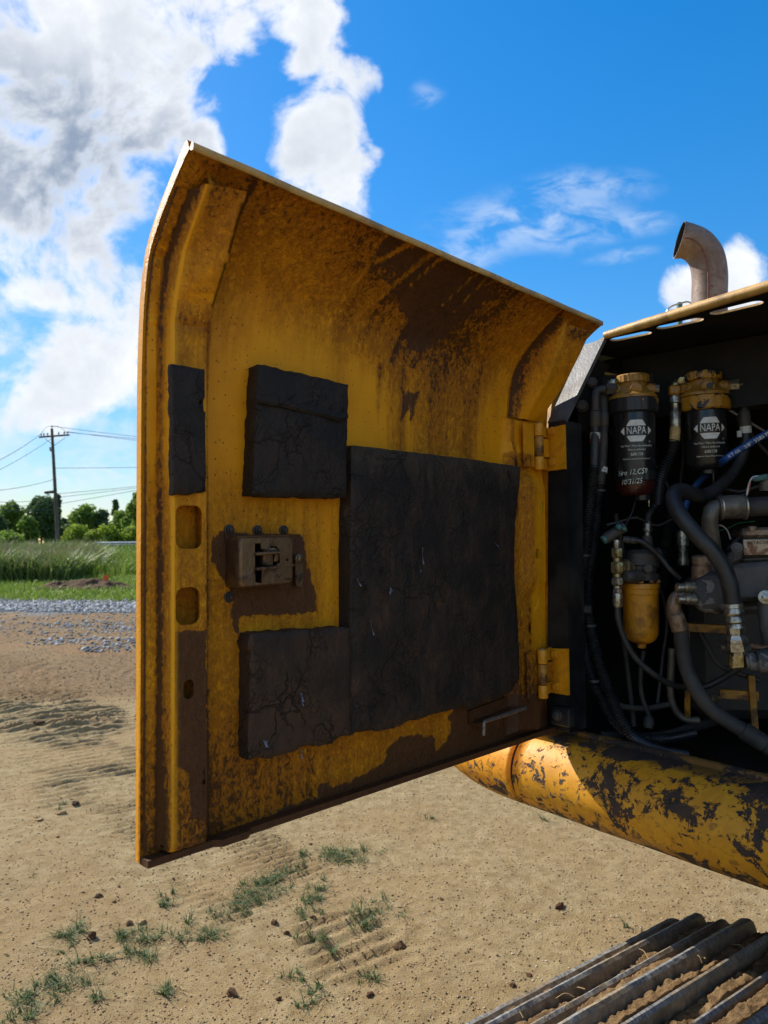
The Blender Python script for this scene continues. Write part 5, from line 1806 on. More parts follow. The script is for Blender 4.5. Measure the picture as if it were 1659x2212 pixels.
# elbow fitting on its left
fe = empty('elbow_fitting', Vector((0.519, 1.6077, 1.9877)), None, None, None, exc)
mb = MB(); lat(mb, (0.5328, 1.6077, 1.9897), (0.5037, 1.6027, 1.9879), [(0, 10), (6, 10), (6.2, 13), (26, 13), (27, 10)], s, 6)
part('hex_nut', mb, MAT['cast_dark'], fe, 20)
mb = MB().tube(WP([(0.5048, 1.6027, 1.9879), (0.4953, 1.6027, 1.988), (0.4865, 1.6019, 1.9826), (0.4835, 1.6014, 1.9719), (0.482, 1.5997, 1.9378)]), 8.3 * s, 14)
part('elbow_tube', mb, MAT['cast_dark'], fe)
mb = MB(); lat(mb, (0.5265, 1.647, 2.0069), (0.552, 1.6419, 2.0088), [(0, 10), (6, 12), (16, 12), (18, 8), (30, 8)], s, 16)
lat(mb, (0.5331, 1.627, 2.0057), (0.4876, 1.4881, 1.9753), [(0, 11), (6, 11), (7, 9)], s, 6)
part('banjo_bolt', mb, MAT['zinc'], fe)

# ---- second fuel filter (right)
f2 = empty('fuel_filter', Vector((0.7365, 1.6156, 1.7911)), 'right fuel filter with yellow-chipped collar', None, None, exc)
mb = head_unit(f2, 1520, s, (0.7315, 1.607, 2.0054), (0.7312, 1.6062, 2.0254), 36 * s, (0.7326, 1.6069, 2.0075), (0.7332, 1.6085, 1.9684), None, 'two')
for (p_, q_, pr) in (((0.7324, 1.6076, 1.9916), (0.7814, 1.5976, 1.991), [(0, 14), (50, 14), (51, 10)]), ((0.7324, 1.6077, 1.9885), (0.6965, 1.6127, 1.9889), [(0, 15), (36, 14), (37, 10)]), ((0.7327, 1.5877, 1.9873), (0.6889, 1.4885, 1.9672), [(0, 14), (22, 13), (23, 11)])):
    lat(mb, p_, q_, pr, s, 16)
part('filter_head', mb, MAT['head'], f2)
mb = MB(); lat(mb, (0.7266, 1.5698, 1.985), (0.6891, 1.4884, 1.968), [(0, 11), (4, 11), (5, 9), (5.2, 3)], s, 16)
part('plug', mb, MAT['rubber'], f2)
mb = MB(); lat(mb, (0.7825, 1.5975, 1.9931), (0.8069, 1.5876, 1.9917), [(0, 12), (22, 12.5), (24, 9), (30, 9)], s, 6)
part('hex_nut', mb, MAT['zinc'], f2, 20)
mb = MB(); ribbed_ring(mb, (0.7343, 1.6085, 1.9695), (0.735, 1.6097, 1.9378), 50 * s, 31 * s)
part('collar', mb, MAT['collar_y'], f2, 25)
mb = MB(); lat(mb, (0.735, 1.6096, 1.941), (0.7376, 1.6152, 1.8016), [(0, 41), (6, 42), (118, 41), (126, 37), (130, 30), (132, 20)], s, 40)
part('canister', mb, MAT['canister'], f2)
mb = MB(); lat(mb, (0.7375, 1.6101, 1.8032), (0.7373, 1.6107, 1.7896), [(0, 17), (9, 17), (11, 14)], s, 20)
lat(mb, (0.7431, 1.5955, 1.7933), (0.7428, 1.5964, 1.7725), [(0, 2.5), (10, 2.5), (20, 1.5)], s, 8)
part('drain_knob', mb, MAT['canister'], f2)
filter_prints(f2, Vector((0.7366, 1.6115, 1.894)), ax2((0.7376, 1.6152, 1.8016), (0.735, 1.6096, 1.941)), 42 * s, .20, s)
# yellow elbow on the left of the second filter, and the tee on its right
fe = empty('elbow_fitting', Vector((0.6666, 1.6086, 1.9671)), 'yellow elbow beside the right fuel filter', None, None, exc)
mb = MB()
ea = Vector((0.6541, 1.6082, 1.9756)); ux = (Vector((0.6794, 1.6033, 1.9743)) - ea); uz = Vector((0.6543, 1.6073, 1.9978)) - ea
mb.box(ea, ux, uz, Vector((.2, .98, 0)) * .026, .004)
lat(mb, (0.6795, 1.6078, 1.987), (0.7007, 1.6077, 1.9878), [(0, 9), (6, 11), (12, 11), (14, 8), (20, 8)], s, 14)
part('elbow_body', mb, MAT['head'], fe)
mb = MB(); lat(mb, (0.6721, 1.6211, 1.9781), (0.671, 1.6213, 1.9), [(0, 9), (8, 12), (18, 12), (20, 8), (28, 8), (30, 7), (36, 9), (40, 11.5), (60, 11.5), (72, 10.5)], s, 16)
part('crimp_ferrule', mb, MAT['zinc'], fe)
mb = MB(); lat(mb, (0.678, 1.6471, 2.0052), (0.6998, 1.6419, 2.0093), [(0, 10), (6, 11), (14, 11), (24, 9)], s, 14)
lat(mb, (0.6924, 1.6269, 2.0103), (0.6333, 1.488, 1.9795), [(0, 10), (6, 10), (7, 7)], s, 6)
part('banjo_bolt', mb, MAT['brass'], fe)
mb = MB(); lat(mb, (0.8098, 1.5975, 1.9928), (0.859, 1.5875, 1.9921), [(0, 10), (14, 11), (15, 9), (24, 11), (40, 12), (52, 9), (53, 5)], s, 16)
lat(mb, (0.8192, 1.5976, 1.9906), (0.8185, 1.6, 1.9319), [(0, 9), (14, 9), (20, 6), (50, 8), (56, 11)], s, 16)
part('tee_fitting', mb, MAT['rust_steel'], exc)

def W0_(px, py, d):
    v = fw + rt * ((px - 829.5) / 1534) - up * ((py - 1106) / 1534)
    return Vector((0, 0, CAM_Z)) + v * d


# ---- hoses
def hose(name, pts, rad, mt, label=None, ring=None, seg=14, parent=None):
    return part(name, MB().tube(WP(pts), rad, seg, True, 8, ring), MAT[mt], parent or exc, 60 if not ring else 70, label=label)


hA = hose('hose', [(0.4817, 1.5997, 1.9399), (0.4808, 1.6011, 1.9042), (0.4788, 1.6002, 1.8514), (0.4763, 1.599, 1.8072)], .0105, 'rubber', 'left smooth hose with a white and red band')
mb = MB(); lat(mb, (0.482, 1.5996, 1.942), (0.4813, 1.6012, 1.9021), [(0, 11), (3, 11.5), (4, 10), (6, 12), (36, 12), (38, 11)], s, 16)
part('crimp_ferrule', mb, MAT['cast_dark'], hA)
mb = MB(); lat(mb, (0.4808, 1.6017, 1.8885), (0.4803, 1.6023, 1.8749), [(0, 10.7), (13, 10.7)], s, 18)
part('hose_label', mb, MAT['label'], hA)
mb = MB(); lat(mb, (0.4803, 1.6023, 1.8746), (0.48, 1.6026, 1.8665), [(0, 10.9), (7, 10.9)], s, 18)
part('red_band', mb, MAT['red'], hA)
hB = hose('hose', [(0.5094, 1.6275, 1.9942), (0.5084, 1.6242, 1.9506), (0.5052, 1.6214, 1.8966), (0.502, 1.6186, 1.8429), (0.4968, 1.6153, 1.8001), (0.4934, 1.6163, 1.7738)], .0105, 'rubber_dull', 'second smooth hose close behind the banded one')
mb = MB(); lat(mb, (0.5075, 1.6234, 1.9461), (0.5053, 1.6211, 1.9051), [(0, 10.5), (4, 11), (5, 10), (8, 11.6), (36, 11.6), (38, 10.5)], s, 16)
part('crimp_ferrule', mb, MAT['cast_dark'], hB)
mb = MB(); lat(mb, (0.5007, 1.6168, 1.8108), (0.4984, 1.6153, 1.7991), [(0, 10.8), (11, 10.8)], s, 18)
hl = part('hose_label', mb, MAT['label'], hB)
vs, fs = text_mesh('0010', .0085)
mb = MB(); wrap_print(mb, squash(vs, .8), fs, Vector((0.4996, 1.6161, 1.805)), Vector((0, 0, 1)), .0113, 0, 0)
part('label_print', mb, MAT['ink'], hB, smooth=False)
hose('corrugated_conduit', [(0.4764, 1.5987, 1.8135), (0.4704, 1.5996, 1.7675), (0.4616, 1.5987, 1.7152), (0.4533, 1.6021, 1.6309), (0.4439, 1.602, 1.5821), (0.4348, 1.6022, 1.5023), (0.4371, 1.5991, 1.4551), (0.4433, 1.5966, 1.3926), (0.4618, 1.5941, 1.3304), (0.4844, 1.591, 1.284), (0.5069, 1.5876, 1.243), (0.5496, 1.5889, 1.2097), (0.623, 1.5993, 1.202), (0.6936, 1.6191, 1.2071)], .0122, 'conduit', 'left corrugated black conduit', (.0056, .0030))
hose('corrugated_conduit', [(0.4934, 1.6162, 1.778), (0.4865, 1.6181, 1.7295), (0.4744, 1.6171, 1.6305), (0.464, 1.6141, 1.5814), (0.455, 1.6072, 1.5016), (0.4564, 1.5941, 1.4555), (0.4667, 1.5815, 1.3948), (0.4808, 1.5689, 1.3352), (0.4937, 1.5556, 1.2919), (0.5109, 1.5473, 1.2491), (0.5355, 1.5486, 1.218), (0.5898, 1.5648, 1.189), (0.6596, 1.5906, 1.1696)], .0122, 'conduit', 'right corrugated black conduit sweeping to the floor', (.0056, .0030))
mb = MB()
ca = Vector((0.4019, 1.5729, 1.484)); mb.box(ca, Vector((0.457, 1.573, 1.4823)) - ca, Vector((0.4022, 1.5721, 1.5054)) - ca, Vector((.2, .98, 0)) * .03, .004)
cl_o = part('hose_clamp', mb, MAT['black'], exc)
mb = MB().lathe(Vector((0.4347, 1.5726, 1.4928)), Vector((0, -1, 0)), [(0, .005), (.003, .004), (.0035, .001)], 12)
part('bolt', mb, MAT['cast_dark'], cl_o)
hC = hose('corrugated_conduit', [(0.6686, 1.6224, 1.8714), (0.6631, 1.6232, 1.8523), (0.6553, 1.629, 1.8317), (0.6482, 1.6401, 1.8062), (0.6441, 1.656, 1.7818), (0.6471, 1.6774, 1.7495), (0.6497, 1.688, 1.7336)], .0135, 'conduit', 'curved conduit under the yellow elbow', (.0056, .0030))
mb = MB(); lat(mb, (0.6705, 1.6211, 1.9032), (0.6686, 1.6225, 1.8692), [(0, 10.6), (5, 10.6), (5.2, 11.2), (15, 11.2), (15.2, 10.8), (32, 11)], s, 18)
part('hose_label', mb, MAT['tanlabel'], hC)
hose('hose', [(0.6497, 1.6878, 1.7391), (0.6418, 1.6885, 1.7216), (0.6269, 1.6791, 1.7059), (0.6204, 1.675, 1.684)], .0085, 'rubber')
mb = MB(); lat(mb, (0.6199, 1.6718, 1.6894), (0.6182, 1.6713, 1.6513), [(0, 7), (3, 9), (14, 9.5), (15, 11), (24, 11), (26, 8), (34, 8)], s, 14)
part('hose_end', mb, MAT['zinc'], exc)
hD = hose('hose', [(0.8187, 1.5996, 1.9424), (0.8214, 1.6009, 1.9088), (0.8221, 1.6023, 1.8741), (0.8176, 1.6034, 1.8459), (0.801, 1.5998, 1.812), (0.7683, 1.5862, 1.7776), (0.7328, 1.5671, 1.7538), (0.697, 1.5476, 1.7396), (0.6642, 1.5275, 1.7427), (0.636, 1.5122, 1.749), (0.615, 1.4975, 1.7433), (0.6058, 1.4831, 1.7269), (0.6069, 1.4641, 1.7019), (0.6183, 1.4501, 1.6766), (0.6378, 1.4363, 1.6471), (0.6591, 1.4274, 1.6199), (0.6768, 1.4236, 1.5883), (0.6869, 1.4199, 1.5552), (0.6929, 1.4216, 1.5146)],
           [.0105, .0108, .0112, .0118, .0125, .0135, .0145, .0153, .016, .0165, .0165, .0165, .0165, .0165, .0165, .0165, .0165, .0165, .0165], 'rubber', 'thick black hose looping down across the pump')
mb = MB(); lat(mb, (0.8186, 1.5998, 1.9361), (0.8213, 1.6013, 1.8983), [(0, 10), (4, 12), (34, 12.5), (36, 11)], s, 16)
part('crimp_ferrule', mb, MAT['cast_dark'], hD)
mb = MB(); lat(mb, (0.8215, 1.6013, 1.8993), (0.8222, 1.6019, 1.8836), [(0, 11.8), (15, 11.8)], s, 18)
part('hose_label', mb, MAT['label'], hD)
mb = MB(); lat(mb, (0.8025, 1.5918, 1.8875), (0.8028, 1.5923, 1.8729), [(0, 5), (13, 5)], s, 10)
part('hose_label', mb, MAT['label'], hD)
S142 = 1.415 / 1534
mb = MB(); lat(mb, (0.6929, 1.4215, 1.5173), (0.6979, 1.4234, 1.4684), [(0, 19), (8, 20), (10, 17), (18, 20.5), (22, 20.5), (27, 17), (34, 20.5), (39, 20.5), (43, 17), (52, 19), (54, 15)], S142, 22)
fer = part('crimp_ferrule', mb, MAT['zinc'], exc)
mb = MB(); lat(mb, (0.697, 1.4234, 1.4703), (0.6987, 1.4241, 1.4518), [(0, 19), (14, 19), (15, 14), (20, 14)], S142, 6)
part('hex_nut', mb, MAT['zinc'], fer, 20)
mb = MB(); lat(mb, (0.6987, 1.424, 1.4555), (0.7038, 1.4255, 1.4168), [(0, 16), (4, 18), (10, 22), (16, 22), (17, 25), (34, 25), (36, 17), (44, 17)], S142, 6)
part('hex_nut', mb, MAT['zinc'], fer, 20)
mb = MB(); ea = Vector((0.6892, 1.432, 1.381)); mb.box(ea, Vector((0.7175, 1.4218, 1.3852)) - ea, Vector((0.6887, 1.4305, 1.4171)) - ea, Vector((.2, .98, 0)) * .034, .006)
part('elbow_block', mb, MAT['brass'], fer)
mb = MB(); lat(mb, (0.7158, 1.4211, 1.4009), (0.7673, 1.4008, 1.4091), [(0, 14), (4, 15), (6, 19), (18, 20), (19, 17), (24, 25), (50, 27), (70, 27)], S142, 22)
part('union', mb, MAT['pump_face'], fer)
# blue hose: one stout length above, a thin length behind
hG = hose('blue_hose', [(0.8336, 1.4921, 1.8766), (0.8022, 1.5078, 1.8596), (0.78, 1.5234, 1.8441), (0.7613, 1.539, 1.8302), (0.7509, 1.5494, 1.8204), (0.7547, 1.5948, 1.812), (0.759, 1.6554, 1.7988), (0.7515, 1.6962, 1.7784), (0.7367, 1.7073, 1.7504), (0.7229, 1.7089, 1.7115), (0.7148, 1.7009, 1.6614)], .0078, 'blue', 'blue pressure hose with white lettering')
vs, fs = text_mesh('KT-06   3/8\"  5585 PSI WP', .0115)
xl = min(v[0] for v in vs)
p0 = Vector((0.7447, 1.5344, 1.8207)); p1 = Vector((0.8281, 1.4821, 1.8766)); dd = (p1 - p0).normalized(); tc = (CAMP - p0).normalized(); upv = tc.cross(dd).normalized()
if upv.z < 0:
    upv = -upv
nv = dd.cross(upv).normalized()
if nv.dot(tc) < 0:
    nv = -nv
mb = MB(); mb.add([p0 + nv * .0 + dd * ((x - xl) * .92 + .004) + upv * (y * .9) + nv * (sqrt(max(0, .0086 ** 2 - (y * .9) ** 2)) - .0050) for x, y, z in vs], fs)
lettering = part('hose_lettering', mb, MAT['print'], hG, smooth=False)
mb = MB(); lat(mb, (0.7127, 1.6957, 1.6658), (0.7107, 1.6943, 1.5777), [(0, 11), (2, 13), (34, 13), (35, 9), (38, 9), (39, 10), (46, 10), (47, 9), (50, 9), (51, 10.5), (64, 10.5), (65, 13), (78, 13)], s, 14)
part('hose_end', mb, MAT['zinc'], hG)
# yellow oil filter with its housing
f3 = empty('oil_filter', Vector((0.5769, 1.6113, 1.4012)), 'oil-streaked yellow filter hanging lowest in the bay', None, None, exc)
S16 = 1.60 / 1534
mb = MB(); lat(mb, (0.5755, 1.6053, 1.5493), (0.577, 1.6109, 1.4096), [(0, 38), (3, 39.5), (10, 39.5), (12, 38), (22, 38.5), (24, 37), (98, 36.5), (112, 35), (122, 30), (129, 21), (132, 12)], S16, 36)
part('canister', mb, MAT['yellow'], f3)
mb = MB(); lat(mb, (0.577, 1.6109, 1.4117), (0.5769, 1.6114, 1.3992), [(0, 9), (9, 9), (10, 7), (11, 3)], S16, 6)
part('drain_nut', mb, MAT['yellow'], f3)
mb = MB()
for i in range(10):
    an = 2 * pi * i / 10; c0 = Vector((0.5755, 1.6053, 1.5493))
    mb.box(c0 + Vector((cos(an) * 36, sin(an) * 36, 0)) * S16 - Vector((.005, .005, 0)), Vector((.010, 0, 0)), Vector((0, .010, 0)), ZUP * .007, .001)
part('lug', mb, MAT['yellow_dirty'], f3)
mb = MB(); lat(mb, (0.5809, 1.6125, 1.6199), (0.5765, 1.6053, 1.5513), [(0, 30), (10, 38), (34, 38), (36, 33), (48, 33), (50, 38), (66, 38)], S16, 26)
lat(mb, (0.592, 1.6022, 1.6283), (0.5923, 1.6012, 1.6533), [(0, 13), (12, 12), (24, 10)], S16, 14)
lat(mb, (0.5772, 1.6029, 1.6097), (0.6252, 1.6028, 1.6133), [(0, 16), (40, 14), (44, 10)], S16, 14)
lat(mb, (0.5659, 1.5747, 1.5644), (0.5243, 1.5547, 1.5649), [(0, 14), (30, 14), (40, 12), (44, 8)], S16, 14)
lat(mb, (0.5787, 1.564, 1.5821), (0.5584, 1.5038, 1.5866), [(0, 10), (8, 9), (9, 6)], S16, 12)
part('filter_housing', mb, MAT['cast_dark'], f3)
# column of fittings left of the oil filter
fs_ = empty('fitting_stack', Vector((0.5107, 1.5673, 1.4985)), None, None, None, exc)
S156 = 1.56 / 1534
prev = None
for (y0, y1, r_, sg, mt) in ((1166, 1184, 7, 12, 'zinc'), (1184, 1204, 12.5, 6, 'brass'), (1204, 1214, 9, 16, 'brass'), (1214, 1238, 14, 6, 'brass'), (1238, 1248, 9, 16, 'brass'), (1248, 1264, 13, 6, 'zinc'), (1264, 1272, 9, 14, 'zinc'), (1272, 1281, 10, 6, 'zinc'), (1281, 1311, 10.5, 18, 'zinc')):
    h = y1 - y0
    p_ = Vector((0.5103, 1.5614, 1.6458)) + (Vector((0.5107, 1.5673, 1.4985)) - Vector((0.5103, 1.5614, 1.6458))) * ((y0 - 1166) / 145)
    ax = (Vector((0.5107, 1.5673, 1.4985)) - Vector((0.5103, 1.5614, 1.6458))).normalized()
    mb = MB().lathe(p_, ax, [(0, r_ * .9 * S156), (h * .15 * S156, r_ * S156), (h * .85 * S156, r_ * S156), (h * S156, r_ * .9 * S156)], sg, True, .35)
    part('hex_nut' if sg == 6 else 'fitting', mb, MAT[mt], fs_, 20)
mb = MB(); lat(mb, (0.5178, 1.5638, 1.5868), (0.5573, 1.584, 1.5815), [(0, 14), (10, 14), (11, 17), (20, 17), (22, 12), (32, 12)], S156, 16)
part('banjo', mb, MAT['brass'], fs_)
hose('hose', [(0.5107, 1.5671, 1.5036), (0.5114, 1.5683, 1.4741), (0.5231, 1.57, 1.4323), (0.548, 1.5718, 1.3873), (0.5863, 1.5733, 1.3513), (0.6256, 1.5842, 1.3275), (0.6676, 1.5947, 1.3158), (0.7119, 1.5946, 1.3183), (0.7414, 1.5839, 1.3354), (0.7665, 1.5629, 1.3602), (0.7818, 1.5523, 1.3759)], .0068, 'rubber', 'thin hose sagging under the yellow oil filter')
hJ = hose('hose', [(0.5483, 1.5715, 1.6444), (0.5609, 1.5665, 1.6432), (0.5773, 1.5619, 1.6339), (0.6065, 1.563, 1.6061), (0.6215, 1.554, 1.582), (0.6445, 1.5549, 1.5595)], .0055, 'rubber', 'short thin hose from housing to pump')
mb = MB(); lat(mb, (0.5286, 1.5764, 1.6467), (0.5586, 1.5715, 1.6433), [(0, 8), (14, 8), (15, 6), (18, 8), (24, 8), (25, 6), (28, 8), (31, 7)], S156, 14)
part('crimp_ferrule', mb, MAT['cast_dark'], hJ)
# dark connector with teal ends
cn = empty('sensor_connector', Vector((0.5129, 1.5809, 1.6602)), None, None, None, exc)
mb = MB().tube(WP([(0.4921, 1.5813, 1.6481), (0.5347, 1.5803, 1.6744)]), .0125, 12)
part('connector_body', mb, MAT['cast_dark'], cn)
for (p_, q_, r_) in (((0.4936, 1.5793, 1.6491), (0.4853, 1.5795, 1.6441), .010), ((0.5132, 1.5654, 1.6703), (0.5204, 1.5652, 1.6753), .008), ((0.5254, 1.5656, 1.6671), (0.5306, 1.5654, 1.6711), .006)):
    part('teal_cap', MB().tube(WP([p_, q_]), r_, 10), MAT['teal'], cn)
hose('wire', [(0.5347, 1.5803, 1.6734), (0.551, 1.5996, 1.6913), (0.5631, 1.6089, 1.7093), (0.5731, 1.6181, 1.7307), (0.5775, 1.6174, 1.7465)], .0022, 'rubber', None, None, 8)
hose('wire', [(0.5133, 1.6401, 1.6801), (0.5401, 1.6399, 1.6862), (0.567, 1.6395, 1.6944), (0.5862, 1.6395, 1.6964)], .0035, 'rubber', None, None, 8)
# steel delivery pipe with its rubber sleeve
S15 = 1.50 / 1534
pF = hose('steel_pipe', [(0.7291, 1.4987, 1.7127), (0.7105, 1.4987, 1.7129), (0.6977, 1.4989, 1.7082), (0.6897, 1.4994, 1.6946), (0.6908, 1.5054, 1.6692), (0.6967, 1.5116, 1.6397), (0.7054, 1.5182, 1.6002), (0.7144, 1.5244, 1.5702)], .0168, 'pipe', 'grey steel pipe bending down into the pump')
mb = MB().tube(WP([(0.7065, 1.4988, 1.711), (0.7315, 1.4937, 1.7124), (0.7592, 1.4887, 1.7128)]), [.0245, .0255, .0250], 20)
part('rubber_sleeve', mb, MAT['pipe'], pF)
mb = MB().tube(WP([(0.7535, 1.4988, 1.7105), (0.7873, 1.4887, 1.7125), (0.84, 1.4786, 1.7153)]), .0205, 18)
part('rubber_sleeve', mb, MAT['rubber_dull'], pF)
for x_ in ((0.7114, 1.4987, 1.7119), (0.7562, 1.4887, 1.7119)):
    ax = Vector((0.7592, 1.4887, 1.7128)) - Vector((0.7065, 1.4988, 1.711))
    mb = MB().lathe(Vector(x_), ax, [(-.0025, .0262), (-.0015, .0275), (.0015, .0275), (.0025, .0262)], 26)
    part('hose_clip', mb, MAT['zinc'], pF)
hose('wire', [(0.725, 1.5402, 1.6755), (0.735, 1.5403, 1.6724), (0.7449, 1.5408, 1.6612), (0.7507, 1.5415, 1.6441)], .0018, 'wire_white', 'white wire behind the steel pipe', None, 6)
hose('wire', [(0.7275, 1.5508, 1.6616), (0.7498, 1.5505, 1.6684), (0.7742, 1.5501, 1.6792), (0.8086, 1.5499, 1.6828)], .0014, 'wire_green', 'green wire behind the steel pipe', None, 6)
hose('wire', [(0.789, 1.4861, 1.7766), (0.7744, 1.4862, 1.7738), (0.7665, 1.4868, 1.7603), (0.7614, 1.4877, 1.7361)], .0018, 'wire_white', 'white wire on the teal plug', None, 6)
hose('wire', [(0.7792, 1.4865, 1.767), (0.7705, 1.4864, 1.769), (0.7694, 1.489, 1.7556), (0.7669, 1.4926, 1.7403)], .0013, 'red', 'red wire on the teal plug', None, 6)
mb = MB(); ea = Vector((0.7792, 1.4866, 1.7641)); mb.box(ea, Vector((0.802, 1.4765, 1.7678)) - ea, Vector((0.7793, 1.4861, 1.7767)) - ea, Vector((.2, .98, 0)) * .015, .002)
lat(mb, (0.7754, 1.4884, 1.7701), (0.7822, 1.4863, 1.7708), [(0, 5), (8, 5)], S15, 8)
part('teal_plug', mb, MAT['teal'], exc)
mb = MB(); lat(mb, (0.808, 1.4962, 1.7753), (0.8077, 1.4974, 1.746), [(0, 12), (30, 14)], S15, 12)
part('sensor', mb, MAT['pipe'], exc)

# ---- pump
pump = empty('fuel_pump', Vector((0.761, 1.5278, 1.4855)), 'grey cast pump with flaking paint and a stained name plate', None, None, exc)
eX = Vector((.98, -.2, 0)); eD = Vector((.2, .98, 0))
mb = MB(); lat(mb, (0.6908, 1.5059, 1.5323), (0.6594, 1.4457, 1.538), [(-60, 47), (0, 47), (12, 46), (22, 41), (27, 34), (28, 20)], S15, 30)
part('pump_cover', mb, MAT['pump_face'], pump)
mb = MB()
ea = Vector((0.6584, 1.5372, 1.5026)); mb.box(ea, Vector((0.7014, 1.5371, 1.5041)) - ea, Vector((0.6591, 1.5347, 1.5644)) - ea, eD * .06, .008)
part('pump_port_block', mb, MAT['pump_face'], pump)
mb = MB()
ea = Vector((0.7219, 1.5068, 1.5105)); mb.box(ea, Vector((0.8321, 1.4765, 1.5167)) - ea, Vector((0.7228, 1.5035, 1.5926)) - ea, eD * .12, .010)
ea = Vector((0.7532, 1.5137, 1.588)); mb.box(ea, Vector((0.8442, 1.4936, 1.5915)) - ea, Vector((0.7535, 1.5127, 1.6135)) - ea, eD * .10, .012)
ea = Vector((0.7355, 1.5582, 1.4777)); mb.box(ea, Vector((0.8501, 1.5279, 1.4835)) - ea, Vector((0.7358, 1.557, 1.508)) - ea, eD * .10, .012)
part('pump_body', mb, MAT['cast'], pump)
mb = MB()
ea = Vector((0.7537, 1.4979, 1.607)); mb.box(ea, Vector((0.8359, 1.4779, 1.6084)) - ea, Vector((0.7561, 1.4963, 1.6488)) - ea, eD * .09, .006)
part('governor_box', mb, MAT['cast'], pump)
mb = MB()
ea = Vector((0.7516, 1.4913, 1.6469)); mb.box(ea, Vector((0.8335, 1.4713, 1.6478)) - ea, Vector((0.7567, 1.4905, 1.6682)) - ea, eD * .09, .006)
lat(mb, (0.767, 1.4807, 1.6621), (0.7671, 1.4802, 1.6737), [(0, 9), (8, 9), (10, 6)], S15, 12)
part('governor_cap', mb, MAT['rust_steel'], pump)
mb = MB()
npl = WP([(0.7539, 1.4923, 1.611), (0.8329, 1.4722, 1.6124), (0.8332, 1.471, 1.6431), (0.7533, 1.491, 1.643)])
mb = quad_prism(npl, eD * .0025)
npo = part('name_plate', mb, MAT['plate'], pump)
vs, fs = text_mesh('HITACHI', .0125)
p0 = Vector((0.7794, 1.4837, 1.6369)); ex_ = (npl[1] - npl[0]).normalized(); ez_ = (npl[3] - npl[0]).normalized()
mb = MB(); mb.add([p0 + ex_ * (x * .8) + ez_ * (y * .8) - eD * .0012 for x, y, z in vs], fs)
part('plate_print', mb, MAT['ink'], pump, smooth=False)
mb = MB(); lat(mb, (0.7557, 1.4891, 1.6265), (0.7115, 1.402, 1.6279), [(0, 2.4), (1.5, 2.2), (2, .8)], S15, 8)
part('rivet', mb, MAT['zinc'], pump)
mb = MB()
ea = Vector((0.7198, 1.4939, 1.5832)); mb.box(ea, Vector((0.755, 1.4933, 1.5984)) - ea, Vector((0.728, 1.4923, 1.622)) - ea, eD * .05, .010)
lat(mb, (0.7298, 1.4721, 1.627), (0.6932, 1.402, 1.6281), [(0, 12), (10, 11), (10.5, 7), (12, 5)], S15, 14)
ea = Vector((0.7251, 1.5024, 1.6199)); mb.box(ea, Vector((0.7488, 1.5015, 1.6431)) - ea, Vector((0.735, 1.502, 1.6296)) - ea, eD * .03, .004)
part('lever_housing', mb, MAT['cast'], pump)
mb = MB(); lat(mb, (0.6741, 1.5149, 1.5593), (0.6727, 1.5127, 1.6125), [(0, 21), (30, 20), (31, 17), (34, 17), (35, 19), (50, 19), (53, 14)], S15, 22)
part('valve_cap', mb, MAT['rust_steel'], pump)
mb = MB(); lat(mb, (0.7002, 1.5194, 1.5706), (0.6996, 1.518, 1.6052), [(0, 16), (34, 15), (36, 10)], S15, 18)
part('valve_cap', mb, MAT['cast'], pump)
for (p_, q_) in (((0.6538, 1.5054, 1.5445), (0.6147, 1.5055, 1.544)), ((0.6511, 1.4965, 1.519), (0.6142, 1.4964, 1.5204))):
    mb = MB(); lat(mb, p_, q_, [(0, 12), (22, 12), (23, 9), (38, 9.5), (40, 7)], S15, 14)
    part('port_bolt', mb, MAT['zinc'], pump)
mb = MB(); lat(mb, (0.772, 1.4461, 1.5264), (0.7389, 1.3859, 1.5316), [(-20, 14), (0, 15), (6, 14), (7, 8)], S15, 18)
lat(mb, (0.7677, 1.4381, 1.5271), (0.7389, 1.3859, 1.5316), [(0, 8), (1.5, 5)], S15, 6)
part('socket_bolt', mb, MAT['zinc'], pump)
mb = MB().tube(WP([(0.7782, 1.4565, 1.5161), (0.7796, 1.4581, 1.4783), (0.7857, 1.46, 1.431)]), .016, 12)
part('support_arm', mb, MAT['cast'], pump)
# suction elbow and the thick hose that runs down to the floor
hK = hose('hose', [(0.6318, 1.5292, 1.4523), (0.6371, 1.5312, 1.4008), (0.6442, 1.5229, 1.358), (0.6585, 1.5046, 1.317), (0.6818, 1.4858, 1.2857), (0.722, 1.4569, 1.2578), (0.7343, 1.4522, 1.2506)], .0158, 'rubber_dull', 'thick dusty hose slanting to the bay floor')
mb = MB().tube(WP([(0.658, 1.5161, 1.529), (0.6384, 1.5211, 1.5279), (0.6256, 1.5264, 1.5217), (0.6185, 1.527, 1.506), (0.6193, 1.5278, 1.4861)]), [.0125, .013, .0145, .015, .0145], 16)
part('elbow_tube', mb, MAT['rust_steel'], hK)
mb = MB(); lat(mb, (0.6193, 1.5276, 1.4921), (0.6317, 1.5293, 1.4484), [(0, 15), (2, 17), (5, 15), (8, 17.5), (42, 18.5), (44, 17)], S15, 18)
part('crimp_ferrule', mb, MAT['rust_steel'], hK)
mb = MB(); lat(mb, (0.722, 1.4569, 1.2578), (0.7763, 1.4283, 1.222), [(0, 17), (2, 20), (50, 20), (52, 17), (56, 20), (64, 20), (66, 16), (90, 16)], S142, 18)
part('crimp_ferrule', mb, MAT['rubber_dull'], hK)
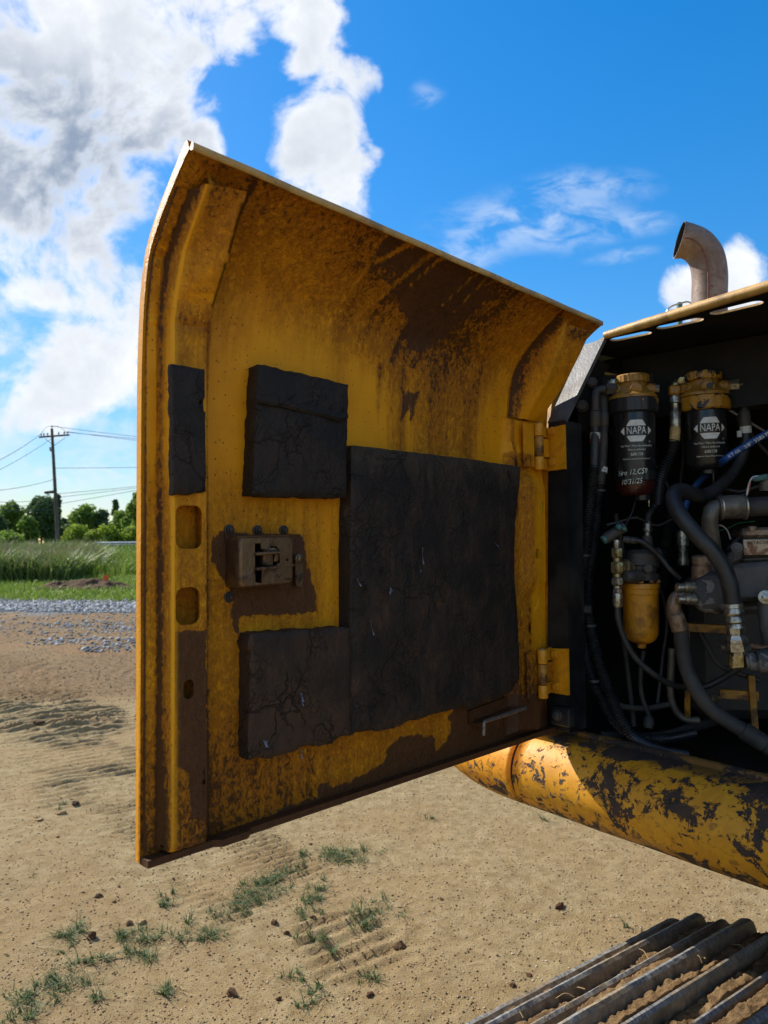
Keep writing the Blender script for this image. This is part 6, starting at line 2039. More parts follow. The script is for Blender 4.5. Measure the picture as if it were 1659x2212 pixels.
# dim pipes and brackets low in the bay
hose('return_pipe', [(0.6689, 1.6717, 1.3911), (0.6661, 1.6739, 1.3371), (0.6645, 1.6757, 1.2928), (0.6676, 1.6719, 1.2625), (0.6793, 1.6678, 1.2399), (0.6964, 1.6582, 1.2293), (0.7197, 1.6482, 1.2294)], .0085, 'pipe', 'dim tan pipe curling at the back of the bay')
hose('return_pipe', [(0.6039, 1.6719, 1.3865), (0.5958, 1.6739, 1.3379), (0.5973, 1.676, 1.2838), (0.6083, 1.6677, 1.2428), (0.6124, 1.6684, 1.2256)], .0055, 'rubber_dull')
mb = MB(); lat(mb, (0.6067, 1.6579, 1.2367), (0.6005, 1.649, 1.2106), [(0, 9), (8, 12), (16, 12), (26, 9)], S16, 14)
part('pipe_union', mb, MAT['cast_dark'], exc)
for (p_, q_, w_) in (((0.6882, 1.6294, 1.4497), (0.6879, 1.6378, 1.2387), .013), ((0.6755, 1.6094, 1.447), (0.7906, 1.5897, 1.441), .019), ((0.7436, 1.5953, 1.3005), (0.8196, 1.5754, 1.2979), .020), ((0.8038, 1.5736, 1.3438), (0.802, 1.559, 1.2071), .015)):
    p_ = Vector(p_); q_ = Vector(q_); d_ = (q_ - p_); n_ = d_.cross(Vector((0, 1, 0))).normalized()
    mb = MB().box(p_ - n_ * w_ / 2, d_, n_ * w_, eD * .012, .001)
    part('support_bracket', mb, MAT['yellow_dirty'], exc)
mb = MB(); lat(mb, (0.7178, 1.5756, 1.2919), (0.7287, 1.5553, 1.3003), [(0, 10), (5, 10), (6, 6), (18, 6)], S16, 6)
part('bolt', mb, MAT['brass'], exc)
# engine block mass behind everything
mb = MB()
ea = Vector((0.759, 1.7697, 1.1941)); mb.box(ea, Vector((1.1806, 1.7194, 1.2021)) - ea, ZUP * .36, eD * .30, .03)
for i in range(5):
    c0 = ea + eX * (.05 + .07 * i) + ZUP * .30
    mb.box(c0, eX * .05, ZUP * .10, eD * .2, .01)
part('engine_block', mb, MAT['cast_dark'], exc)
mb = MB().tube(WP([(0.6712, 1.7263, 1.5277), (0.683, 1.7323, 1.6283), (0.6979, 1.7396, 1.696), (0.7125, 1.7568, 1.7653)]), .016, 14, True, 8, (.006, .003))
part('corrugated_conduit', mb, MAT['conduit'], exc)
mb = MB().tube(WP([(0.717, 1.7567, 1.5194), (0.7131, 1.7628, 1.6162), (0.7154, 1.7786, 1.7203)]), .012, 12, True, 8, (.006, .003))
part('corrugated_conduit', mb, MAT['conduit'], exc)
mb = MB().tube(WP([(0.485, 1.6192, 1.2043), (0.6177, 1.6396, 1.1951), (0.7198, 1.6791, 1.2067), (0.7816, 1.7192, 1.2066)]), .011, 12)
part('hose', mb, MAT['rubber_dull'], exc)

# wiring and small lines that fill the back of the bay
for (pts, r_, mt, lab) in (
        ([(0.5481, 1.6791, 1.7068), (0.5701, 1.7031, 1.6077), (0.5611, 1.7075, 1.497), (0.5731, 1.712, 1.3862), (0.5817, 1.7063, 1.2775), (0.5792, 1.6791, 1.2083)], .006, 'rubber_dull', None),
        ([(0.524, 1.6897, 1.9404), (0.5742, 1.7123, 1.8761), (0.671, 1.7345, 1.821), (0.7152, 1.7387, 1.7185)], .005, 'rubber', None),
        ([(0.7207, 1.7099, 1.9361), (0.7349, 1.7332, 1.8543), (0.7312, 1.7468, 1.7644), (0.7395, 1.7409, 1.6616)], .0045, 'rubber_dull', None),
        ([(0.8354, 1.67, 1.9334), (0.9, 1.6925, 1.8697), (0.9548, 1.6948, 1.8137)], .005, 'rubber_dull', None),
        ([(0.6449, 1.6853, 1.5525), (0.6697, 1.6988, 1.4636), (0.6598, 1.7028, 1.3647), (0.6415, 1.6971, 1.2571)], .005, 'rubber', None),
        ([(0.7052, 1.6289, 1.4601), (0.7317, 1.6214, 1.398), (0.7579, 1.613, 1.3575), (0.8305, 1.5942, 1.3294)], .006, 'rubber_dull', None),
        ([(0.5955, 1.6595, 1.6947), (0.6425, 1.6702, 1.6782), (0.6925, 1.6796, 1.6943), (0.7338, 1.6805, 1.6719)], .003, 'rubber_dull', None),
        ([(0.8248, 1.5568, 1.7602), (0.7941, 1.5773, 1.7497), (0.7624, 1.5971, 1.7535), (0.7292, 1.6188, 1.7131)], .0035, 'rubber_dull', None),
        ([(0.4924, 1.6348, 1.3148), (0.53, 1.6567, 1.2675), (0.6013, 1.6774, 1.2513), (0.6663, 1.6769, 1.2614)], .007, 'rubber_dull', None),
        ([(0.7679, 1.6315, 1.3961), (0.8002, 1.6112, 1.4039), (0.8519, 1.5913, 1.4012)], .008, 'rust_steel', None),
        ([(0.8696, 1.5871, 2.0024), (0.854, 1.5972, 2.0007), (0.8433, 1.6077, 1.9883), (0.8693, 1.6091, 1.9542)], .002, 'wire_white', 'pale wire at the tee fitting')):
    hose('cable', pts, r_, mt, lab, None, 8)
for (x_, y_, d_, t_) in ((1262, 1200, 1.60, .03), (1284, 1470, 1.57, .03), (1275, 1351, 1.585, .026), (1296, 1060, 1.62, .02)):
    c0 = Vector(W0_(x_, y_, d_))
    mb = MB().lathe(c0 - ZUP * .003, ZUP, [(0, .0130), (.001, .0138), (.005, .0138), (.006, .0130)], 16)
    part('cable_tie', mb, MAT['rubber'], exc)

# ------------------------------------------------------------------ track
SK = radians(-5.1)
TD = (DM * cos(SK) + DB * sin(SK)); TB = (DB * cos(SK) - DM * sin(SK))
T0 = mach3(.253, .25, 0)
RC = .30; CZ = .533; XC = .099; DROP = .196
PITCH_T = .170; GH = .038
SHW = .80


def track_pt(sl, hgt, wid):
    """arc length along the track (0 = middle of the first shoe in view, growing towards the front), height over the shoe plate, width"""
    a_up = radians(17)
    s0 = RC * a_up                                   # from there to the flat run
    if sl > s0:
        x = XC + (sl - s0); z = CZ + RC + hgt; nx, nz = 0, 1
        return T0 + TD * x + TB * wid + ZUP * z
    an = a_up - sl / RC                              # round the end wheel
    if an > pi / 2:
        dn = (an - pi / 2) * RC
        if dn < DROP:
            return T0 + TD * (XC - RC - hgt) + TB * wid + ZUP * (CZ - dn)
        an = pi / 2 + (dn - DROP) / RC
        if an < pi:
            return T0 + TD * (XC - (RC + hgt) * sin(an)) + TB * wid + ZUP * (CZ - DROP + (RC + hgt) * cos(an))
        return T0 + TD * (XC + (an - pi) * RC) + TB * wid + ZUP * (CZ - DROP - RC - hgt)
    if an < pi:
        return T0 + TD * (XC - (RC + hgt) * sin(an)) + TB * wid + ZUP * (CZ + (RC + hgt) * cos(an))
    x = XC + (an - pi) * RC
    return T0 + TD * x + TB * wid + ZUP * (CZ - RC - hgt)


def shoe_proto(sl):
    """plate with three bars; flat plate set on the curve at its two ends"""
    p0 = track_pt(sl - PITCH_T / 2 + .004, 0, 0); p1 = track_pt(sl + PITCH_T / 2 - .004, 0, 0)
    ex = (p1 - p0).normalized(); n_ = ex.cross(TB).normalized()
    if n_.dot(track_pt(sl, .1, 0) - track_pt(sl, 0, 0)) < 0:
        n_ = -n_
    return p0, ex, n_, (p1 - p0).length


prof = [(0, 0), (.012, .0), (.018, .005)]
XS = []
def bar(c, h, wt, wb):
    return [(c - wb / 2, .003), (c - wt / 2 - .001, h * .86), (c - wt / 2 + .004, h), (c + wt / 2 - .004, h), (c + wt / 2 + .001, h * .86), (c + wb / 2, .003)]


PROFT = [(0, -.004), (0, .004)] + bar(.024, .042, .013, .022) + bar(.081, .036, .011, .020) + bar(.138, .044, .015, .024) + [(.162, .004), (.162, -.004)]
topv = [0, 0] + [0, .45, 1, 1, .45, 0] * 3 + [0, 0]
shoe_me = None
NW = 110
mbs = MB(); tops = []
for i in range(NW + 1):
    w_ = -SHW + SHW * i / NW
    for (x, h), tv in zip(PROFT, topv):
        chip = .0009 * (vnoise(np.array([w_ * 55 + x * 300]), np.array([x * 90]), 77)[0] - .5) * 2 * (1 if h > .01 else .3)
        endt = max(0, 1 - (min(-w_, w_ + SHW)) / .02)
        hh = h + chip - (endt ** 2) * .006 * (1 if h > .02 else 0)
        mbs.v.append(Vector((x + chip * .5, w_, hh))); tops.append(tv)
m = len(PROFT)
for i in range(NW):
    for j in range(m):
        mbs.f.append((i * m + j, i * m + (j + 1) % m, (i + 1) * m + (j + 1) % m, (i + 1) * m + j))
mbs.f.append(tuple(range(m))); mbs.f.append(tuple(NW * m + j for j in range(m - 1, -1, -1)))
shoe_me = bpy.data.meshes.new('track_shoe')
shoe_me.from_pydata([tuple(v) for v in mbs.v], [], [list(f) for f in mbs.f])
at = shoe_me.attributes.new('top', 'FLOAT', 'POINT'); at.data.foreach_set('value', np.array(tops, np.float32))
bm = bmesh.new(); bm.from_mesh(shoe_me); bmesh.ops.recalc_face_normals(bm, faces=bm.faces)
for f in bm.faces: f.smooth = True
for e in bm.edges:
    if len(e.link_faces) == 2: e.smooth = e.calc_face_angle(0) < radians(24)
bm.to_mesh(shoe_me); bm.free()
shoe_me.materials.append(MAT['track'])
bolt_me = bpy.data.meshes.new('shoe_bolt')
mb = MB().lathe((0, 0, 0), (0, 0, 1), [(0, .019), (.006, .018), (.010, .014), (.012, .006)], 14)
bolt_me.from_pydata([tuple(v) for v in mb.v], [], [list(f) for f in mb.f]); bolt_me.shade_smooth(); bolt_me.materials.append(MAT['track'])


def dirt_mesh(seed, amt, x0, x1):
    """packed soil lying in the trough of a shoe"""
    n1, n2 = 16, 200
    xs = np.linspace(x0, x1, n1); ws = np.linspace(-SHW + .01, -.01, n2)
    X, Wd = np.meshgrid(xs, ws)
    h = .016 + .017 * amt * sstep(.22, .66, fbm(Wd * 6 + seed * 7, X * 14 + seed, seed, 4)) + .009 * (fbm(Wd * 60, X * 60, seed + 3, 3) - .5) + .006 * (fbm(Wd * 160, X * 160, seed + 4, 2) - .5)
    h = h * sstep(.02, .25, 1 - np.abs((X - x0) / (x1 - x0) * 2 - 1)) * .5 + h * .5
    hole = sstep(.62, .70, fbm(Wd * 5 + seed * 3, X * 2, seed + 8, 3))
    h = h - .008 * hole
    me = bpy.data.meshes.new('packed_dirt')
    me.from_pydata(np.stack([X.ravel(), Wd.ravel(), h.ravel()], 1).tolist(), [], [(i * n1 + j, i * n1 + j + 1, (i + 1) * n1 + j + 1, (i + 1) * n1 + j) for i in range(n2 - 1) for j in range(n1 - 1)])
    me.shade_smooth(); me.materials.append(MAT['packed'])
    return me


track = empty('track', T0 + TB * -.4, 'steel crawler track packed with dirt', None, None, exc)
k_shoe = 0
for i in range(-8, 14):
    sl = i * PITCH_T
    p0, ex, n_, ln = shoe_proto(sl)
    R_ = Matrix((ex, TB, n_)).transposed().to_4x4(); R_.translation = p0 + ex * .0 
    if i < -2 and i > -99:
        pass
    o = bpy.data.objects.new('track_shoe', shoe_me); COL.objects.link(o)
    o.parent = track; o.matrix_parent_inverse = PMW[track.name].inverted(); o.matrix_basis = R_
    PMW[o.name] = R_
    if -1 <= i <= 4:
        for (x, w_) in ((.052, -.43), (.110, -.43), (.052, -.30), (.110, -.30)):
            b_ = bpy.data.objects.new('shoe_bolt', bolt_me); COL.objects.link(b_)
            b_.parent = track; b_.matrix_parent_inverse = PMW[track.name].inverted()
            b_.matrix_basis = R_ @ Matrix.Translation((x, w_, .005))
        for (j, x0, x1, amt) in ((0, .036, .071, .95), (1, .093, .126, 1.0), (2, .150, .182, .55)):
            d_ = bpy.data.objects.new('packed_dirt', dirt_mesh(i * 5 + j + 3, amt, x0, x1)); COL.objects.link(d_)
            d_.parent = track; d_.matrix_parent_inverse = PMW[track.name].inverted(); d_.matrix_basis = R_
            d_['kind'] = 'stuff'
# straw caught in the dirt
for q in range(46):
    sl = random.uniform(-.05, .45); w_ = random.uniform(-.62, -.05)
    p_ = track_pt(sl, .022, w_); an = random.uniform(0, pi); l_ = random.uniform(.012, .04)
    d_ = (TD * cos(an) + TB * sin(an)) * l_
    if q < 40:
        mb = MB().tube([p_, p_ + d_ * .5 + ZUP * random.uniform(.002, .012), p_ + d_ + ZUP * random.uniform(-.002, .01)], random.uniform(.0006, .0012), 5, True, 3)
        part('straw', mb, MAT['straw'], track)
mb = MB().lathe(T0 + TD * XC + TB * -.62 + ZUP * CZ, TB, [(0, .26), (.44, .26)], 40)
part('end_wheel', mb, MAT['track'], track, attrs=dict(top=np.zeros(len(mb.v))))
mb = MB().box(T0 + TD * (XC + .35) + TB * -.58 + ZUP * .30, TD * 2.2, TB * .36, ZUP * .30, .03)
part('track_frame', mb, MAT['yellow_dirty'], track)

# ================================================================== the yard
def terr(x, y):
    """gentle rise towards the road beyond the yard"""
    return 1.08 * sstep(18, 60, y) * np.clip((y - 18) / 42, 0, 1.0) ** .35 * 1.0


LANES = [  # tread prints left by crawler tracks: start, end, half width, bar spacing, depth
    ((-.45, 3.35), (-1.75, 4.85), .36, .062, .010), ((-1.75, 4.75), (-3.6, 7.4), .46, .105, .017), ((-2.9, 6.0), (-6.4, 10.6), .9, .14, .022), ((.05, 2.45), (-.24, 3.22), .22, .085, .010),
    ((-4.6, 7.2), (-6.6, 9.0), .5, .12, .014), ((-1.6, 7.6), (-3.4, 9.8), .5, .12, .014)]
BARD = Vector((TB.x, TB.y, 0)).normalized(); BARN = Vector((-BARD.y, BARD.x, 0))


def lane_h(X, Y):
    h = np.zeros(X.shape); m = np.zeros(X.shape)
    for (p, q, hw, per, dep) in LANES:
        ex, ey = q[0] - p[0], q[1] - p[1]; L2 = ex * ex + ey * ey
        t = ((X - p[0]) * ex + (Y - p[1]) * ey) / L2
        dd = np.abs((X - p[0]) * ey - (Y - p[1]) * ex) / math.sqrt(L2)
        wob = .25 * (fbm(X * 2.2, Y * 2.2, 61, 3) - .5)
        mask = sstep(hw * 1.12, hw * .82, dd + wob * hw) * sstep(-.06, .06, t) * sstep(1.06, .94, t)
        mask = mask * sstep(.22, .60, fbm(X * 2.3 + 4, Y * 2.3, 62, 5))
        sdist = (X * BARN.x + Y * BARN.y) + .035 * (fbm(X * 3, Y * 3, 63, 3) - .5)
        ph = sdist / per
        rid = np.abs((ph % 1.0) - .5) * 2
        rid = sstep(.25, .85, rid)
        amp = dep * (.1 + 1.5 * fbm(X * 6 + 9, Y * 6, 64, 4))
        h = h + mask * (rid - .45) * amp * 2 + mask * (1.3 * dep) * (fbm(X * 16, Y * 16, 65, 4) - .5)
        m = np.maximum(m, mask)
    return h, m


def ground_h(X, Y):
    far = sstep(12, 22, Y)
    h = terr(X, Y)
    h = h + .05 * (fbm(X * .35, Y * .35, 71, 4) - .5) * (1 - .3 * far)
    h = h + .018 * (fbm(X * 2.1, Y * 2.1, 72, 4) - .5)
    h = h + .009 * (fbm(X * 9, Y * 9, 73, 4) - .5)
    h = h + .004 * (fbm(X * 30, Y * 30, 76, 3) - .5)
    lh, lm = lane_h(X, Y)
    h = h + lh
    # churned strip further back
    ch = sstep(6.8, 8.5, Y + .35 * X) * sstep(19, 13, Y)
    h = h + ch * .10 * (fbm(X * .9, Y * 2.4, 74, 5) - .45) * sstep(.40, .62, fbm(X * .5, Y * .7, 75, 3))
    cz = sstep(.35, .0, np.abs(Y - 2.75)) * sstep(.5, .2, np.abs(X + .02))
    h = h + cz * .02 * (fbm(X * 14, Y * 14, 78, 3) - .5)
    return h, lm, ch


def axis_pts(lo, dlo, dhi, hi, step):
    a = list(np.arange(dlo, dhi, step))
    s_ = step; x = dhi
    while x < hi:
        a.append(x); s_ *= 1.07; x += s_
    a.append(hi)
    s_ = step; x = dlo; pre = []
    while x > lo:
        s_ *= 1.07; x -= s_; pre.append(max(x, lo))
    return np.array(sorted(set(pre + a)))


gx = axis_pts(-500, -4.3, 2.6, 500, .019)
gy = axis_pts(-60, 2.35, 7.4, 900, .019)
GX, GY = np.meshgrid(gx, gy)
GH, GLM, GCH = ground_h(GX, GY)
me = bpy.data.meshes.new('ground')
ny, nx = GX.shape
verts = np.stack([GX.ravel(), GY.ravel(), GH.ravel()], 1).astype(np.float32)
idx = (np.arange(ny - 1)[:, None] * nx + np.arange(nx - 1)[None, :]).ravel()
quads = np.stack([idx, idx + 1, idx + nx + 1, idx + nx], 1).astype(np.int32)
me.vertices.add(len(verts)); me.vertices.foreach_set('co', verts.ravel())
me.loops.add(quads.size); me.loops.foreach_set('vertex_index', quads.ravel())
me.polygons.add(len(quads)); me.polygons.foreach_set('loop_start', np.arange(0, quads.size, 4, dtype=np.int32)); me.polygons.foreach_set('loop_total', np.full(len(quads), 4, np.int32))
me.update(calc_edges=True)
me.shade_smooth()
X, Y = GX.ravel(), GY.ravel()
wet = .95 * sstep(5.8, 7.6, Y + .25 * X) * sstep(21, 17, Y) * (.45 + .8 * fbm(X * .55, Y * .8, 81, 4)) + .22 * GLM.ravel() * (fbm(X * 3, Y * 3, 82, 3)) + .18 * sstep(3.4, 2.7, Y) * fbm(X * 1.4, Y * 1.4, 87, 3)
grav = .85 * sstep(16.6, 18.6, Y + .25 * X + 2.9 + 2.2 * (fbm(X * .5, Y * .5, 83, 3) - .5)) * sstep(26.5, 25.0, Y + .25 * X + 2.9 + .8 * (fbm(X * .8, Y * .8, 84, 2) - .5))
gras = sstep(20.2, 21.4, Y + .25 * X + 2.9 + .9 * (fbm(X * .7, Y * .7, 86, 3) - .5))
orange = .6 * sstep(.50, .70, fbm(X * .9 + 20, Y * 1.2, 88, 3)) * sstep(6, 9, Y) + .28 * sstep(.5, .7, fbm(X * 1.1 + 3, Y * 1.1, 89, 3)) * sstep(4.5, 2.5, Y)
for nme, arr in (('wet', wet), ('gravelly', grav), ('grassy', gras), ('orange', orange)):
    at = me.attributes.new(nme, 'FLOAT', 'POINT'); at.data.foreach_set('value', arr.astype(np.float32))
ground = link_mesh('ground', me, MAT['ground'])
ground['kind'] = 'structure'


def gz(x, y):
    h, _, _ = ground_h(np.array([float(x)]), np.array([float(y)]))
    return float(h[0])


def gzs(x, y):
    return ground_h(np.asarray(x, float), np.asarray(y, float))[0]


# ------------------------------------------------------------------ loose grit and gravel (nobody could count it)
def scatter_stones(name, X, Y, S, mt, flat=.6, seed=0):
    rng = np.random.default_rng(seed)
    n = len(X); Z = gzs(X, Y)
    base = np.array([(1, 0, 0), (-1, 0, 0), (0, 1, 0), (0, -1, 0), (0, 0, 1), (0, 0, -1)], float)
    tri = np.array([(0, 2, 4), (2, 1, 4), (1, 3, 4), (3, 0, 4), (2, 0, 5), (1, 2, 5), (3, 1, 5), (0, 3, 5)])
    V = base[None] * (1 + .5 * (rng.random((n, 6, 1)) - .5)) + .35 * (rng.random((n, 6, 3)) - .5)
    V[:, :, 2] *= flat
    an = rng.random(n) * 2 * np.pi; c, s_ = np.cos(an), np.sin(an)
    x = V[:, :, 0] * c[:, None] - V[:, :, 1] * s_[:, None]; y = V[:, :, 0] * s_[:, None] + V[:, :, 1] * c[:, None]
    V = np.stack([x, y, V[:, :, 2]], 2) * S[:, None, None]
    V += np.stack([X, Y, Z + S * flat * .35], 1)[:, None, :]
    F = (tri[None] + (np.arange(n) * 6)[:, None, None]).reshape(-1, 3)
    me = bpy.data.meshes.new(name)
    vv = V.reshape(-1, 3).astype(np.float32)
    me.vertices.add(len(vv)); me.vertices.foreach_set('co', vv.ravel())
    me.loops.add(F.size); me.loops.foreach_set('vertex_index', F.ravel().astype(np.int32))
    me.polygons.add(len(F)); me.polygons.foreach_set('loop_start', np.arange(0, F.size, 3, dtype=np.int32)); me.polygons.foreach_set('loop_total', np.full(len(F), 3, np.int32))
    me.update(calc_edges=True)
    at = me.attributes.new('rnd', 'FLOAT', 'POINT'); at.data.foreach_set('value', np.repeat(rng.random(n), 6).astype(np.float32))
    o = link_mesh(name, me, MAT[mt]); return o


rng = np.random.default_rng(21)
def wedge(n, y0, y1, x0=-.62, x1=.62, pw=1.0, m0=0.0):
    y = y0 + (y1 - y0) * rng.random(n) ** pw
    x = y * (x0 + (x1 - x0) * rng.random(n)) + m0 * (rng.random(n) - .5)
    return x, y


x, y = wedge(42000, 2.3, 7.5, pw=1.25)
s_ = .0018 + .0046 * rng.random(len(x)) ** 3.0
tag(scatter_stones('grit', x, y, s_, 'grit', .6, 1), kind='stuff')
x, y = wedge(9000, 6.5, 15, -.66, -.25)
s_ = .004 + .012 * rng.random(len(x)) ** 3
tag(scatter_stones('grit', x, y, s_, 'grit', .6, 2), kind='stuff')
x, y = wedge(26000, 12.8, 26, -.66, -.20)
e = y + .25 * x + 2.9
keep = (e > 13.5) & (e < 21.2 + .6 * rng.random(len(x))) & ((e > 18.1) | (rng.random(len(x)) < .14))
x, y, e = x[keep], y[keep], e[keep]
s_ = (.016 + .035 * rng.random(len(x)) ** 2) * np.where(e > 18.3, 1.25, .8)
tag(scatter_stones('gravel', x, y, s_, 'gravel', .75, 3), kind='stuff')
# low windrow of gravel along the grass edge
cc = [(-5.0, 13.8, .5), (-6.2, 14.6, .6), (-4.55, 12.0, .45), (-5.4, 12.2, .5), (-4.2, 11.2, .4)]
xs, ys, ss = [], [], []
for (cx_, cy_, r_) in cc:
    n = 160
    a = rng.random(n) * 2 * np.pi; rr = r_ * np.sqrt(rng.random(n))
    xs.append(cx_ + rr * np.cos(a) * 1.5); ys.append(cy_ + rr * np.sin(a)); ss.append(.012 + .03 * rng.random(n) ** 2)
tag(scatter_stones('gravel', np.concatenate(xs), np.concatenate(ys), np.concatenate(ss), 'gravel', .75, 4), kind='stuff')

# ------------------------------------------------------------------ clods and stones one can pick out
def rock(name, x, y, r, mt, label, cat, group=None, flat=.6, seed=0):
    rr = random.Random(seed)
    bm = bmesh.new()
    sx = 1 + rr.uniform(-.2, .45)
    for _i in range(22):
        d_ = Vector((rr.gauss(0, 1), rr.gauss(0, 1), rr.gauss(0, 1))).normalized() * rr.uniform(.78, 1.15)
        bm.verts.new((d_.x * sx, d_.y, d_.z))
    ch = bmesh.ops.convex_hull(bm, input=bm.verts)
    bmesh.ops.delete(bm, geom=[v for v in bm.verts if not v.link_faces], context='VERTS')
    bmesh.ops.subdivide_edges(bm, edges=bm.edges[:], cuts=2, use_grid_fill=True)
    bmesh.ops.triangulate(bm, faces=bm.faces[:])
    from mathutils import noise
    ox, oy, oz = [rr.random() * 50 for _ in range(3)]
    for v in bm.verts:
        p = v.co.copy()
        d = 1 + .16 * noise.noise(p * 2.2 + Vector((ox, oy, oz))) + .14 * noise.noise(p * 6 + Vector((oz, ox, oy)))
        v.co = Vector((p.x * d, p.y * d, p.z * d * flat)) * r
    bmesh.ops.rotate(bm, verts=bm.verts, cent=(0, 0, 0), matrix=Matrix.Rotation(rr.random() * 6.28, 3, 'Z'))
    me = bpy.data.meshes.new(name); bm.to_mesh(me); bm.free()
    o = link_mesh(name, me, MAT[mt], None, Vector((x, y, gz(x, y) + r * flat * .35)))
    return tag(o, label, cat, group)


ROCKS = [
    ((0.0452, 2.9712), .030, 'clod', 'largest dark brown clod, alone on bare dirt right of the grass patches', .62),
    ((0.7684, 3.2647), .022, 'clod', 'dark lump near the tips of the crawler track bars', .6),
    ((-1.0777, 3.1528), .026, 'tanstone', 'flat tan stone beside the tread marks in the dirt', .45),
    ((-1.119, 3.1388), .017, 'clod', 'dark clod touching the flat tan stone', .6),
    ((-1.2386, 3.0308), .021, 'clod', 'upright dark clod between two grass tufts', .9),
    ((-1.3481, 3.3702), .018, 'clod', 'brown clod below the door corner with a pale top', .6),
    ((-1.2566, 3.3218), .011, 'clod', 'small brown clod left of the tread marks, under the door corner', .6), ((-1.2851, 3.4608), .009, 'clod', 'tiny clod just above the brown clod left of the tread marks', .6), ((-1.4346, 3.4066), .008, 'clod', 'tiny clod furthest left of the three near the tread marks', .6),
    ((-2.0784, 4.3065), .022, 'tanstone', 'blocky tan stone on the dirt left of the door', .7),
    ((-1.9659, 4.3815), .022, 'tanstone', 'pale rounded stone left of the door, nearer its edge', .6),
    ((-1.9574, 4.5235), .028, 'clod', 'dark lump at the end of the long tread ridges', .5),
    ((-1.8444, 4.0378), .016, 'tanstone', 'small pale stone far left of the door corner', .6),
    ((-0.0688, 2.6532), .017, 'clod', 'small dark clod right of the dark red-brown clod', .6), ((-0.5763, 2.6622), .022, 'clod', 'dark red-brown clod in the smooth wheel rut', .6), ((-0.4015, 2.6355), .012, 'clod', 'small clod at the lower edge of the biggest grass patch', .6),
    ((-0.4971, 3.1555), .017, 'clod', 'second small clod below the biggest grass patch, nearer the camera', .6), ((-0.434, 3.0774), .014, 'clod', 'small dark clod between the grass patches on the right', .6), ((-0.332, 3.1747), .014, 'clod', 'lone speck of clod on open dirt below the door edge', .6), ((-0.4204, 3.9513), .010, 'clod', 'small clod left of the crawler track, nearer the track', .6),
    ((0.5285, 2.7608), .013, 'clod', 'small clod left of the crawler track, closest to the bottom edge', .6), ((0.4572, 2.7058), .012, 'clod', 'tiny clod between the largest clod and the track tips', .6), ((0.2427, 3.3218), .010, 'clod', 'dark crumb beside the long tread ridges at left', .6),
    ((-0.7906, 2.8176), .013, 'tanstone', 'orange-tan crumb of clay among fine cracks', .6), ((-2.064, 4.2852), .022, 'tanstone', 'tan stone near the left edge of the yard', .55), ((-1.9721, 4.3672), .024, 'tanstone', 'second tan stone near the left edge, further from the camera', .55),
    ((-3.1515, 6.5025), .05, 'clod', 'dark clod far out on the tread-marked ground', .5), ((-3.0331, 6.8694), .045, 'clod', 'low dark clod further back among the tread marks', .4), ((-2.1523, 4.9533), .022, 'clod', 'clod near the far churned soil at left', .6), ((-3.7266, 8.081), .05, 'clod', 'clod beside the churned brown soil', .4),
]
_n = 0
for (pq, r_, mt, lab, fl) in ROCKS:
    _n += 1
    # clods and stones
    px_, py_ = pq
    if lab is None:
        rock('dirt_clod', px_, py_, r_, mt, 'small dark clod lying on the bare tan dirt', 'clod', 'small clods on the dirt', fl, _n)
    else:
        rock('stone' if mt == 'tanstone' else 'dirt_clod', px_, py_, r_, mt, lab, 'stone' if mt == 'tanstone' else 'clod', 'stones and clods on the dirt', fl, _n)


# ------------------------------------------------------------------ grass tufts
def blades(cx, cy, rad, n, hmin, hmax, wd, rs, lean=.6, elong=1.0, ang=0.0, zoff=0.0, zfun=None, clump=True):
    """curved blades as tapering strips of three quads"""
    V = []; F = []; R = []
    x = rs.normal(0, 1, n) * rad * .5 * elong; y = rs.normal(0, 1, n) * rad * .5
    if clump:
        k_ = max(2, n // 14); ci = rs.integers(0, k_, n); x = x[ci % n][:n] * 1.0 + rs.normal(0, 1, n) * rad * .12; y = y[ci % n][:n] + rs.normal(0, 1, n) * rad * .12
    c, s_ = math.cos(ang), math.sin(ang)
    X = cx + x * c - y * s_; Y = cy + x * s_ + y * c
    Z = (zfun or gzs)(X, Y)
    H = hmin + (hmax - hmin) * rs.random(n) ** 1.5
    A = rs.random(n) * 2 * np.pi; Lm = H * lean * (.3 + rs.random(n) * 1.4)
    for i in range(n):
        dx_, dy_ = math.cos(A[i]), math.sin(A[i]); px_, py_ = -dy_, dx_
        b0 = len(V); rnd = rs.random()
        for q, t in enumerate((0, .4, .75, 1.0)):
            w_ = wd * (1 - t * .92) * .5
            bx = X[i] + dx_ * Lm[i] * t * t; by = Y[i] + dy_ * Lm[i] * t * t; bz = Z[i] - .004 + H[i] * (t - .35 * t * t * min(1.5, Lm[i] / H[i])) + zoff
            V.append((bx + px_ * w_, by + py_ * w_, bz)); V.append((bx - px_ * w_, by - py_ * w_, bz)); R += [rnd, rnd]
        for q in range(3):
            F.append((b0 + 2 * q, b0 + 2 * q + 1, b0 + 2 * q + 3, b0 + 2 * q + 2))
    return V, F, R


def blade_obj(name, V, F, R, mt):
    A = np.array(V); org = A.mean(0); org[2] = A[:, 2].min()
    me = bpy.data.meshes.new(name); me.from_pydata((A - org).tolist(), [], F)
    at = me.attributes.new('rnd', 'FLOAT', 'POINT'); at.data.foreach_set('value', np.array(R, np.float32))
    me.shade_smooth()
    return link_mesh(name, me, MAT[mt], None, Vector(org))


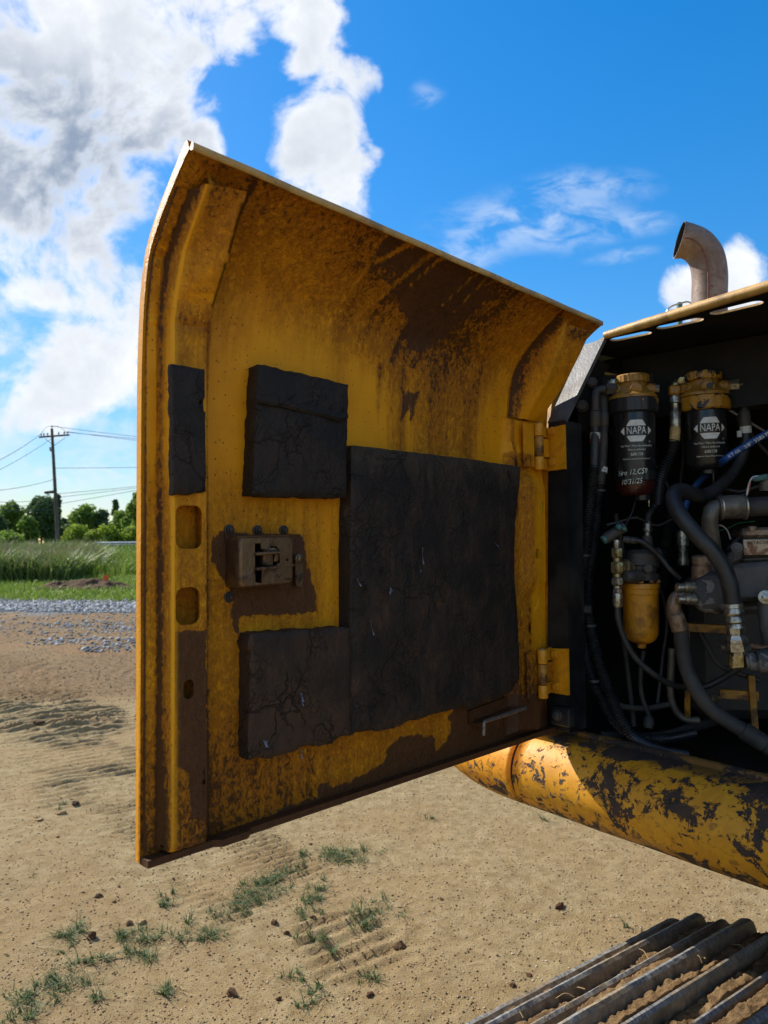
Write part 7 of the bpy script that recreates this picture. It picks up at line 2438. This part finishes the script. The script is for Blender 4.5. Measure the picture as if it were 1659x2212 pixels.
TUFTS = [  # place, radius, blades, label or None
    ((-1.3297, 3.1031), .10, 90, 'wide two-part grass tuft at the left of the bare dirt'), ((-1.333, 3.0258), .06, 50, 'small tuft just below the wide two-part grass tuft'), ((-1.0897, 3.0625), .085, 90, 'round grass tuft just in front of the flat tan stone'), ((-0.9909, 3.0292), .085, 80, 'grass tuft with a dry straw, right of the round tuft'),
    ((-0.9837, 2.9166), .075, 70, 'small tuft below the grass tuft with a dry straw'), ((-1.1016, 2.9094), .07, 50, 'small tuft midway between the round tuft and the lower left streak'), ((-1.1997, 2.8523), .04, 28, 'left one of two tiny tufts above the right end of the long streak'), ((-1.1701, 2.8732), .04, 28, 'right one of two tiny tufts above the right end of the long streak'),
    ((-1.2095, 2.6976), .15, 130, 'long low streak of grass near the lower left corner'), ((-1.2814, 2.7263), .07, 45, 'small tuft directly above the middle of the long low streak'), ((-1.3077, 2.6437), .05, 30, 'tiny tuft between the long streak and the corner grass'), ((-1.3001, 2.5509), .10, 80, 'grass cut by the lower left corner of the view'), ((-1.0631, 2.6368), .04, 26, 'tiny tuft just off the right end of the long low streak'),
    ((-0.8252, 2.6854), .05, 40, 'lone low tuft near the bottom edge, right of the long streak'), ((-0.8745, 3.0338), .05, 45, 'small tuft right of the straw tuft, alone in its row'), ((-0.7814, 3.025), .035, 24, 'tiniest sprig in the loose row of grass below the tread marks'), ((-0.713, 3.0374), .06, 45, 'low tuft at the right of the loose row below the tread marks'), ((-0.7591, 3.0913), .04, 30, 'small sprig at the back of the loose row below the tread marks'), ((-1.0144, 3.3841), .05, 30, 'small bright tuft on the tread marks under the door corner'), ((-0.9993, 3.2713), .05, 34, 'pale leafy sprig in front of the tuft on the tread marks'), ((-0.8766, 3.1673), .03, 18, 'faint thin sprig between the tread marks and the loose row'),
    ((-0.616, 3.4408), .17, 260, 'biggest patch of grass, dense, below the door'), ((-0.6835, 3.2886), .13, 200, 'grass patch joined to the near left of the biggest one'), ((-0.562, 3.56), .12, 150, 'grass patch at the far end of the biggest one'),
    ((-0.3252, 3.4341), .08, 70, 'broken grass strip right of the biggest patch'), ((-0.3511, 3.3648), .06, 45, 'short sprigs near the broken strip right of the biggest patch'), ((-0.3824, 3.226), .10, 60, 'thin grass with dry stalks right of the biggest patch'), ((-0.2888, 3.7777), .20, 170, 'spread-out grass patch furthest back under the door edge'), ((-0.1951, 3.8415), .14, 120, 'second grass patch furthest back, right of the spread-out one'), ((-0.4263, 3.8196), .08, 40, 'small sprig at the left of the grass furthest back'),
    ((-0.0897, 3.208), .15, 130, 'grass and straw patch right of the tan dirt clods'), ((-0.2983, 3.0325), .09, 50, 'small tuft on the clumpy ridge of churned dirt'), ((-0.3477, 2.7713), .06, 34, 'thin sprig left of the churned dirt ridges near the bottom'), ((-0.2701, 2.697), .05, 28, 'sprig at the left foot of the churned dirt ridges'), ((-0.3038, 2.6005), .05, 28, 'nearest sprig at the bottom edge by the churned dirt'), ((-0.0825, 2.7351), .06, 40, 'small tuft at the right end of the churned dirt ridges'), ((-0.2169, 2.9176), .04, 20, 'tiny sprig on top of the churned dirt ridges'),
    ((-2.0503, 4.5109), .06, 26, 'small faint tuft among stones left of the door'), ((1.0178, 3.0868), .035, 9, 'lone pale green blades beside the track bars'), ((0.9255, 4.2339), .03, 12, 'single small sprig on open dirt under the yellow sill'), ((0.2567, 4.3023), .04, 14, 'tiny sprig on open dirt behind the door bottom edge'),
]
_s = 0
for (pq, rad, nb_, lab) in TUFTS:
    _s += 1
    rs = np.random.default_rng(300 + _s)
    rad *= .68
    V, F, R = blades(pq[0], pq[1], rad, int(nb_ * 1.9), .012, .058 if nb_ > 20 else .075, .0050, rs, 1.1, 1.35, rs.random() * 3)
    # a few dry stalks
    nd = max(3, nb_ // 5)
    o = blade_obj('grass_tuft', V, F, R, 'tuftgrass')
    V2_, F2_, R2_ = blades(pq[0], pq[1], rad * 1.5, nd, .02, .07, .0022, rs, 2.2, 1.3, 0)
    A = np.array(V2_); me = bpy.data.meshes.new('dry_stalks'); me.from_pydata((A - np.array(o.location)).tolist(), [], F2_); me.materials.append(MAT['straw'])
    d_ = bpy.data.objects.new('dry_stalks', me); COL.objects.link(d_); d_.parent = o
    if lab:
        tag(o, lab, 'grass tuft', 'grass tufts on the dirt')
    else:
        tag(o, 'small low grass tuft on the bare tan dirt', 'grass tuft', 'small grass tufts')
# dry straws lying on the dirt
V, F, R = [], [], []
for q in range(70):
    y_ = random.uniform(2.5, 5.5); x_ = y_ * random.uniform(-.5, .45); an = random.uniform(0, pi); l_ = random.uniform(.02, .09); z_ = gz(x_, y_) + .002
    b0 = len(V); dx_, dy_ = cos(an) * l_, sin(an) * l_; wx, wy = -sin(an) * .0011, cos(an) * .0011; bend = random.uniform(-.2, .2)
    for t in (0, .5, 1):
        ox_ = -dy_ * bend * t * (1 - t) * 4; oy_ = dx_ * bend * t * (1 - t) * 4
        V += [(x_ + dx_ * t + ox_ + wx, y_ + dy_ * t + oy_ + wy, z_ + .003 * t), (x_ + dx_ * t + ox_ - wx, y_ + dy_ * t + oy_ - wy, z_ + .003 * t)]
    F += [(b0, b0 + 1, b0 + 3, b0 + 2), (b0 + 2, b0 + 3, b0 + 5, b0 + 4)]; R += [random.random()] * 6
tag(blade_obj('straw_litter', V, F, R, 'straw'), kind='stuff')

# ------------------------------------------------------------------ field beyond the yard
def tz(x, y):
    return gzs(x, y)


rs = np.random.default_rng(55)
def blade_field(name, n, y0, y1, xr, hr, wd, mt, cond, lean=.5, seed=1):
    rs = np.random.default_rng(seed)
    y = y0 + (y1 - y0) * rs.random(n); x = y * (xr[0] + (xr[1] - xr[0]) * rs.random(n))
    kp = cond(x, y, rs); x, y = x[kp], y[kp]; n = len(x)
    z = gzs(x, y); H = (hr[0] + (hr[1] - hr[0]) * rs.random(n)) * (.6 + .8 * fbm(x * .5, y * .5, seed + 90, 3)); A = rs.random(n) * 2 * np.pi; L_ = H * lean * rs.random(n) * 1.5
    w_ = wd * (.6 + .8 * rs.random(n)); px_, py_ = -np.sin(A) * w_ / 2, np.cos(A) * w_ / 2; dx_, dy_ = np.cos(A) * L_, np.sin(A) * L_
    V = np.stack([np.stack([x + px_, y + py_, z - .02], 1), np.stack([x - px_, y - py_, z - .02], 1), np.stack([x + dx_ * .35 - px_ * .8, y + dy_ * .35 - py_ * .8, z + H * .6], 1), np.stack([x + dx_ * .35 + px_ * .8, y + dy_ * .35 + py_ * .8, z + H * .6], 1), np.stack([x + dx_, y + dy_, z + H], 1)], 1)
    b0 = np.arange(n) * 5
    me = bpy.data.meshes.new(name)
    F = [(a, a + 1, a + 2, a + 3) for a in b0] + [(a + 3, a + 2, a + 4) for a in b0]
    me.from_pydata(V.reshape(-1, 3).tolist(), [], F)
    at = me.attributes.new('rnd', 'FLOAT', 'POINT'); at.data.foreach_set('value', np.repeat(rs.random(n), 5).astype(np.float32))
    o = link_mesh(name, me, MAT[mt]); o['kind'] = 'stuff'
    return o


edge = lambda x, y: y + .25 * x + 2.9
MNDS = [((-13.6035, 28.8232), 0), ((-12.6689, 29.2601), 0)]
blade_field('lawn_grass', 30000, 20, 46, (-.66, -.22), (.05, .22), .035, 'grass', lambda x, y, r: (edge(x, y) > 20.6 + .8 * r.random(len(x))), .6, 3)
blade_field('tall_weeds', 26000, 28, 44, (-.68, -.40), (.4, 1.3), .085, 'weed', lambda x, y, r: (y + .10 * x > 27.5) & (x / y < -.44 + .05 * (fbm(x * .3, y * .3, 5, 3) - .5) * 2 + .012 * (y - 30)), .9, 4)
blade_field('weed_seed_heads', 2600, 29, 44, (-.68, -.40), (1.0, 1.6), .03, 'seed', lambda x, y, r: (x / y < -.445 + .05 * (fbm(x * .3, y * .3, 5, 3) - .5) * 2 + .010 * (y - 30)), .5, 6)
blade_field('tall_grass', 16000, 32, 54, (-.60, -.24), (.25, .75), .05, 'grass', lambda x, y, r: y > 0, .5, 7)

# brown soil mound in the grass
def mound(name, cx_, cy_, rx, ry, h, lab, seed, mt='mound'):
    n1, n2 = 90, 50
    S, T = np.meshgrid(np.linspace(-1.1, 1.1, n1), np.linspace(-1.1, 1.1, n2))
    Xm = cx_ + S * rx; Ym = cy_ + T * ry
    r_ = np.hypot(S, T) + .35 * (fbm(S * 3 + seed, T * 3, seed, 4) - .5)
    Hm = h * sstep(1.0, .1, r_) * (.55 + .9 * fbm(S * 6 + seed, T * 6, seed + 1, 4)) + .05 * (fbm(S * 24, T * 16, seed + 2, 3) - .5) - .03
    Zm = gzs(Xm.ravel(), Ym.ravel()).reshape(Xm.shape) + Hm
    me = bpy.data.meshes.new(name)
    org = np.array([cx_, cy_, Zm.min()])
    me.from_pydata((np.stack([Xm.ravel(), Ym.ravel(), Zm.ravel()], 1) - org).tolist(), [], [(i * n1 + j, i * n1 + j + 1, (i + 1) * n1 + j + 1, (i + 1) * n1 + j) for i in range(n2 - 1) for j in range(n1 - 1)])
    me.shade_smooth()
    return tag(link_mesh(name, me, MAT[mt], None, Vector(org)), lab, 'dirt mound')


m1 = (-11.7209, 25.006, 0.25); m2 = (-10.4868, 24.7783, 0.25)
mound('dirt_mound', m1[0], m1[1] + .6, 1.1, .9, .26, 'smaller dark brown soil heap in the green grass', 5)
mound('dirt_mound', m2[0], m2[1] + .8, 2.2, 1.1, .33, 'long brown soil heap in the grass beside the orange marker', 9)
fx = (-10.0103, 25.4914, 0.3)
fm = empty('marker_flag', (fx[0], fx[1], gz(fx[0], fx[1])), 'small orange marker standing in the grass by the soil heap', 'marker')
part('flag', MB().box((fx[0] - .09, fx[1], gz(fx[0], fx[1]) + .12), (.18, .01, 0), (0, .01, 0), (.02, 0, .36)), MAT['flag'], fm)
part('stake', MB().tube([(fx[0], fx[1] + .02, gz(fx[0], fx[1]) - .05), (fx[0] + .02, fx[1] + .02, gz(fx[0], fx[1]) + .5)], .012, 6), MAT['straw'], fm)

# road and guard rail
ry = 56.0
zroad = gz(-20, ry)
xs_ = np.linspace(-120, 60, 80)
mb = MB()
for x in xs_:
    zc = gz(x, ry - 2)
    mb.v += [(x, ry - 3.0, gz(x, ry - 3) + .10), (x, ry + 3.0, gz(x, ry + 3) + .12)]
mb.f = [(2 * i, 2 * i + 2, 2 * i + 3, 2 * i + 1) for i in range(len(xs_) - 1)]
o = part('road', mb, MAT['road']); o['kind'] = 'structure'
gyv = 60.5
gr_root = empty('guard_rail', (-18, gyv, gz(-18, gyv)), 'long galvanised guard rail along the road in front of the bushes', 'guard rail')
wprof = [(0, .0), (-.06, .05), (-.06, .11), (0, .155), (-.06, .20), (-.06, .26), (0, .31)]
mb = MB()
for x in np.linspace(-24.5, 30, 60):
    z0 = gz(x, gyv) + .42
    mb.v += [(x, gyv + a, z0 + b_) for a, b_ in wprof]
L = len(wprof)
for i in range(59):
    mb.f += [(i * L + j, (i + 1) * L + j, (i + 1) * L + j + 1, i * L + j + 1) for j in range(L - 1)]
part('rail', mb, MAT['galv'], gr_root)
for x in np.arange(-24, 30, 3.8):
    part('post', MB().box((x - .06, gyv + .02, gz(x, gyv) - .1), (.12, 0, 0), (0, .15, 0), (0, 0, .85)), MAT['galv'], gr_root)

# ------------------------------------------------------------------ utility pole and wires
pb = Vector((-29.2663, 63.9544, 1.05)); pb = Vector((-26.1, 57.0, 0)); pb.z = gz(pb.x, pb.y)
ptop = Vector((-26.5831, 56.6735, 10.9223))
pole = empty('utility_pole', pb, 'leaning wooden utility pole with one crossarm beyond the weeds', 'utility pole')
part('shaft', MB().tube([pb - ZUP * .5, ptop], [.165, .105], 12), MAT['pole'], pole)
def onp(t):
    return pb.lerp(ptop, t)
xa, xb = Vector((-27.4605, 56.5025, 10.1978)), Vector((-25.0517, 56.4961, 10.3555))
dxa = (xb - xa)
mb = MB().box(xa - Vector((0, .16, .06)), dxa, Vector((0, .10, 0)), ZUP * .13)
part('crossarm', mb, MAT['pole'], pole)
for (p_, q_) in (((-27.0174, 56.5071, 10.0817), (-26.4497, 56.7273, 9.5841)), ((-25.4615, 56.5049, 10.1381), (-26.4125, 56.7273, 9.5837))):
    part('brace', MB().tube([p_, q_], .022, 6), MAT['wirem'], pole)
INS = []
for x_ in (90, 96, 104, 128, 140, 147):
    t = (x_ - 86) / 65; p_ = xa + dxa * t + Vector((0, -.1, .07))
    part('insulator', MB().lathe(p_, ZUP, [(0, .02), (.06, .02), (.07, .06), (.13, .07), (.17, .05), (.22, .05), (.24, .02)], 10), MAT['porcelain'], pole)
    INS.append(p_ + ZUP * .2)
part('insulator', MB().lathe(ptop, ZUP, [(-.05, .02), (.1, .02), (.12, .06), (.18, .07), (.25, .04)], 10), MAT['porcelain'], pole)
part('jumper', MB().tube([xa + Vector((.1, -.1, .2)), xa + Vector((.6, -.25, .75)), ptop + ZUP * .2, xb + Vector((-.8, -.2, .65)), xb + Vector((-.2, -.1, .2))], .014, 5), MAT['wirem'], pole)
c_ = Vector((-26.6547, 56.5341, 9.4116))
part('cutout', MB().lathe(c_, Vector((.2, 0, -1)), [(0, .05), (.05, .07), (.3, .07), (.35, .04)], 10), MAT['porcelain'], pole)
part('cutout_arm', MB().tube([c_, Vector((-26.4893, 56.7362, 9.3618))], .025, 6), MAT['wirem'], pole)
c_ = Vector((-26.6384, 56.4786, 5.8088))
mb = MB().box(c_ - Vector((.38, .15, .14)), (.78, 0, .05), (0, .28, 0), (0, 0, .24), .05)
part('cable_box', mb, MAT['wirem'], pole)


def wire(p, q, sag, lab, r_=.014):
    p, q = Vector(p), Vector(q)
    pts = [p.lerp(q, t) - ZUP * (4 * sag * t * (1 - t)) for t in np.linspace(0, 1, 18)]
    mb = MB().tube(pts, r_, 5, True, 1)
    o = part('power_line', mb, MAT['wirem'])
    return tag(o, lab, 'power line', 'power lines on the pole')


far = Vector((34, 60, 0))
LW_ = [  # left end in view pixel terms turned into a far point, then the pole end
    ((-30.6103, 56.3854, 9.4), ptop + ZUP * .2, 'topmost wire running left from the pole'), ((-31.7892, 58.6432, 8.9), onp(.93), 'second wire from the top on the left of the pole'),
]
def along(px1, py1, d, q, extra):
    """wire from a point seen at the frame edge, carried on past it in a straight line from the pole"""
    p = Vector(W0(px1, py1, d)); q = Vector(q)
    return q + (p - q) * extra


def W0(px, py, d):
    v = fw + rt * ((px - 829.5) / 1534) - up * ((py - 1106) / 1534)
    return Vector((0, 0, CAM_Z)) + v * d


for (y_, q_, d_, lab) in ((967, INS[0], 46, 'topmost wire running left from the pole'), (988, onp(.925), 46, 'second wire from the top on the left of the pole'), (1033, onp(.59), 47, 'lone wire halfway up the left of the pole'), (1059, onp(.435), 48, 'upper of the three low wires left of the pole'), (1068, onp(.40), 48, 'middle of the three low wires left of the pole'), (1076, onp(.35), 48, 'lowest wire left of the pole, beside the dark cable box')):
    p_ = W0(0, y_, d_)
    wire(q_, Vector(q_) + (p_ - Vector(q_)) * 3.0, .9, lab, .020 if y_ in (967, 1076) else .016)
for (y_, q_, lab) in ((936, ptop + ZUP * .2, 'topmost wire running right from the pole'), (940, INS[4], 'second wire running right from the crossarm'), (944, INS[5], 'third wire running right from the crossarm'), (1002, onp(.68), 'faint single wire right of the pole, midway up'), (1043, onp(.47), 'upper of the low wires right of the pole'), (1046, onp(.44), 'middle of the low wires right of the pole'), (1051, onp(.385), 'lowest wire right of the pole')):
    p_ = W0(297, y_, 60)
    wire(q_, Vector(q_) + (p_ - Vector(q_)) * 5.5, .5, lab, .017)

# ------------------------------------------------------------------ trees and bushes
def crown_mesh(name, clumps, n, size, seed, parent, mt, loc):
    rs = np.random.default_rng(seed)
    cl = np.array([c[:3] for c in clumps]); rd = np.array([c[3] for c in clumps]); wgt = rd ** 2; wgt = wgt / wgt.sum()
    ci = rs.choice(len(cl), n, p=wgt)
    d = rs.normal(size=(n, 3)); d /= np.linalg.norm(d, axis=1)[:, None]
    r_ = rd[ci] * (.55 + .5 * rs.random(n) ** .6)
    # sub-clumps break the outline up
    P = cl[ci] + d * r_[:, None] * np.array([1, 1, .85])
    P += rs.normal(size=(n, 3)) * .10 * rd[ci][:, None]
    nrm = d + rs.normal(size=(n, 3)) * .7; nrm /= np.linalg.norm(nrm, axis=1)[:, None]
    a = np.cross(nrm, rs.normal(size=(n, 3))); a /= np.linalg.norm(a, axis=1)[:, None]; b = np.cross(nrm, a)
    s = size * (.6 + .8 * rs.random(n))[:, None]
    V = np.stack([P - a * s, P - b * s * .55 + nrm * s * .15, P + a * s, P + b * s * .55 - nrm * s * .1], 1)
    me = bpy.data.meshes.new(name)
    me.from_pydata(V.reshape(-1, 3).tolist(), [], [(4 * i, 4 * i + 1, 4 * i + 2, 4 * i + 3) for i in range(n)])
    at = me.attributes.new('rnd', 'FLOAT', 'POINT'); at.data.foreach_set('value', np.repeat(np.clip(rs.random(n) * .6 + .4 * rs.random(len(cl))[ci], 0, 1), 4).astype(np.float32))
    me.materials.append(MAT[mt])
    o = bpy.data.objects.new(name, me); COL.objects.link(o); o.parent = parent
    return o


def tree(px, ytop, ybase, d, wpx, lab, mt, seed, kind='round', cat='tree', n=2600, name='leafy_tree', lsize=.20):
    rr = random.Random(seed)
    base = W0(px, ybase, d); top = W0(px, ytop, d)
    zg = gz(base.x, base.y); H = top.z - zg; Wd = wpx / 1534 * d
    root = empty(name, (base.x, base.y, zg), lab, cat)
    clumps = []
    nc = 26
    for i in range(nc):
        t = rr.random()
        if kind == 'cone':
            z = H * (.12 + .86 * t); rad = Wd / 2 * (1.02 - t) * .95 + .1
            a = rr.random() * 6.28; q = rad * math.sqrt(rr.random()) * .8
            clumps.append((q * cos(a), q * sin(a), z, max(.28, rad * .42)))
        elif kind == 'bush':
            z = H * (.15 + .6 * t); rad = Wd / 2 * (1 - .35 * t)
            a = rr.random() * 6.28; q = rad * math.sqrt(rr.random()) * .85
            clumps.append((q * cos(a), q * sin(a), z, H * .26 * (.7 + .6 * rr.random())))
        else:
            z = H * (.30 + .56 * t); rad = Wd / 2 * (sin(pi * min(1, (.22 + .72 * t))) ** .7) * .8
            a = rr.random() * 6.28; q = rad * math.sqrt(rr.random())
            clumps.append((q * cos(a), q * sin(a), z, Wd * .21 * (.7 + .7 * rr.random())))
    if kind == 'round':
        clumps.append((0, 0, H * .84, Wd * .16))
        for i in range(8):
            a = rr.random() * 6.28; clumps.append((Wd * .36 * cos(a), Wd * .36 * sin(a), H * (.12 + .25 * rr.random()), Wd * .13))
    crown_mesh('crown', clumps, int(n * 1.35), lsize, seed, root, mt, None)
    # trunk with limbs
    mb = MB(); th = H * (.75 if kind != 'bush' else .5); r0_ = max(.05, H * .022)
    mb.tube([(0, 0, -.2), (.02 * H, 0, th * .4), (0, .02 * H, th * .75), (0, 0, th)], [r0_, r0_ * .8, r0_ * .5, r0_ * .2], 8, True, 4)
    for i in range(6):
        c = clumps[rr.randrange(len(clumps))]; z0 = min(th * .8, max(th * .2, c[2] * .6))
        mb.tube([(0, 0, z0), (c[0] * .5, c[1] * .5, (z0 + c[2]) * .52), (c[0], c[1], c[2])], [r0_ * .45, r0_ * .3, r0_ * .12], 6, True, 3)
    A = mb.v
    me = bpy.data.meshes.new('trunk'); me.from_pydata([tuple(v) for v in A], [], [list(f) for f in mb.f]); me.shade_smooth(); me.materials.append(MAT['bark'])
    t_ = bpy.data.objects.new('trunk', me); COL.objects.link(t_); t_.parent = root
    return root


tree(24, 1077, 1180, 78, 62, 'light green tree furthest left in the tree line', 'leaf_mid', 1, n=3200)
tree(-20, 1101, 1180, 74, 60, 'dark tree cut off by the left edge of the view', 'leaf_dark', 2, n=2200)
tree(88, 1062, 1182, 76, 64, 'tall dark evergreen left of the utility pole', 'leaf_dark', 3, n=4200)
tree(122, 1070, 1182, 80, 56, 'dark evergreen right behind the utility pole', 'leaf_dark', 4, 'cone', n=3600)
tree(60, 1109, 1182, 72, 44, 'lower bright green tree between the light and the dark one', 'leaf_mid', 5, n=2200)
tree(185, 1089, 1182, 84, 66, 'broad rounded green tree right of the utility pole', 'leaf_mid', 6, n=3600)
tree(160, 1103, 1182, 86, 50, 'dark green tree filling the gap right of the pole', 'leaf_dark', 7, n=2400)
tree(224, 1097, 1184, 84, 46, 'dark green tree next to the door edge', 'leaf_dark', 8, n=2800)
tree(248, 1081, 1184, 90, 24, 'small pointed conifer rising above the tree line', 'leaf_dark', 9, 'cone', n=1500)
tree(262, 1099, 1184, 82, 44, 'mid green tree in front of the pointed conifer', 'leaf_mid', 13, n=2400)
tree(296, 1053, 1184, 74, 58, 'tall bright tree half hidden by the door edge', 'leaf_mid', 10, n=4200)
tree(163, 1133, 1190, 67, 44, 'bright yellow-green bush just right of the pole', 'leaf_light', 11, 'bush', 'bush', 2200, 'leafy_bush', .13)
tree(205, 1141, 1190, 66, 40, 'second bright bush behind the guard rail', 'leaf_light', 12, 'bush', 'bush', 1800, 'leafy_bush', .13)
tree(240, 1131, 1190, 66, 48, 'third bright bush, tallest of the row', 'leaf_light', 14, 'bush', 'bush', 2400, 'leafy_bush', .13)
tree(282, 1135, 1190, 66, 44, 'bright bush touching the door edge', 'leaf_light', 15, 'bush', 'bush', 2000, 'leafy_bush', .13)
tree(20, 1143, 1186, 68, 60, 'dim bush behind the tall weeds at far left', 'leaf_mid', 16, 'bush', 'bush', 1800, 'leafy_bush', .13)
